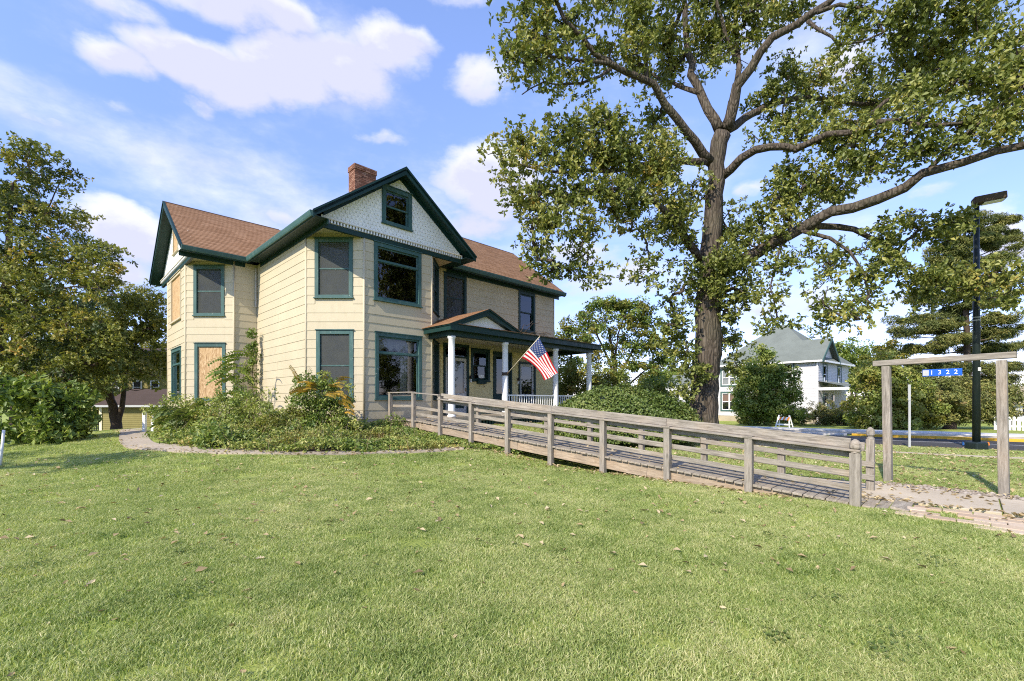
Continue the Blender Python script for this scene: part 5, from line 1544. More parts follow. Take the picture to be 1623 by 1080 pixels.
# ------------------------------------------------------------------ far right: picket fence, sign, car, tan house
def far_right():
    p0 = at(1578, 687, 30); p1 = at(1640, 687, 29); zb = gz(p0.x, p0.y)
    t = thing('picket_fence', 'white picket fence at the far right across the street', 'fence', (p0.x, p0.y, zb))
    d = (p1 - p0); d.z = 0; L = d.length; d.normalize(); s = Vector((-d.y, d.x, 0))
    x = 0
    while x < L:
        c = Vector((p0.x, p0.y, 0)) + d * x; m = MB()
        hh = .88
        m.prism([c - d * .075 + UP * zb, c + d * .075 + UP * zb, c + d * .075 + UP * (zb + hh - .08), c + UP * (zb + hh), c - d * .075 + UP * (zb + hh - .08)], s * .03); m.build('picket', MAT['sign_white'], t); x += .21
    for z in (.25, .65):
        m = MB(); m.bar(Vector((p0.x, p0.y, zb + z)) + s * .06, Vector((p0.x, p0.y, zb + z)) + d * L + s * .06, .05, .09); m.build('rail', MAT['sign_white'], t)
    # small hanging sign across the street
    c = at(1562, 690, 31); zb = gz(c.x, c.y)
    t = thing('yard_sign', 'small white sign with red lettering hanging from a wooden frame across the street', 'sign', (c.x, c.y, zb))
    e = Vector((.83, -.55, 0)); n = Vector((-.55, -.83, 0))
    c = Vector((c.x, c.y, zb)); H = at(0, 628, 31).z - zb
    for x in (-.45, 1.1):
        m = MB(); m.box(c + e * x + UP * H / 2, e, n, UP, .05, .05, H / 2); m.build('post', MAT['wood'], t)
    m = MB(); m.bar(c - e * .6 + UP * (H + .04), c + e * 1.25 + UP * (H + .04), .09, .09); m.build('crossbeam', MAT['wood'], t)
    b = c + e * .05 + UP * (H - .30)
    m = MB(); m.box(b, e, n, UP, .52, .015, .2); m.build('board', MAT['sign_white'], t)
    for k, s_ in enumerate(('NORTE', 'STUARY')):
        text_mesh(s_, .2, MAT['red_paint'], 'lettering', t, frame(b + n * .02 + UP * (.09 - .18 * k), e, UP, n))
    # white car behind the yew
    c = at(1545, 683, 40); zb = gz(c.x, c.y)
    t = thing('parked_car', 'white car parked beyond the spreading yew', 'car', (c.x, c.y, zb))
    u = Vector((.9, -.43, 0)); v = Vector((.43, .9, 0)); c = Vector((c.x, c.y, zb))
    prof = [(-2.2, .35), (2.2, .35), (2.25, .7), (1.5, .92), (1.0, 1.0), (.45, 1.42), (-1.0, 1.45), (-1.7, 1.05), (-2.2, .95)]
    m = MB(); m.prism([c + u * x + UP * z - v * .85 for x, z in prof], v * 1.7); m.build('body', MAT['car_white'], t, bevel=.08)
    m = MB()
    for s in (-1, 1):
        m.poly([c + u * x + UP * z + v * s * .86 for x, z in [(.85, 1.0), (.4, 1.36), (-.95, 1.38), (-1.45, 1.05)]])
    m.build('side_window', MAT['black_metal'], t)
    for x in (-1.4, 1.4):
        for s in (-1, 1):
            w = c + u * x + v * s * .78 + UP * .33
            m = MB(); m.tube([w - v * .1, w + v * .1], .33, 16); wh = m.build('tyre', MAT['black_metal'], t)
            m = MB(); m.tube([w - v * .105, w + v * .105], .18, 10); m.build('rim', MAT['aluminium'], wh)
    # tan house at the right edge
    c = at(1640, 660, 42)
    t = thing('tan_house', 'tan gabled house cut by the right edge of the photo', 'house', (c.x, c.y, -.4))
    x0, x1 = at(1608, 0, 42).x, at(1700, 0, 42).x; zt = at(0, 640, 42).z; zr = at(0, 612, 42).z
    m = MB(); m.hexa([(x0, 42, -.5), (x1, 42, -.5), (x1, 48, -.5), (x0, 48, -.5), (x0, 42, zt), (x1, 42, zt), (x1, 48, zt), (x0, 48, zt)]); m.build('wall', MAT['white_siding'], t)
    m = MB(); m.prism([(x0 - .4, 41.6, zt), (x0 + .9, 41.6, zr), (x1, 41.6, zr), (x1, 41.6, zt)], (0, 6.5, 0)); m.build('roof', MAT['far_tan'], t)
    m = MB(); m.box((x0 + 1.2, 41.97, .9), (1, 0, 0), (0, 1, 0), UP, .45, .03, .7); m.build('window', MAT['black_metal'], t)
    c = at(1500, 665, 52)
    t = thing('pale_building', 'low pale building seen under the yew branches', 'building', (c.x, c.y, -.5))
    x0, x1 = at(1490, 0, 52).x, at(1600, 0, 52).x
    m = MB(); m.hexa([(x0, 52, -.6), (x1, 52, -.6), (x1, 58, -.6), (x0, 58, -.6), (x0, 52, 2.3), (x1, 52, 2.3), (x1, 58, 2.3), (x0, 58, 2.3)]); m.build('wall', MAT['white_siding'], t)
    m = MB(); m.prism([(x0 - .4, 51.5, 2.3), (x0 - .4, 55, 2.9), (x0 - .4, 58.5, 2.3)], (x1 - x0 + .8, 0, 0)); m.build('roof', MAT['brown_roof_far'], t)
far_right()

# ------------------------------------------------------------------ foliage
def leaf_arrays(P, size, aspect, out_dir, rr, droop=.3, fold=.18, up=.35, spread=1.0, dirs=None):
    """two-triangle folded leaves at points P; out_dir biases the blades outward"""
    n = len(P)
    sz = size * rr.uniform(.6, 1.25, n)
    nor = rr.normal(size=(n, 3)) * spread + out_dir * .9 + np.array([0, 0, up])
    nor /= np.linalg.norm(nor, axis=1, keepdims=True) + 1e-9
    d = rr.normal(size=(n, 3)) + np.array([0, 0, -droop]) + out_dir * .5
    if dirs is not None: d = dirs.copy(); nor = nor - d * np.sum(nor * d, 1, keepdims=True); nor /= np.linalg.norm(nor, axis=1, keepdims=True) + 1e-9
    d -= nor * np.sum(d * nor, 1, keepdims=True)
    d /= np.linalg.norm(d, axis=1, keepdims=True) + 1e-9
    s = np.cross(nor, d)
    L = sz[:, None]; W = (sz * aspect * rr.uniform(.8, 1.2, n))[:, None] * .5
    if dirs is not None: P = P + d * L * .52
    base = P - d * L * .5; tipp = P + d * L * .5 - nor * L * .12
    m = P + d * L * .12
    l = m + s * W + nor * W * fold * 2; r = m - s * W + nor * W * fold * 2
    V = np.stack([base, l, tipp, r], 1).reshape(-1, 3)
    i = np.arange(n) * 4
    F = np.stack([i, i + 1, i + 2, i, i + 2, i + 3], 1).reshape(-1, 3)
    return V, F

def foliage_obj(name, V, F, rnd, mat, parent, kind=None):
    off = np.array(ORG[parent.name]) if parent is not None else np.zeros(3)
    me = raw_mesh(name, V - off, F.ravel(), np.arange(len(F)) * 3, np.full(len(F), 3), [mat])
    me.attributes.new('rnd', 'FLOAT', 'FACE').data.foreach_set('value', rnd.astype(np.float32))
    o = bpy.data.objects.new(name, me); setup(o, parent)
    return tag(o, kind=kind)

def sample_blobs(blobs, per_m2, rr, shell=.42, gap=0.0):
    C = []; O = []
    for c, r in blobs:
        c = np.array(c); r = np.array(r)
        area = math.pi * (r[0] * r[2] + r[0] * r[1] + r[1] * r[2]) / 3
        n = max(2, int(area * per_m2))
        u = rr.normal(size=(n, 3)); u /= np.linalg.norm(u, axis=1, keepdims=True)
        q = rr.random(n) ** shell
        p = c + u * q[:, None] * r * (1 + .18 * rr.normal(size=(n, 1)))
        C.append(p); O.append(u)
    return np.concatenate(C), np.concatenate(O)

def resample(pts, rad, step, rr, wob):
    P = [np.array(p, float) for p in pts]; out = [P[0]]; R = [rad[0]]
    tot = sum(np.linalg.norm(P[i + 1] - P[i]) for i in range(len(P) - 1)); acc = 0
    for i in range(len(P) - 1):
        p0 = P[max(i - 1, 0)]; p1 = P[i]; p2 = P[i + 1]; p3 = P[min(i + 2, len(P) - 1)]
        L = np.linalg.norm(p2 - p1); k = max(1, int(L / step))
        for j in range(1, k + 1):
            t = j / k
            q = .5 * ((2 * p1) + (p2 - p0) * t + (2 * p0 - 5 * p1 + 4 * p2 - p3) * t * t + (3 * p1 - p0 - 3 * p2 + p3) * t ** 3)
            f = (acc + L * t) / tot
            r = rad[0] + (rad[1] - rad[0]) * f ** .8 if len(rad) == 2 else np.interp(f, np.linspace(0, 1, len(rad)), rad)
            out.append(q + rr.normal(size=3) * wob * min(1, r * 6 + .25)); R.append(r)
        acc += L
    return out, R

def tree(name, label, cat, base, limbs, blobs, leaf, bark_m, seed, per_m2=5, leaves=40, cr=.38, lsize=.15, aspect=.6, twig=.010, group=None, step=.4,
         droop=.3, wob=.03, shell=.42, sides=7, trunk_sides=16, flare=True, up=.35, leaf2=None, frac2=0, flat=.75, spread=1.0, bare=0, ros=0):
    leaves = int(leaves * 2.3); cr *= 1.08
    rr = np.random.default_rng(seed)
    root = thing(name, label, cat, base, group)
    nodes = []
    first = True
    for li, (pts, rad) in enumerate(limbs):
        P, R = resample(pts, rad, step if li else step * .7, rr, wob if li else wob * .6)
        mb = MB()
        ns = trunk_sides if li == 0 else max(sides, int(8 + 20 * R[0]))
        ph = rr.random() * 6
        if li == 0 and flare:
            R = [r * (1 + .45 * math.exp(-(p[2] - P[0][2]) / .55)) for p, r in zip(P, R)]
            wf = lambda i, k: 1 + .05 * math.sin(k * 5 * 6.283 / ns + ph) + .035 * math.sin(k * 2.0 + i * .7)
        else:
            wf = lambda i, k: 1 + .05 * math.sin(k * 2.0 + i * .9)
        mb.tube(P, R, ns, wob=wf)
        mb.build('trunk' if li == 0 else 'limb', bark_m, root, smooth=True)
        s0 = 0 if li else int(len(P) * .45)
        nodes += [p for p in P[s0:]]
    C, O = sample_blobs(blobs, per_m2, rr, shell)
    nodes = np.array(nodes); N0 = len(nodes)
    # join every leaf cluster to the nearest wood, nearest first
    best = np.full(len(C), 1e9); bi = np.zeros(len(C), int)
    for k in range(0, N0):
        dd = np.linalg.norm(C - nodes[k], axis=1); m_ = dd < best; best[m_] = dd[m_]; bi[m_] = k
    allp = [p for p in nodes]; parent = [-1] * N0
    chains = []; todo = np.ones(len(C), bool); tipidx = np.zeros(len(C), int)
    for _ in range(len(C)):
        j = int(np.argmin(np.where(todo, best, 1e9)))
        todo[j] = False
        a = allp[bi[j]]; b = C[j]; L = best[j]; k = max(2, int(L / .28))
        mid = rr.normal(size=3) * L * .10 + np.array([0, 0, .10 * L])
        idx = [bi[j]]; pr = bi[j]; newp = []
        for q in range(1, k + 1):
            t = q / k
            p = a + (b - a) * t + mid * math.sin(math.pi * t) + rr.normal(size=3) * .03 * (t < .99)
            allp.append(p); parent.append(pr); pr = len(allp) - 1; idx.append(pr); newp.append((pr, p))
        chains.append(idx); tipidx[j] = pr
        for pr_, p in newp:
            dd = np.linalg.norm(C - p, axis=1) + .05; m_ = (dd < best) & todo; best[m_] = dd[m_]; bi[m_] = pr_
    cnt = np.zeros(len(allp)); cnt[tipidx] = 1
    for i in range(len(allp) - 1, N0 - 1, -1):
        if parent[i] >= 0: cnt[parent[i]] += cnt[i]
    mb = MB()
    for idx in chains:
        rad = [twig * max(1, cnt[i]) ** .46 for i in idx]
        rad[0] = min(rad[0], rad[1] * 1.15)
        mb.tube([allp[i] for i in idx], rad, 5, cap=False)
    mb.build('twigs', bark_m, root, kind='stuff', smooth=True)
    # leaves
    Cl, Ol = (C, O)
    if bare:
        keep = rr.random(len(C)) > bare; Cl, Ol = C[keep], O[keep]
    nL = np.maximum(3, rr.normal(leaves, leaves * .35, len(Cl)).astype(int))
    rep = np.repeat(np.arange(len(Cl)), nL)
    jit = rr.normal(size=(len(rep), 3)); jit *= (rr.random((len(rep), 1)) ** .33 / np.linalg.norm(jit, axis=1, keepdims=True))
    scl = cr * rr.uniform(.65, 1.35, len(Cl))[rep][:, None]
    P = Cl[rep] + jit * scl * np.array([1, 1, flat])
    od = jit * .6 + Ol[rep] * .4
    if ros:
        # leaves stand in whorls at the twig ends
        keep = rr.random(len(P)) < 1.0 / ros
        P, od, rep = np.repeat(P[keep], ros, 0), np.repeat(od[keep], ros, 0), np.repeat(rep[keep], ros)
        dv = rr.normal(size=(len(P), 3)) + od * .55 + np.array([0, 0, .15 - droop * .3])
        dv /= np.linalg.norm(dv, axis=1, keepdims=True)
        P = P + rr.normal(size=P.shape) * .012
        V, F = leaf_arrays(P, lsize, aspect, od, rr, droop, up=up, spread=spread, dirs=dv)
    else:
        V, F = leaf_arrays(P, lsize, aspect, od, rr, droop, up=up, spread=spread)
    crn = rr.random(len(Cl)) * .45
    rnd = np.repeat(np.clip(rr.random(len(P)) * .6 + crn[rep], 0, 1), 2)
    if leaf2 is not None:
        sel = np.repeat(rr.random(len(Cl))[rep] < frac2, 2)
        o = foliage_obj('crown', V, F, rnd, leaf, root)
        o.data.materials.append(leaf2); o.data.polygons.foreach_set('material_index', sel.astype(np.int32))
    else:
        foliage_obj('crown', V, F, rnd, leaf, root)
    return root

def bl(px, py, rx, ry, Y, dy=0, depth=1.0):
    """a lobe of foliage: centre seen at (px, py), dy metres nearer (-) or farther than Y"""
    Yd = Y + dy; k = Yd / FPX
    return (tuple(at(px, py, Yd)), (rx * k, (rx + ry) * .5 * k * depth, ry * k))

# ------------------------------------------------------------------ the oak
def oak():
    Y = 17.8
    b = at(1114, 690, Y); zb = gz(b.x, b.y)
    def L(pts, r0, r1):
        return ([tuple(at(x, y, Y + d)) for x, y, d in pts], (r0 * .85, r1 * .8))
    trunk = ([(b.x - .02, b.y, zb - .3)] + [tuple(at(x, y, Y)) for x, y in ((1115, 660), (1118, 600), (1122, 520), (1124, 440), (1128, 380), (1133, 310), (1137, 260), (1143, 212))], (.46, .50, .485, .465, .43, .37, .32, .29, .30))
    limbs = [trunk,
        L([(1110, 412, 0), (1087, 376, -.5), (1059, 339, -1.1), (1030, 312, -1.6), (990, 300, -2.2), (950, 300, -2.6)], .21, .06),
        L([(1128, 255, 0), (1080, 252, -.3), (1040, 258, -.8), (1002, 265, -1.2), (973, 273, -1.5), (947, 268, -1.8), (905, 272, -2.2), (864, 271, -2.6), (825, 262, -3.0)], .18, .04),
        L([(1127, 258, 0), (1088, 207, -.6), (1055, 169, -1.0), (1034, 136, -1.3), (1012, 122, -1.6), (974, 103, -2.0), (941, 82, -2.3), (920, 54, -2.5), (898, 33, -2.7), (880, 0, -2.9)], .22, .07),
        L([(1025, 129, -1.4), (1023, 76, -1.3), (1001, 44, -1.4), (996, -10, -1.5)], .10, .05),
        L([(974, 103, -2.0), (920, 96, -2.4), (870, 90, -2.8), (830, 100, -3.1), (800, 86, -3.3)], .085, .03),
        L([(968, 110, -2.0), (922, 133, -2.3), (861, 132, -2.8), (827, 149, -3.1)], .07, .02),
        L([(1140, 205, 0), (1115, 152, .3), (1099, 114, .5), (1088, 71, .8), (1085, 16, 1.0), (1083, -30, 1.2)], .23, .11),
        L([(1112, 148, .3), (1080, 138, .9), (1045, 124, 1.4), (1015, 105, 1.8)], .13, .04),
        L([(1148, 208, 0), (1160, 165, .3), (1168, 130, .4), (1170, 109, .5), (1167, 54, .9), (1160, -10, 1.2)], .17, .08),
        L([(1166, 100, .5), (1150, 55, .2), (1138, 10, 0), (1130, -30, -.2)], .10, .06),
        L([(1150, 205, 0), (1170, 140, -.5), (1192, 109, -.8), (1219, 65, -1.2), (1262, 38, -1.6), (1311, 5, -2.0), (1345, -25, -2.3)], .26, .11),
        L([(1295, 20, -1.9), (1330, 8, -2.1), (1366, 11, -2.3), (1409, 22, -2.6), (1464, 0, -3.0)], .09, .04),
        L([(1280, 34, -1.7), (1317, 60, -2.1), (1328, 72, -2.3), (1366, 68, -2.6), (1400, 50, -2.9)], .075, .03),
        L([(1152, 207, 0), (1180, 187, .5), (1203, 174, .9), (1246, 158, 1.5), (1295, 158, 2.0), (1393, 166, 2.6), (1480, 145, 3.0), (1560, 150, 3.4)], .19, .05),
        L([(1145, 280, 0), (1175, 250, -.8), (1219, 234, -1.5), (1268, 234, -2.1), (1311, 218, -2.7), (1355, 207, -3.2), (1430, 190, -3.8), (1500, 200, -4.2), (1580, 180, -4.6)], .20, .05),
        L([(1265, 233, -2.1), (1300, 222, -2.0), (1350, 196, -1.8), (1420, 150, -1.7), (1480, 100, -1.8), (1530, 60, -1.9)], .12, .04),
        L([(1132, 445, 0), (1172, 414, -.6), (1202, 403, -1.0), (1257, 370, -1.7), (1317, 337, -2.4), (1393, 316, -3.1), (1464, 277, -3.8), (1529, 256, -4.4), (1623, 231, -5.2), (1720, 205, -6.0)], .30, .11),
        L([(1275, 362, -1.9), (1328, 359, -1.8), (1377, 375, -1.8), (1420, 403, -1.9), (1453, 435, -2.0), (1475, 457, -2.1), (1510, 458, -2.3)], .16, .04),
        L([(1270, 366, -1.9), (1310, 378, -2.3), (1345, 400, -2.6), (1368, 432, -2.8), (1375, 470, -2.9)], .09, .03),
        L([(1240, 382, -1.5), (1230, 420, -1.8), (1222, 455, -2.0), (1230, 490, -2.2)], .06, .02),
        L([(1464, 277, -3.8), (1500, 240, -4.2), (1560, 190, -4.7), (1620, 140, -5.2)], .09, .04)]
    B = []
    for q in [
        # upper left
        (845, 40, 48, 38, -2.7), (830, 95, 38, 30, -3), (905, 20, 45, 28, -2.4), (880, 75, 42, 26, -2.6), (805, 88, 20, 16, -3.2), (925, 118, 36, 17, -2.3), (865, 138, 24, 14, -2.9),
        (960, 75, 34, 26, -1.8), (1005, 95, 36, 28, -1.2), (1010, 30, 34, 36, -1.4), (1055, 60, 36, 44, .8), (1110, 40, 30, 38, .9), (1060, 110, 34, 26, 1.4), (1130, 95, 20, 34, .5),
        (1150, 40, 34, 36, .6), (1200, 22, 40, 24, .3), (1245, 14, 36, 18, -1), (1185, 70, 14, 28, .6), (870, -20, 60, 20, -2.6), (1000, -25, 80, 20, -1), (1150, -25, 90, 20, .6),
        # left middle mass
        (795, 252, 26, 24, -3), (825, 225, 34, 24, -2.8), (860, 260, 42, 30, -2.5), (905, 215, 46, 30, -2.3), (955, 195, 42, 26, -2), (905, 260, 40, 28, -2.4), (955, 245, 46, 30, -1.8), (1005, 225, 42, 32, -1.4), (1010, 275, 40, 26, -1.2),
        (845, 320, 40, 22, -2.8), (815, 305, 20, 18, -3), (895, 310, 40, 26, -2.5), (945, 310, 42, 26, -2.2), (1000, 315, 40, 26, -1.7), (1050, 290, 34, 36, -.9), (1060, 235, 28, 26, -.6), (1040, 190, 26, 20, -.4),
        (870, 355, 36, 24, -2.6), (850, 385, 24, 20, -2.7), (862, 415, 24, 18, -2.7), (925, 365, 34, 24, -2.4), (930, 405, 26, 18, -2.4), (938, 436, 18, 14, -2.4), (905, 425, 13, 16, -2.5), (985, 350, 26, 16, -1.8),
        (1020, 385, 18, 12, -1.6), (1030, 415, 16, 18, -1.6), (1012, 432, 14, 13, -1.7), (1042, 437, 11, 12, -1.6), (1075, 335, 34, 30, -.7), (1075, 372, 30, 20, -.5), (1050, 360, 24, 20, -1),
        # about the trunk
        (1098, 300, 24, 24, .2), (1095, 470, 20, 22, -.3), (1078, 495, 16, 14, -.4), (1085, 535, 20, 22, -.5), (1068, 520, 14, 14, -.6), (1155, 365, 26, 30, .4), (1150, 425, 24, 26, -.4), (1165, 455, 24, 16, -.6), (1150, 490, 18, 22, -.3), (1158, 535, 20, 20, .3), (1160, 570, 14, 12, .3),
        (1100, 440, 20, 18, -.5), (1085, 420, 18, 14, -.6), (1070, 555, 18, 14, -.7), (1088, 580, 18, 12, -.7), (1090, 625, 14, 10, -.8), (1170, 500, 20, 18, -.5), (1185, 470, 18, 14, -.9), (1140, 455, 22, 16, -.8), (1165, 590, 14, 12, .3), (1060, 480, 12, 14, -.7), (1090, 555, 16, 10, -.6), (1105, 590, 22, 12, -.7), (1148, 410, 22, 20, -.9),
        # right middle
        (1215, 150, 26, 16, .9), (1245, 115, 28, 18, 1.3), (1285, 130, 38, 24, 1.7), (1320, 160, 36, 24, 2), (1240, 185, 34, 16, 1.2), (1280, 200, 38, 22, -1.6), (1205, 210, 24, 16, -.8), (1330, 205, 40, 22, -2.4),
        (1370, 120, 34, 26, 2.2), (1400, 165, 46, 30, 2.5), (1450, 120, 44, 32, -1.8), (1500, 75, 48, 34, -1.9), (1440, 70, 36, 26, -2.6), (1395, 45, 36, 22, -2.6), (1450, 22, 44, 22, -2.9), (1350, 30, 24, 14, -2.2), (1325, 85, 18, 12, -2.4),
        (1540, 30, 46, 30, -3), (1590, 70, 44, 36, -4), (1560, 125, 46, 32, -4.4), (1500, 150, 46, 28, -3.8), (1610, 150, 36, 32, -5), (1450, 190, 46, 26, -3.8), (1540, 195, 44, 24, -4.3), (1600, 210, 34, 18, -5), (1380, 215, 40, 24, -3.2), (1400, 255, 40, 24, -3),
        (1460, 245, 36, 20, -3.7), (1350, 255, 30, 18, -2.8), (1520, 235, 28, 14, -4.4), (1640, 90, 40, 60, -5), (1660, 180, 40, 40, -5.5), (1500, -15, 120, 22, -3),
        (1255, 280, 30, 24, -1.2), (1300, 275, 34, 24, -1.8), (1285, 315, 34, 20, -2), (1235, 315, 28, 20, -1.4), (1335, 300, 30, 20, -2.4), (1205, 340, 26, 18, -1), (1250, 345, 30, 14, -1.6), (1215, 380, 26, 12, -1.2), (1180, 385, 24, 16, -.8),
        # hanging right
        (1190, 430, 22, 18, -1), (1235, 425, 24, 24, -1.8), (1222, 470, 22, 20, -2), (1240, 500, 22, 14, -2.2), (1215, 515, 14, 8, -2.2), (1290, 395, 26, 16, -2.2), (1310, 430, 24, 26, -2.5), (1305, 475, 18, 22, -2.8), (1325, 510, 28, 16, -2.8), (1300, 525, 14, 10, -2.9),
        (1360, 395, 28, 16, -2.4), (1365, 440, 24, 26, -2.8), (1345, 480, 16, 16, -2.8), (1380, 480, 18, 18, -2.9), (1400, 420, 26, 20, -2.2), (1430, 380, 32, 18, -2), (1470, 365, 38, 18, -2.4), (1515, 360, 30, 14, -3), (1420, 345, 26, 10, -3), (1440, 440, 26, 20, -2), (1470, 470, 24, 16, -2.1), (1500, 440, 30, 16, -2.4),
        (1545, 450, 34, 18, -2.8), (1590, 440, 30, 20, -3.2), (1615, 460, 22, 16, -3.4), (1560, 480, 22, 12, -3), (1395, 455, 16, 14, -2.4)]:
        x, y, rx, ry, d = q
        B.append(bl(x, y, rx * 1.18, ry * 1.16, Y, d, 1.1))
    tree('oak_tree', 'huge spreading oak with rugged trunk standing behind the ramp', 'tree', (b.x, b.y, zb), limbs, B, MAT['leaf_oak'], MAT['bark'], 21,
         per_m2=6.2, leaves=37, cr=.48, lsize=.168, aspect=.5, ros=8, twig=.013, step=.45, wob=.05, shell=.6, trunk_sides=28, flat=.8, bare=.05)
oak()

# ------------------------------------------------------------------ trees on the left
def left_trees():
    Y = 22.5
    b = at(-14, 690, Y); zb = gz(b.x, b.y)
    def L(pts, r0, r1, Y=Y): return ([tuple(at(x, y, Y + d)) for x, y, d in pts], (r0, r1))
    limbs = [([(b.x, b.y, zb - .2)] + [tuple(at(x, y, Y)) for x, y in ((-8, 620), (0, 540), (10, 450), (15, 360), (20, 290))], (.30, .25, .21, .17, .12, .05)),
             L([(0, 520, 0), (50, 470, -.5), (100, 420, -1), (140, 390, -1.2)], .09, .03), L([(2, 500, 0), (-60, 430, 0), (-100, 350, .2)], .10, .03),
             L([(10, 430, 0), (60, 360, .4), (95, 290, .6)], .07, .02), L([(8, 470, 0), (70, 460, -1.5), (140, 455, -2), (185, 470, -2.2)], .07, .02), L([(0, 560, 0), (70, 540, -1), (130, 540, -1.6)], .07, .02)]
    B = [bl(q[0], q[1], q[2] * 1.22, q[3] * 1.22, Y, d, 1.1) for *q, d in [(150, 405, 34, 20, -1), (180, 425, 20, 12, -1.6), (30, 255, 50, 28, 0), (75, 285, 34, 22, .4), (-20, 300, 60, 50, 0), (40, 330, 60, 36, 0), (90, 355, 40, 28, .3), (120, 400, 40, 26, -.8), (30, 400, 70, 45, -.5), (150, 440, 34, 22, -1.6), (80, 450, 60, 40, -1), (0, 470, 70, 50, -1), (172, 470, 24, 14, -2.1), (120, 500, 50, 34, -1.6), (50, 520, 66, 44, -1.4), (160, 530, 34, 26, -1.8), (0, 560, 60, 40, -1.2), (110, 560, 54, 34, -1.6), (60, 590, 60, 30, -1.6), (20, 620, 50, 26, -1.4), (90, 615, 46, 24, -1.8), (140, 605, 34, 22, -1.8), (10, 590, 60, 30, -1), (160, 575, 34, 26, -1.6), (-80, 420, 60, 120, 0), (-70, 560, 60, 70, -.5)]]
    tree('autumn_tree', 'tall russet-green tree filling the left edge', 'tree', (b.x, b.y, zb), limbs, B, MAT['leaf_autumn'], MAT['bark_far'], 31, per_m2=3.6, leaves=36, cr=.48, ros=6, lsize=.18, aspect=.5, twig=.007, shell=.5, flat=.6, droop=.6, leaf2=MAT['leaf_dark'], frac2=.25, bare=.06)
    # broad-leaved bush below it
    Y = 14.2; b = at(70, 700, Y); zb = gz(b.x, b.y)
    limbs = [([(b.x, b.y, zb - .1), (b.x + .05, b.y, zb + .5), (b.x, b.y, zb + 1.2)], (.05, .02))]
    B = [bl(*q, Y, d) for *q, d in [(40, 628, 50, 36, 0), (95, 640, 44, 30, .3), (130, 640, 22, 24, .8), (20, 685, 34, 20, -.2), (70, 685, 46, 18, -.3), (125, 665, 22, 20, .6), (0, 620, 40, 30, .3), (110, 690, 22, 10, .2)]]
    tree('broadleaf_bush', 'lush bright green bush at the foot of the left tree', 'bush', (b.x, b.y, zb), limbs, B, MAT['leaf_green'], MAT['bark_far'], 33, per_m2=8, leaves=36, cr=.36, ros=5, lsize=.2, aspect=.5, twig=.006, shell=.45, flare=False)
    # twin-stemmed tree by the garage
    Y = 23.5; b = at(185, 684, Y); zb = gz(b.x, b.y)
    limbs = [([(b.x, b.y, zb - .2)] + [tuple(at(x, y, Y)) for x, y in ((182, 660), (174, 625), (172, 590), (176, 540), (185, 500))], (.22, .19, .15, .13, .09, .04)),
             L([(186, 678, 0), (192, 645, .1), (198, 610, .2), (206, 570, .3), (222, 530, .4)], .15, .05, Y), L([(200, 600, .2), (225, 590, -.4), (255, 600, -.8)], .05, .015, Y), L([(196, 612, .2), (215, 620, -.6), (245, 612, -1.0)], .03, .01, Y),
             L([(172, 590, 0), (140, 560, -.3), (110, 540, -.4)], .07, .02, Y)]
    B = [bl(*q, Y, d) for *q, d in [(200, 480, 34, 26, 0), (235, 490, 30, 26, 0), (180, 520, 40, 30, 0), (230, 535, 34, 30, .2), (140, 540, 36, 28, 0), (200, 570, 40, 26, -.2), (250, 570, 22, 30, .2), (160, 585, 34, 20, -.4), (120, 580, 30, 24, 0), (245, 520, 24, 30, .4), (225, 590, 34, 14, -.6)]]
    tree('twin_stem_tree', 'yellow-green tree with two stems in front of the garage', 'tree', (b.x, b.y, zb), limbs, B, MAT['leaf_yellowgreen'], MAT['bark_far'], 35, per_m2=3.8, leaves=38, cr=.44, ros=6, lsize=.18, aspect=.55, twig=.008, shell=.5, leaf2=MAT['leaf_autumn'], frac2=.35)
    # darker trees filling the gap behind
    for k, (px, Y, top, sp, mt, lab) in enumerate([(110, 40, 470, 60, 'leaf_dark', 'dark green tree far behind the left lawn'), (225, 60, 470, 60, 'leaf_yellowgreen', 'tall yellowing tree far behind the garage'), (20, 34, 480, 75, 'leaf_dark', 'dark shaded tree behind the tall russet tree'), (150, 48, 480, 55, 'leaf_autumn', 'russet tree deep behind the twin-stemmed tree')]):
        b = at(px, 690, Y); zb = gz(b.x, b.y)
        limbs = [([(b.x, b.y, zb - .3), tuple(at(px + 3, 620, Y)), tuple(at(px, 540, Y)), tuple(at(px - 4, top + 20, Y))], (.25, .2, .12, .05))]
        B = [bl(px, top + 20, sp * .8, 40, Y), bl(px - sp * .5, top + 80, sp * .6, 34, Y), bl(px + sp * .5, top + 80, sp * .6, 34, Y), bl(px, top + 110, sp, 34, Y), bl(px - sp * .5, top + 145, sp * .5, 30, Y), bl(px + sp * .35, top + 145, sp * .45, 28, Y)]
        tree('background_tree', lab, 'tree', (b.x, b.y, zb), limbs, B, MAT[mt], MAT['bark_far'], 40 + k, per_m2=1.6, leaves=34, cr=.7, lsize=.3, aspect=.6, twig=.012, shell=.45, group='trees behind the left lawn')
    # off to the left: the tree whose shade lies across the lawn
    b = Vector((-14.6, 6.4, 0)); zb = gz(b.x, b.y)
    limbs = [([(b.x, b.y, zb - .3), (b.x, b.y, 2), (b.x + .3, b.y, 4.2), (b.x + .2, b.y + .3, 6)], (.28, .22, .15, .06))]
    B = [((b.x, b.y, 4.8), (2.0, 1.2, 1.0)), ((b.x + 1.2, b.y + .4, 4.4), (1.5, .8, .6)), ((b.x - 1.4, b.y - .4, 4.6), (1.6, 1.2, .8)), ((b.x - 2.5, b.y, 4.8), (1.4, 1.1, .8))]
    tree('side_lawn_tree', 'tree just outside the left of the photo shading the lawn', 'tree', (b.x, b.y, zb), limbs, B, MAT['leaf_autumn'], MAT['bark_far'], 47, per_m2=3, leaves=36, cr=.45, lsize=.16, aspect=.55, twig=.01)
left_trees()

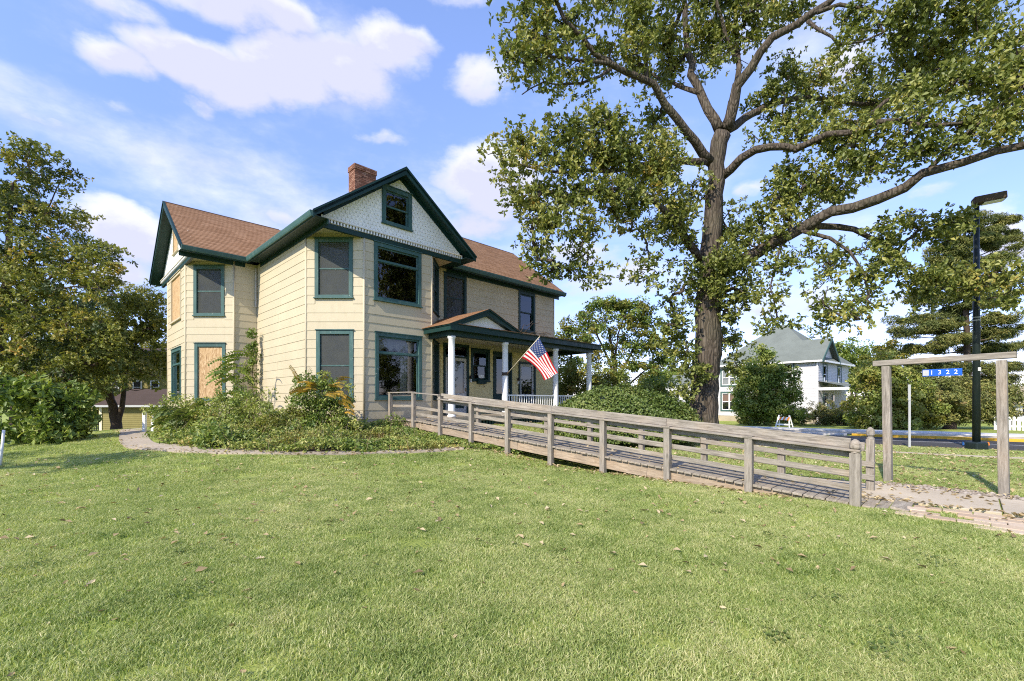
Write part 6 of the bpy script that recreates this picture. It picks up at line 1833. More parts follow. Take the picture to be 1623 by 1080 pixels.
# ------------------------------------------------------------------ trees and shrubs on the right
def right_trees():
    def simple(name, label, cat, px, base_py, Y, lobes, mat, seed, per=2.4, leaves=36, cr=.55, ls=.24, limbs=None, asp=.6, leaf2=None, f2=0, group=None, tw=.011, bark_='bark_far', trunk_top=None, r=(.24, .18, .1, .04), shell=.45, **kw):
        b = at(px, base_py, Y); zb = gz(b.x, b.y)
        tp = trunk_top or (px, min(l[1] for l in lobes) + 12)
        trunk = ([(b.x, b.y, zb - .2), tuple(at(px + (tp[0] - px) * .3, base_py + (tp[1] - base_py) * .3, Y)), tuple(at(px + (tp[0] - px) * .65, base_py + (tp[1] - base_py) * .65, Y)), tuple(at(tp[0], tp[1], Y))], r)
        lm = [trunk] + [([tuple(at(x, y, Y + d)) for x, y, d in pts], (r0, r1)) for pts, r0, r1 in (limbs or [])]
        B = [bl(l[0], l[1], l[2] * 1.32, l[3] * 1.32, Y, l[4] if len(l) > 4 else 0) for l in lobes]
        return tree(name, label, cat, (b.x, b.y, zb), lm, B, MAT[mat], MAT[bark_], seed, per_m2=per, leaves=leaves, cr=cr, lsize=ls, aspect=asp, twig=tw, leaf2=MAT[leaf2] if leaf2 else None, frac2=f2, group=group, shell=shell, **kw)
    # open-crowned tree behind the porch
    simple('locust_tree', 'open-crowned green tree with forked branches behind the porch', 'tree', 985, 660, 36,
           [(935, 500, 24, 14), (960, 485, 24, 11), (990, 482, 26, 11), (1020, 495, 22, 13), (910, 515, 16, 12), (950, 520, 22, 12, -1), (1000, 515, 26, 16), (1035, 520, 20, 14), (1050, 545, 20, 14), (975, 545, 20, 12), (1015, 550, 24, 16), (1055, 575, 18, 16, 1), (1010, 580, 22, 14), (980, 575, 14, 10), (1040, 600, 20, 14), (930, 540, 16, 10)],
           'leaf_green', 51, per=3.0, cr=.5, ls=.22, leaf2='leaf_yellowgreen', f2=.38, trunk_top=(965, 520), r=(.26, .22, .15, .07),
           limbs=[([(984, 640, 0), (968, 580, 0), (950, 540, 0), (938, 510, 0)], .16, .05), ([(980, 600, 0), (1000, 560, .5), (1020, 525, .5)], .14, .05), ([(975, 580, 0), (978, 540, -.5), (990, 500, -.5)], .11, .04), ([(986, 620, 0), (1020, 590, .5), (1050, 560, .8)], .10, .03)])
    simple('yellowing_tree', 'yellow-green tree just right of the house corner', 'tree', 905, 660, 33, [(895, 530, 18, 14), (915, 545, 20, 14), (890, 555, 16, 16), (935, 560, 18, 12), (910, 575, 22, 12), (885, 590, 14, 16)], 'leaf_yellowgreen', 52, per=3.2, cr=.45, ls=.2, leaf2='leaf_green', f2=.2)
    for k, (nm, lab, px, Y, lobes, mt, l2) in enumerate([
        ('shrub', 'tall brownish shrub seen through the porch columns', 905, 27, [(895, 600, 18, 18), (918, 595, 20, 18), (910, 625, 26, 18), (940, 610, 20, 20), (885, 625, 12, 16)], 'leaf_autumn', 'leaf_weed'),
        ('shrub', 'olive shrub behind the ivy mound', 965, 25, [(955, 605, 20, 18), (980, 600, 20, 16), (970, 630, 28, 16), (945, 630, 16, 14)], 'leaf_weed', 'leaf_yellowgreen'),
        ('shrub', 'loose green shrub left of the oak trunk', 1030, 23, [(1010, 620, 22, 16), (1040, 615, 20, 16), (1030, 645, 30, 18), (1060, 635, 20, 18), (1070, 660, 16, 14), (1000, 640, 14, 14)], 'leaf_weed', 'leaf_green'),
        ('shrub', 'dark leafy shrub hugging the oak base', 1075, 21, [(1075, 655, 18, 16), (1060, 670, 20, 14), (1085, 672, 12, 12)], 'leaf_green', 'leaf_dark')]):
        simple(nm, lab, 'shrub', px, 685, Y, lobes, mt, 60 + k, per=7, leaves=34, cr=.34, ls=.15, leaf2=l2, f2=.4, r=(.05, .04, .03, .015), flare=False, group='shrubs beyond the porch', tw=.006)
    # trees beyond
    for k, (lab, px, Y, lobes, mt) in enumerate([
        ('distant green trees left of the white house roof', 1060, 62, [(1040, 590, 24, 14), (1070, 600, 20, 14), (1030, 615, 24, 14), (1065, 620, 24, 12)], 'leaf_yellowgreen'),
        ('dark tree close behind the white house', 1350, 58, [(1335, 560, 18, 14), (1365, 555, 22, 14), (1350, 585, 28, 16), (1385, 575, 20, 16), (1330, 600, 16, 16)], 'leaf_green'),
        ('bright tree between the white house and the pine', 1395, 52, [(1385, 580, 20, 16), (1410, 560, 22, 16), (1400, 605, 26, 18), (1370, 610, 20, 14), (1430, 590, 18, 18)], 'leaf_yellowgreen'),
        ('distant tree behind the porch roof', 880, 60, [(870, 600, 20, 16), (890, 620, 24, 16), (860, 625, 20, 14)], 'leaf_dark')]):
        simple('background_tree', lab, 'tree', px, 675, Y, lobes, mt, 70 + k, per=1.6, leaves=34, cr=.75, ls=.32, tw=.012, group='trees across the street')
    # dense little tree in front of the white house
    simple('dense_tree', 'dense rounded green tree in front of the white house', 'tree', 1213, 682, 34.5, [(1210, 562, 13, 13), (1212, 585, 26, 16), (1195, 600, 24, 15), (1235, 602, 24, 15), (1213, 615, 38, 18), (1188, 632, 24, 16), (1244, 634, 22, 15), (1213, 645, 42, 18), (1185, 652, 18, 12), (1225, 658, 32, 13)], 'leaf_green', 80, per=6, leaves=44, cr=.45, ls=.17, leaf2='leaf_weed', f2=.3, r=(.11, .09, .06, .03), tw=.008)
    # clipped shrubs along the white house
    for k, (px, Y, rx, ry, py, lab) in enumerate([(1190, 36.5, 14, 14, 663, 'dark rounded shrub half hidden by the dense tree'), (1259, 36, 19, 17, 660, 'clipped round shrub right of the dense tree'), (1315, 35.5, 25, 18, 657, 'large clipped shrub with reddish top at the white house corner'), (1352, 35, 17, 15, 659, 'smaller clipped shrub beside the reddish one')]):
        simple('clipped_shrub', lab, 'shrub', px, 676, Y, [(px, py, rx * .92, ry * .9), (px - rx * .3, py + 4, rx * .6, ry * .7), (px + rx * .3, py + 4, rx * .6, ry * .7)], 'leaf_boxwood', 84 + k, per=12, leaves=34, cr=.26, ls=.11, r=(.06, .05, .04, .02), flare=False, shell=.25, leaf2='leaf_weed', f2=.15, group='clipped shrubs by the white house', tw=.006)
    # big loose hedge and the spreading yew
    simple('tall_bush', 'tall yellow-green bush behind the left sign post', 'bush', 1390, 688, 30, [(1385, 600, 24, 18), (1410, 585, 22, 18), (1375, 635, 26, 18), (1415, 625, 30, 22), (1440, 610, 22, 22), (1380, 665, 24, 16), (1420, 660, 34, 20), (1455, 650, 22, 24)], 'leaf_weed', 90, per=6, leaves=44, cr=.46, ls=.19, leaf2='leaf_yellowgreen', f2=.3, r=(.1, .08, .05, .03), flare=False)
    simple('yew_tree', 'spreading olive yew with short leaning trunk across the street', 'tree', 1503, 690, 30.5, [(1505, 612, 40, 16), (1470, 630, 34, 18), (1540, 630, 40, 18), (1505, 640, 44, 16), (1575, 640, 26, 18), (1460, 655, 26, 14), (1500, 660, 26, 9), (1560, 658, 30, 8), (1590, 655, 16, 12), (1590, 620, 18, 16)], 'needle', 91, per=8, leaves=52, cr=.44, ls=.19, asp=.34, leaf2='leaf_boxwood', f2=.35, trunk_top=(1515, 640), r=(.30, .24, .2, .12))
    # white pine: whorled, upswept boughs
    Y = 46; px = 1535
    b = at(px, 690, Y); zb = gz(b.x, b.y)
    limbs = [([(b.x, b.y, zb - .3)] + [tuple(at(x, y, Y)) for x, y in ((1535, 620), (1532, 540), (1530, 460), (1528, 400), (1530, 345))], (.38, .32, .26, .2, .12, .04))]
    B = []; rr = random.Random(5)
    for (x0, y0, x1, y1) in [(1530, 385, 1602, 345), (1530, 405, 1615, 372), (1530, 430, 1625, 395), (1530, 455, 1605, 440), (1530, 480, 1610, 470), (1530, 400, 1490, 365), (1530, 430, 1470, 400), (1530, 455, 1455, 440), (1530, 480, 1440, 470), (1530, 505, 1425, 505), (1530, 525, 1415, 530), (1530, 510, 1610, 505), (1530, 535, 1625, 520), (1530, 550, 1420, 555), (1530, 560, 1630, 550), (1530, 580, 1440, 585), (1530, 585, 1610, 585), (1530, 372, 1550, 340), (1530, 365, 1518, 345), (1540, 600, 1600, 605), (1530, 605, 1470, 610), (1530, 425, 1585, 408), (1530, 445, 1490, 428), (1530, 490, 1580, 478), (1530, 515, 1470, 520), (1530, 535, 1480, 545), (1530, 560, 1575, 552), (1530, 590, 1500, 585), (1530, 395, 1570, 365), (1530, 418, 1500, 392), (1530, 470, 1560, 455), (1530, 500, 1500, 495), (1530, 540, 1560, 535), (1530, 440, 1510, 425)]:
        d = rr.uniform(-2.5, 2.5)
        limbs.append(([tuple(at(x0, y0 + 8, Y)), tuple(at((x0 + x1) / 2, (y0 + y1) / 2 + 8, Y + d * .6)), tuple(at(x1, y1, Y + d))], (.08, .02)))
        for t in (.35, .55, .75, .95):
            B.append(bl(x0 + (x1 - x0) * t + rr.uniform(-5, 5), y0 + (y1 - y0) * t + rr.uniform(-6, 4), 21 - 8 * t, 9.5 - 3 * t, Y, d * t, .9))
    tree('pine_tree', 'tall feathery white pine behind the light pole', 'tree', (b.x, b.y, zb), limbs, B, MAT['needle'], MAT['bark_far'], 95, per_m2=4.6, leaves=70, cr=.7, lsize=.40, aspect=.15, twig=.012, flat=.45, shell=.5, up=.8, spread=.7, leaf2=MAT['leaf_dark'], frac2=.2)
right_trees()
# trees along the street to the right of the frame; the front windows mirror them
def street_trees():
    for k, (x, y, h, mt, lab) in enumerate([(33, 11.5, 9, 'leaf_green', 'broad green street tree off to the right, nearest the sign'), (38, 3, 11, 'leaf_oak', 'olive street tree farther along to the right'), (47, 9, 12, 'leaf_green', 'tall green tree across the street to the right'), (42, -7, 11, 'leaf_yellowgreen', 'yellowing street tree farthest to the right')]):
        zb = gz(x, y)
        limbs = [([(x, y, zb - .3), (x + .1, y, zb + h * .3), (x - .1, y + .1, zb + h * .6), (x, y, zb + h * .85)], (.32, .25, .15, .05))]
        B = [((x, y, zb + h * .62), (3.4, 3.4, 2.6)), ((x + 1.6, y - 1.8, zb + h * .48), (2.2, 2.2, 1.7)), ((x - 1.6, y + 1.8, zb + h * .5), (2.2, 2.4, 1.7)), ((x - 1.5, y - 2.2, zb + h * .4), (2.0, 2.0, 1.4)), ((x, y + 2.5, zb + h * .36), (2, 2, 1.4)), ((x, y, zb + h * .85), (1.9, 1.9, 1.6))]
        tree('street_tree', lab, 'tree', (x, y, zb), limbs, B, MAT[mt], MAT['bark_far'], 120 + k, per_m2=1.8, leaves=26, cr=.7, lsize=.28, aspect=.6, twig=.012, group='street trees to the right')
street_trees()

# ------------------------------------------------------------------ ivy mound beside the porch
def mound():
    c = hb(8.9, 14.1, 0); zb = gz(c.x, c.y)
    t = thing('ivy_mound', 'broad rounded mound of ivy between the ramp and the porch', 'hedge', (c.x, c.y, zb))
    rr = np.random.default_rng(77)
    n = 40000
    u = rr.normal(size=(n, 3)); u[:, 2] = np.abs(u[:, 2]) * .85; u /= np.linalg.norm(u, axis=1, keepdims=True)
    def rad(u):
        az = np.arctan2(u[:, 1], u[:, 0])
        return 1 + .06 * np.sin(az * 3 + 1) + .04 * np.sin(az * 7 + u[:, 2] * 5) + .035 * np.sin(u[:, 0] * 11) * np.cos(u[:, 1] * 9)
    R = np.array([2.75, 2.1, 1.72])
    # long axis runs right and away from the house front
    ax = np.array([.93, -.20, 0]); ax /= np.linalg.norm(ax); ay = np.array([-ax[1], ax[0], 0])
    def tow(p): return np.array([c.x, c.y, zb]) + p[:, :1] * ax + p[:, 1:2] * ay + p[:, 2:] * np.array([0, 0, 1])
    P = tow(u * R * (rad(u) * (1 - .13 * rr.random(n) ** 2 + .02 * rr.normal(size=n)))[:, None])
    od = tow(u) - np.array([c.x, c.y, zb])
    V, F = leaf_arrays(P, .085, .8, od * 1.3, rr, .6, up=.5, spread=.75)
    cl = .5 + .5 * np.sin(P[:, 0] * 5) * np.cos(P[:, 1] * 4.3) 
    foliage_obj('foliage', V, F, np.repeat(np.clip(rr.random(n) * .75 + .25 * cl, 0, 1), 2), MAT['leaf_hedge'], t)
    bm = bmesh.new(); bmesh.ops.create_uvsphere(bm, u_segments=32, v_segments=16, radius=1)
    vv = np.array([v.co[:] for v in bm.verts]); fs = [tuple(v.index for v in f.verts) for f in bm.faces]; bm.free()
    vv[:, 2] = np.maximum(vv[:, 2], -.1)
    q = MB(); q.add([tuple(p) for p in tow(vv * R * .88)], fs); q.build('dark_core', MAT['leaf_dark'], t, smooth=True)  # opaque dark inner core, added to block the view through the leaves
mound()

# ------------------------------------------------------------------ planting along the house
def frond(mb_list, p, d, up, L, n, lw, rr, sag=.5):
    """a pinnate leaf: rib with paired leaflets"""
    V, F = mb_list
    s = d.cross(Vector((0, 0, 1))).normalized()
    s = (Matrix.Rotation(rr.uniform(.3, 1.2) * (1 if s.y > 0 else -1) * (-1 if rr.random() < .25 else 1), 3, d) @ s).normalized()
    for k in range(n):
        t = (k + 1) / n
        c = p + d * (L * t) + Vector((0, 0, 1)) * (up * L * t - sag * L * t * t)
        ll = lw * (1 - .55 * abs(t - .45)) * rr.uniform(.85, 1.1)
        for sd_ in (-1, 1):
            tipp = c + s * sd_ * ll + d * ll * .35 - Vector((0, 0, 1)) * ll * .25
            w = d * ll * .36
            i = len(V)
            m = (c + tipp) / 2
            V += [c, m + w, tipp, m - w]; F += [(i, i + 1, i + 2), (i, i + 2, i + 3)]

def garden():
    rr = random.Random(9); nr = np.random.default_rng(19)
    def plant(name, label, cat, px, Y, lobes, mat, seed, per=10, leaves=30, cr=.24, ls=.10, asp=.5, leaf2=None, f2=0, sticks=5, h=.8, droop=.3, group='plants along the house'):
        b = at(px, 690, Y); zb = gz(b.x, b.y)
        base = Vector((b.x, b.y, zb))
        limbs = []
        for k in range(sticks):
            an = rr.uniform(0, 6.28); lean = rr.uniform(.1, .5)
            tp = base + Vector((math.cos(an) * lean * h, math.sin(an) * lean * h * .5, h * rr.uniform(.6, 1)))
            limbs.append(([tuple(base + Vector((math.cos(an) * .05, math.sin(an) * .05, -.05))), tuple(base.lerp(tp, .5) + Vector((rr.uniform(-.06, .06), 0, .05))), tuple(tp)], (.016, .006)))
        B = [bl(l[0], l[1] - 6, l[2] * 1.18, l[3] * 1.3, Y, l[4] if len(l) > 4 else 0) for l in lobes]
        return tree(name, label, cat, tuple(base), limbs, B, MAT[mat], MAT['bark_far'], seed, per_m2=per, leaves=leaves, cr=cr, lsize=ls, aspect=asp, twig=.004, flare=False, step=.2, wob=.01, shell=.45, leaf2=MAT[leaf2] if leaf2 else None, frac2=f2, droop=droop, sides=5, trunk_sides=6, group=group)
    plant('leafy_shrub', 'bushy green shrub below the boarded end window', 'shrub', 288, 15.6, [(285, 655, 28, 20), (264, 668, 18, 20), (312, 660, 26, 20), (290, 685, 40, 18), (328, 650, 20, 14, .4)], 'leaf_weed', 101, per=16, ls=.10, leaf2='leaf_green', f2=.35)
    plant('leafy_shrub', 'green weedy shrub between the boarded window and the vine', 'shrub', 355, 14.9, [(345, 665, 30, 22), (378, 655, 30, 24), (360, 688, 42, 18), (330, 693, 28, 14), (398, 680, 28, 20)], 'leaf_green', 102, per=16, ls=.09, leaf2='leaf_weed', f2=.5)
    plant('leafy_shrub', 'low sunlit shrub spilling forward in the middle of the bed', 'shrub', 435, 13.6, [(425, 662, 28, 20, .8), (455, 672, 30, 20), (430, 693, 38, 16), (470, 693, 32, 16), (400, 698, 28, 12), (480, 655, 20, 16, .8)], 'leaf_weed', 103, per=16, ls=.09, leaf2='leaf_yellowgreen', f2=.25)
    plant('autumn_shrub', 'leggy shrub with orange-tipped arching branches under the bay window', 'shrub', 508, 14.1, [(505, 632, 26, 18), (530, 638, 22, 18), (515, 658, 32, 18), (540, 665, 20, 18), (485, 648, 18, 16), (510, 686, 36, 16), (545, 688, 24, 14), (497, 612, 16, 12), (478, 622, 12, 8), (520, 615, 18, 12)], 'leaf_green', 104, per=17, ls=.095, leaf2='leaf_weed', f2=.3, sticks=12, h=1.3)
    plant('leafy_shrub', 'small shrub at the foot of the picture-window wall', 'shrub', 590, 14.2, [(575, 686, 22, 12), (605, 692, 26, 10), (645, 697, 26, 8), (556, 693, 28, 14)], 'leaf_green', 105, per=16, ls=.085, sticks=3, h=.3, leaf2='leaf_weed', f2=.4)
    plant('reddish_groundcover', 'reddish low plants in front of the ramp landing', 'plant', 615, 13.2, [(605, 706, 20, 6), (635, 706, 22, 6), (665, 708, 22, 6)], 'leaf_red', 106, per=16, ls=.07, sticks=3, h=.2, leaf2='leaf_weed', f2=.4)
    plant('leafy_plant', 'small leafy plant climbing the first landing post', 'plant', 624, 15.2, [(624, 672, 8, 10), (626, 688, 9, 9)], 'leaf_green', 107, per=24, ls=.09, sticks=3, h=.6)
    # vine in the corner
    b = hb(20.7, 5.8, 0); zb = gz(b.x, b.y)
    Yv = b.y - .25
    V1 = [tuple(at(398, 668, Yv)), tuple(at(401, 630, Yv)), tuple(at(400, 590, Yv)), tuple(at(403, 550, Yv)), tuple(at(402, 524, Yv))]
    V2 = [tuple(at(392, 668, Yv - .3)), tuple(at(385, 620, Yv - .35)), tuple(at(388, 580, Yv - .3)), tuple(at(396, 555, Yv - .2))]
    B = [bl(*q, Yv, d, .5) for *q, d in [(402, 530, 4, 8, 0), (401, 548, 5, 10, 0), (402, 570, 5, 12, 0), (402, 600, 5, 14, 0), (388, 585, 8, 7, -.2), (384, 600, 10, 10, -.2), (395, 575, 8, 8, -.1), (378, 620, 11, 12, -.3), (395, 628, 12, 14, -.2), (375, 640, 12, 10, -.4), (395, 650, 16, 12, -.4), (365, 650, 10, 10, -.4), (400, 555, 6, 8, -.1)]]
    tree('climbing_vine', 'green vine climbing the corner where the two wings meet', 'vine', (b.x, b.y, zb), [(V1, (.02, .006)), (V2, (.015, .005))], B, MAT['leaf_green'], MAT['bark_far'], 110, per_m2=16, leaves=26, cr=.2, lsize=.12, aspect=.5, twig=.004, flare=False, step=.2, wob=.02, sides=5, trunk_sides=6, droop=1.0)
    # pinnate fronds: sumac-like plants and orange sprays
    def fronds(name, label, cat, spots, mat, L, n, lw, seed, group=None):
        r2 = random.Random(seed)
        p0 = spots[0][0]
        t = thing(name, label, cat, tuple(p0), group)
        V, F = [], []
        st = MB()
        for p, d, up, sag in spots:
            l = L * r2.uniform(.8, 1.2)
            frond((V, F), p, d, up, l, n, lw, r2, sag)
            pts = [p + d * (l * k / 5) + Vector((0, 0, 1)) * (up * l * k / 5 - sag * l * (k / 5) ** 2) for k in range(6)]
            st.tube(pts, [.006 - .0008 * k for k in range(6)], 4)
        st.build('stem', MAT['bark_far'], t)
        foliage_obj('leaflets', np.array([tuple(v) for v in V]), np.array(F), np.repeat(nr.random(len(F) // 2), 2), MAT[mat], t, 'stuff')
    sp = []
    for k in range(16):
        px = rr.uniform(270, 335); p = at(px, rr.uniform(645, 672), 15.2 + rr.uniform(-.3, .3))
        an = rr.uniform(-1.2, 4.3); sp.append((p, Vector((math.cos(an), -abs(math.sin(an)) * .8 - .1, 0)).normalized(), rr.uniform(.3, .8), rr.uniform(.6, 1.0)))
    fronds('sumac_fronds', 'fern-like arching fronds below the boarded windows', 'plant', sp, 'leaf_hedge', .62, 11, .16, 2)
    sp = []
    for k in range(18):
        px = rr.uniform(362, 400); p = at(px, rr.uniform(560, 665), 16.9 + rr.uniform(-.3, .2))
        an = rr.uniform(2.2, 4.0) if k % 3 else rr.uniform(-1, 1); sp.append((p, Vector((math.cos(an), -abs(math.sin(an)) - .1, 0)).normalized(), rr.uniform(.1, .6), rr.uniform(.5, 1.0)))
    fronds('tree_of_heaven_fronds', 'long narrow leaflets fanning beside the corner vine', 'plant', sp, 'leaf_green', .7, 10, .17, 3)
    sp = []
    for px, py, dx, up in [(492, 620, -1, .25), (488, 615, -.9, .1), (500, 608, -.6, .5), (520, 612, .6, .4), (528, 612, .9, .35), (535, 600, .9, .45), (530, 622, 1, .1), (512, 604, .2, .7), (476, 606, -.1, 1.6), (540, 632, 1, 0), (546, 645, .8, .1), (505, 618, -.4, .5), (515, 625, .8, .2)]:
        sp.append((at(px, py, 13.6), Vector((dx, -.3, 0)).normalized(), up, .45)); sp.append((at(px + rr.uniform(-8, 8), py + rr.uniform(-4, 14), 13.7), Vector((dx + rr.uniform(-.5, .5), -.4, 0)).normalized(), up + .2, .5))
    fronds('orange_sprays', 'orange and yellow leaf sprays reaching in front of the bay window', 'plant', sp, 'leaf_orange', .40, 13, .085, 4)
    # low weeds covering the soil, in hummocks of different growth
    n = 7000
    xs = nr.uniform(-16, 1, n * 3); ys = nr.uniform(10.6, 18, n * 3)
    m = inside(weed_poly, xs, ys); xs, ys = xs[m][:n], ys[m][:n]
    zs = ground_np(xs, ys)
    hum = .5 + .25 * np.sin(xs * 2.3 + ys * 1.1) + .25 * np.sin(xs * 4.1 - ys * 3.3 + 1)
    west = np.clip((-xs - 3.0) / 4, 0, 1)
    hgt = .06 + (.12 + .55 * west) * hum * nr.uniform(.5, 1.1, len(xs))
    rep = 8
    P = np.repeat(np.stack([xs, ys, zs], 1), rep, 0)
    P[:, :2] += nr.normal(size=(len(P), 2)) * .08
    P[:, 2] += np.repeat(hgt, rep) * nr.random(len(P)) ** .6 + .02
    kind_ = np.sin(xs * 1.7 + 2) * np.cos(ys * 2.1) + nr.normal(size=len(xs)) * .35
    size = np.repeat(np.where(kind_ > .5, .12, np.where(kind_ < -.4, .065, .09)), rep)
    V, F = leaf_arrays(P, size, .5, np.tile(np.array([[0, -.5, .3]]), (len(P), 1)), nr, .3, up=.7)
    o = foliage_obj('low_weeds', V, F, np.repeat(nr.random(len(P)), 2), MAT['leaf_weed'], None, 'stuff')
    o.data.materials.append(MAT['leaf_green']); o.data.materials.append(MAT['leaf_yellowgreen'])
    o.data.polygons.foreach_set('material_index', np.repeat(np.repeat(np.where(kind_ > .4, 1, np.where(kind_ < -.55, 2, 0)), rep), 2).astype(np.int32))
    tag(o, 'tangled low weeds covering the bed along the house', 'weeds')
    # thin upright stalks standing out of the weeds
    n = 420
    ii = nr.integers(0, len(xs), n)
    st = MB()
    for q in ii:
        if xs[q] > -2.5: continue
        p = Vector((xs[q], ys[q], zs[q])); h = float(hgt[q]) + nr.uniform(.1, .35)
        st.tube([p, p + Vector((nr.normal() * .05, nr.normal() * .05, h * .6)), p + Vector((nr.normal() * .12, nr.normal() * .1, h))], [.006, .004, .002], 3, cap=False)
    o = st.build('weed_stalks', MAT['leaf_dry'], None, kind='stuff', label='thin dry stalks standing out of the weeds', cat='stalks')
    o.data.attributes.new('rnd', 'FLOAT', 'FACE').data.foreach_set('value', nr.random(len(o.data.polygons)).astype(np.float32))
    # upright blades along the edging
    return
garden()

# ------------------------------------------------------------------ leaves on the ground
def fallen_leaves():
    rr = np.random.default_rng(55)
    def leaf_mesh(k):
        L = 1.0; V = []; prof = [(.0, .03), (.12, .10), (.22, .26), (.32, .13), (.45, .34), (.56, .17), (.68, .30), (.8, .14), (.92, .12), (1.0, .0)]
        curl = rr.uniform(.3, 1.1); tw = rr.uniform(-.5, .5); cup = rr.uniform(.2, .9)
        for t, w in prof:
            z = curl * (t - .5) ** 2 * .7
            for s in (-1, 0, 1):
                ww = w * rr.uniform(.8, 1.15) * s
                V.append((t - .5, ww * math.cos(tw * t) , z + abs(ww) * cup + ww * math.sin(tw * t) + .03))
        F = []
        for i in range(len(prof) - 1):
            a = i * 3
            F += [(a, a + 1, a + 4, a + 3), (a + 1, a + 2, a + 5, a + 4)]
        me = bpy.data.meshes.new('fallen_leaf'); me.from_pydata(V, [], F); me.materials.append(MAT['leaf_dry'])
        me.attributes.new('rnd', 'FLOAT', 'FACE').data.foreach_set('value', np.full(len(F), (k % 7) / 6, dtype=np.float32))
        return me
    mes = [leaf_mesh(k) for k in range(10)]
    # those near enough to be told apart
    n = 0
    while n < 240:
        Y = 2.5 + 8.5 * rr.random() ** 1.15; px = rr.uniform(-10, 1640); x = (px - CXP) / FPX * Y
        a_, b_ = R2 * (Y - x), R2 * (Y + x)
        if a_ > .6 and 8.2 < b_ < 9.9 and a_ < 12: continue
        if inside(bed_poly, np.array([x]), np.array([Y]))[0]: continue
        if Y < 3.0 and rr.random() < .6: continue
        s = rr.uniform(.025, .06) if (rr.random() < .85 or Y < 3.6) else rr.uniform(.06, .09)
        M = Matrix.Translation((x, Y, gz(x, Y) + .024)) @ Matrix.Rotation(rr.uniform(0, 6.28), 4, 'Z') @ Matrix.Rotation(rr.normal() * .35, 4, 'X') @ Matrix.Rotation(rr.normal() * .35, 4, 'Y') @ Matrix.Scale(s, 4)
        o = place('fallen_leaf', mes[int(rr.integers(10))], M)
        tag(o, 'single dry tan oak leaf lying on the green lawn', 'leaf', 'fallen leaves on the lawn')
        n += 1
    # the rest lie too thick or too far to count
    P = []
    def add(xs, ys, dz_): P.append(np.stack([xs, ys, ground_np(xs, ys) + dz_], 1))
    xs = rr.uniform(-12, 14, 1400); ys = rr.uniform(4, 15, 1400); keep = ~inside(bed_poly, xs, ys); add(xs[keep], ys[keep], .05)
    aa = rr.uniform(-3.5, 14, 2600); bb = rr.uniform(9.9, 18, 2600); add(R2 * (bb - aa), R2 * (bb + aa), .05)
    aa = rr.uniform(-3, 1.3, 200); bb = rr.normal(9.0, .10, 200); add(R2 * (bb - aa), R2 * (bb + aa), .045)
    aa = rr.uniform(-3, 1.3, 50); bb = rr.uniform(7.7, 10.4, 50); add(R2 * (bb - aa), R2 * (bb + aa), .045)
    aa = rr.uniform(2, 13, 420); bb = rr.normal(8.25, .12, 420); add(R2 * (bb - aa), R2 * (bb + aa), .04)
    tt = rr.uniform(-30, 5, 1500); nn = rr.uniform(17, 22.4, 1500); add(SD.x * tt + SN.x * nn, SD.y * tt + SN.y * nn, .05)
    e = np.array([tuple(p) for p in edge]); ii = rr.integers(0, len(e), 300); q = e[ii] + rr.normal(size=(300, 2)) * .15; add(q[:, 0], q[:, 1], .06)
    aa = rr.uniform(1, 12.5, 150); bb = rr.uniform(8.4, 9.6, 150)
    pp = np.stack([R2 * (bb - aa), R2 * (bb + aa), np.array([dz(v) for v in aa]) + .012], 1); P.append(pp)
    P = np.concatenate(P)
    V, F = leaf_arrays(P, .085, .55, np.tile(np.array([[0, 0, .6]]), (len(P), 1)), rr, 0, up=1.2, spread=.55)
    o = foliage_obj('leaf_litter', V, F, np.repeat(rr.random(len(P)), 2), MAT['leaf_dry'], None, 'stuff')
    tag(o, 'scattered small dry leaves over lawn, walk and bed', 'leaves')
fallen_leaves()

def clover():
    rr = np.random.default_rng(12)
    P = []
    for k in range(22):
        Y = rr.uniform(2.7, 9); x = rr.uniform(-1.05, 1.05) * Y
        if inside(weed_poly, np.array([x]), np.array([Y]))[0] or (R2 * (Y + x) > 7.4): continue
        n = int(rr.integers(20, 60)); q = rr.normal(size=(n, 2)) * rr.uniform(.05, .13) + np.array([x, Y])
        P.append(np.stack([q[:, 0], q[:, 1], ground_np(q[:, 0], q[:, 1]) + rr.uniform(.022, .045, n)], 1))
    P = np.concatenate(P)
    V, F = leaf_arrays(P, .028, .9, np.tile(np.array([[0, 0, .7]]), (len(P), 1)), rr, 0, up=1.5, spread=.5)
    o = foliage_obj('clover_patches', V, F, np.repeat(rr.random(len(P)), 2), MAT['leaf_hedge'], None, 'stuff')
    tag(o, 'small dark clover patches in the lawn', 'clover')
clover()

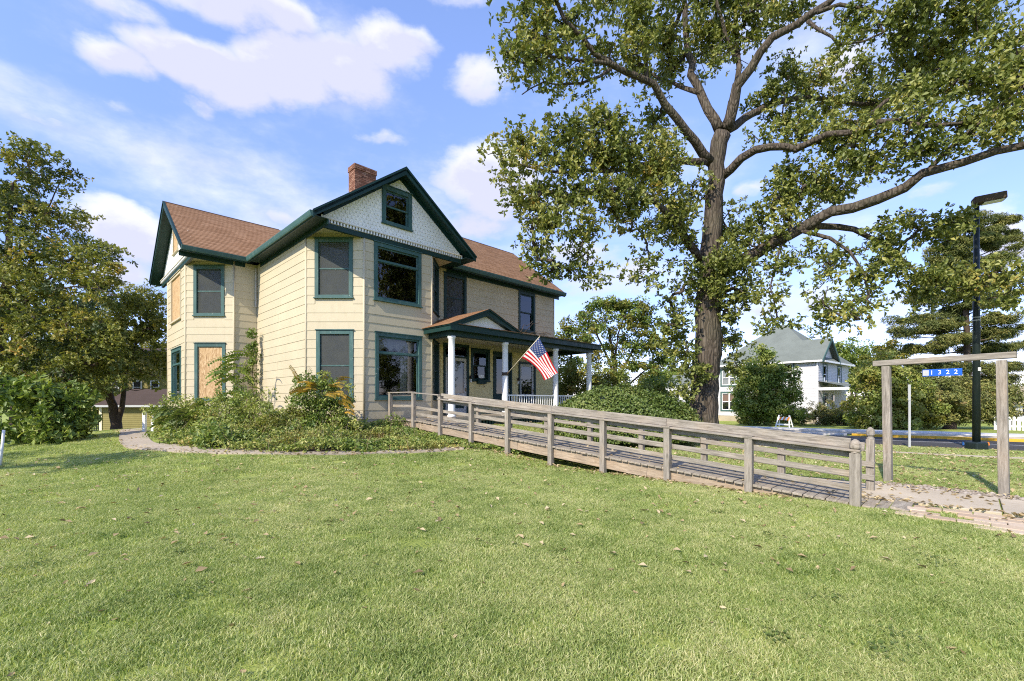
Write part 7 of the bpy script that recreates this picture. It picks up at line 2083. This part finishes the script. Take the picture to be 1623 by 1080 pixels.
# ------------------------------------------------------------------ grass
def grass():
    rr = np.random.default_rng(99)
    protos = bpy.data.collections.new('grass_tufts')
    for k in range(6):
        n = 300
        r = .19 * np.sqrt(rr.random(n)); an = rr.uniform(0, 6.283, n)
        bx, by = r * np.cos(an), r * np.sin(an)
        h = rr.uniform(.022, .048, n) * (1 - .35 * (r / .19) ** 2); w = rr.uniform(.0022, .0042, n)
        la = rr.uniform(0, 6.283, n); lean = rr.uniform(.2, 1.5, n) * h
        dx, dy = np.cos(la), np.sin(la)
        fa = rr.uniform(0, 6.283, n); sx, sy = np.cos(fa) * w, np.sin(fa) * w
        z0 = np.full(n, -.012)
        b0 = np.stack([bx - sx, by - sy, z0], 1); b1 = np.stack([bx + sx, by + sy, z0], 1)
        m0 = np.stack([bx - sx * .8 + dx * lean * .35, by - sy * .8 + dy * lean * .35, h * .6], 1); m1 = np.stack([bx + sx * .8 + dx * lean * .35, by + sy * .8 + dy * lean * .35, h * .6], 1)
        tp = np.stack([bx + dx * lean, by + dy * lean, h], 1)
        V = np.stack([b0, b1, m1, m0, tp], 1).reshape(-1, 3)
        i = np.arange(n) * 5
        loops = np.stack([i, i + 1, i + 2, i + 3, i + 3, i + 2, i + 4], 1).ravel()
        starts = (np.arange(n)[:, None] * 7 + np.array([0, 4])).ravel(); tot = np.tile([4, 3], n)
        me = raw_mesh('grass_tuft', V, loops, starts, tot, [MAT['grass']])
        me.attributes.new('rnd', 'FLOAT', 'FACE').data.foreach_set('value', np.repeat(rr.random(n), 2).astype(np.float32))
        o = bpy.data.objects.new('grass_tuft', me); protos.objects.link(o)
    # where the lawn grows
    P = []; S = []
    for (y0, y1, dens, sc) in [(2.2, 4.5, 58, .95), (4.5, 7, 44, 1.05), (7, 10, 30, 1.2), (10, 14, 20, 1.45), (14, 24, 10, 1.9)]:
        area = (y1 - y0) * 2.6 * y1
        n = int(area * dens)
        ys = rr.uniform(y0, y1, n); xs = rr.uniform(-1.3, 1.3, n) * y1
        ok = np.abs(xs) < 1.22 * ys + .6
        xs, ys = xs[ok], ys[ok]
        a = R2 * (ys - xs); b = R2 * (ys + xs); nn = SN.x * xs + SN.y * ys
        bad = inside(bed_poly, xs, ys) | ((a > .75) & (a < 14.5) & (b > 8.34) & (b < 9.75))
        bad |= (a < 5.25) & (b > 9.8) & (b < 10.62) & (a > 1.4)
        bad |= (a < 1.55) & (a > -4) & (b > 8.93) & (b < 11.1)
        bad |= (a < 1.2) & (a > -3) & (b > 7.75 + np.maximum(0, a + .6) * .32) & (b < 9.05) & (rr.random(len(a)) > .06)
        bad |= (nn > 17.7) & (nn < 18.4)
        bad |= (nn > 22.3)
        for a0, a1, b0, b1 in FOOT: bad |= (a > a0 - .1) & (a < a1) & (b > b0 - .1) & (b < b1)
        pp = [Vector(p) for p in pl] + [Vector(p) for p in pr[::-1]]
        bad |= inside(pp, xs, ys)
        mc = hb(8.9, 14.1, 0); bad |= np.hypot((xs - mc.x) / 2.4, (ys - mc.y) / 1.9) < 1
        bad |= inside(list(edge[:nE]) + list(eo[:nE])[::-1], xs, ys)
        xs, ys = xs[~bad], ys[~bad]
        P.append(np.stack([xs, ys, ground_np(xs, ys)], 1)); S.append(np.full(len(xs), sc))
    P = np.concatenate(P); S = np.concatenate(S) * rr.uniform(.8, 1.2, sum(map(len, S)))
    me = bpy.data.meshes.new('lawn_grass'); me.vertices.add(len(P)); me.vertices.foreach_set('co', P.astype(np.float32).ravel())
    me.attributes.new('sc', 'FLOAT', 'POINT').data.foreach_set('value', S.astype(np.float32))
    me.attributes.new('rot', 'FLOAT', 'POINT').data.foreach_set('value', rr.uniform(0, 6.283, len(P)).astype(np.float32))
    me.update()
    o = bpy.data.objects.new('lawn_grass', me); COL.objects.link(o)
    tag(o, 'short mown green lawn grass', 'grass', kind='stuff')
    ng = bpy.data.node_groups.new('scatter_grass', 'GeometryNodeTree')
    ng.interface.new_socket('Geometry', in_out='INPUT', socket_type='NodeSocketGeometry')
    ng.interface.new_socket('Geometry', in_out='OUTPUT', socket_type='NodeSocketGeometry')
    N, Lk = ng.nodes.new, ng.links.new
    gi = N('NodeGroupInput'); go = N('NodeGroupOutput')
    ci = N('GeometryNodeCollectionInfo'); ci.inputs['Collection'].default_value = protos; ci.inputs['Separate Children'].default_value = True; ci.inputs['Reset Children'].default_value = True
    ip = N('GeometryNodeInstanceOnPoints'); ip.inputs['Pick Instance'].default_value = True
    ri = N('FunctionNodeRandomValue'); ri.data_type = 'INT'; ri.inputs['Min'].default_value = 0; ri.inputs['Max'].default_value = 5
    a1 = N('GeometryNodeInputNamedAttribute'); a1.data_type = 'FLOAT'; a1.inputs['Name'].default_value = 'sc'
    a2 = N('GeometryNodeInputNamedAttribute'); a2.data_type = 'FLOAT'; a2.inputs['Name'].default_value = 'rot'
    cr_ = N('ShaderNodeCombineXYZ'); Lk(a2.outputs['Attribute'], cr_.inputs[2])
    Lk(gi.outputs[0], ip.inputs['Points']); Lk(ci.outputs[0], ip.inputs['Instance'])
    Lk([s for s in ri.outputs if s.type == 'INT' and s.enabled][0] if any(s.type == 'INT' and s.enabled for s in ri.outputs) else ri.outputs[2], ip.inputs['Instance Index'])
    Lk(cr_.outputs[0], ip.inputs['Rotation'])
    cs = N('ShaderNodeCombineXYZ'); Lk(a1.outputs['Attribute'], cs.inputs[0]); Lk(a1.outputs['Attribute'], cs.inputs[1]); cs.inputs[2].default_value = 1.0
    Lk(cs.outputs[0], ip.inputs['Scale'])
    Lk(ip.outputs[0], go.inputs[0])
    md = o.modifiers.new('scatter', 'NODES'); md.node_group = ng
grass()
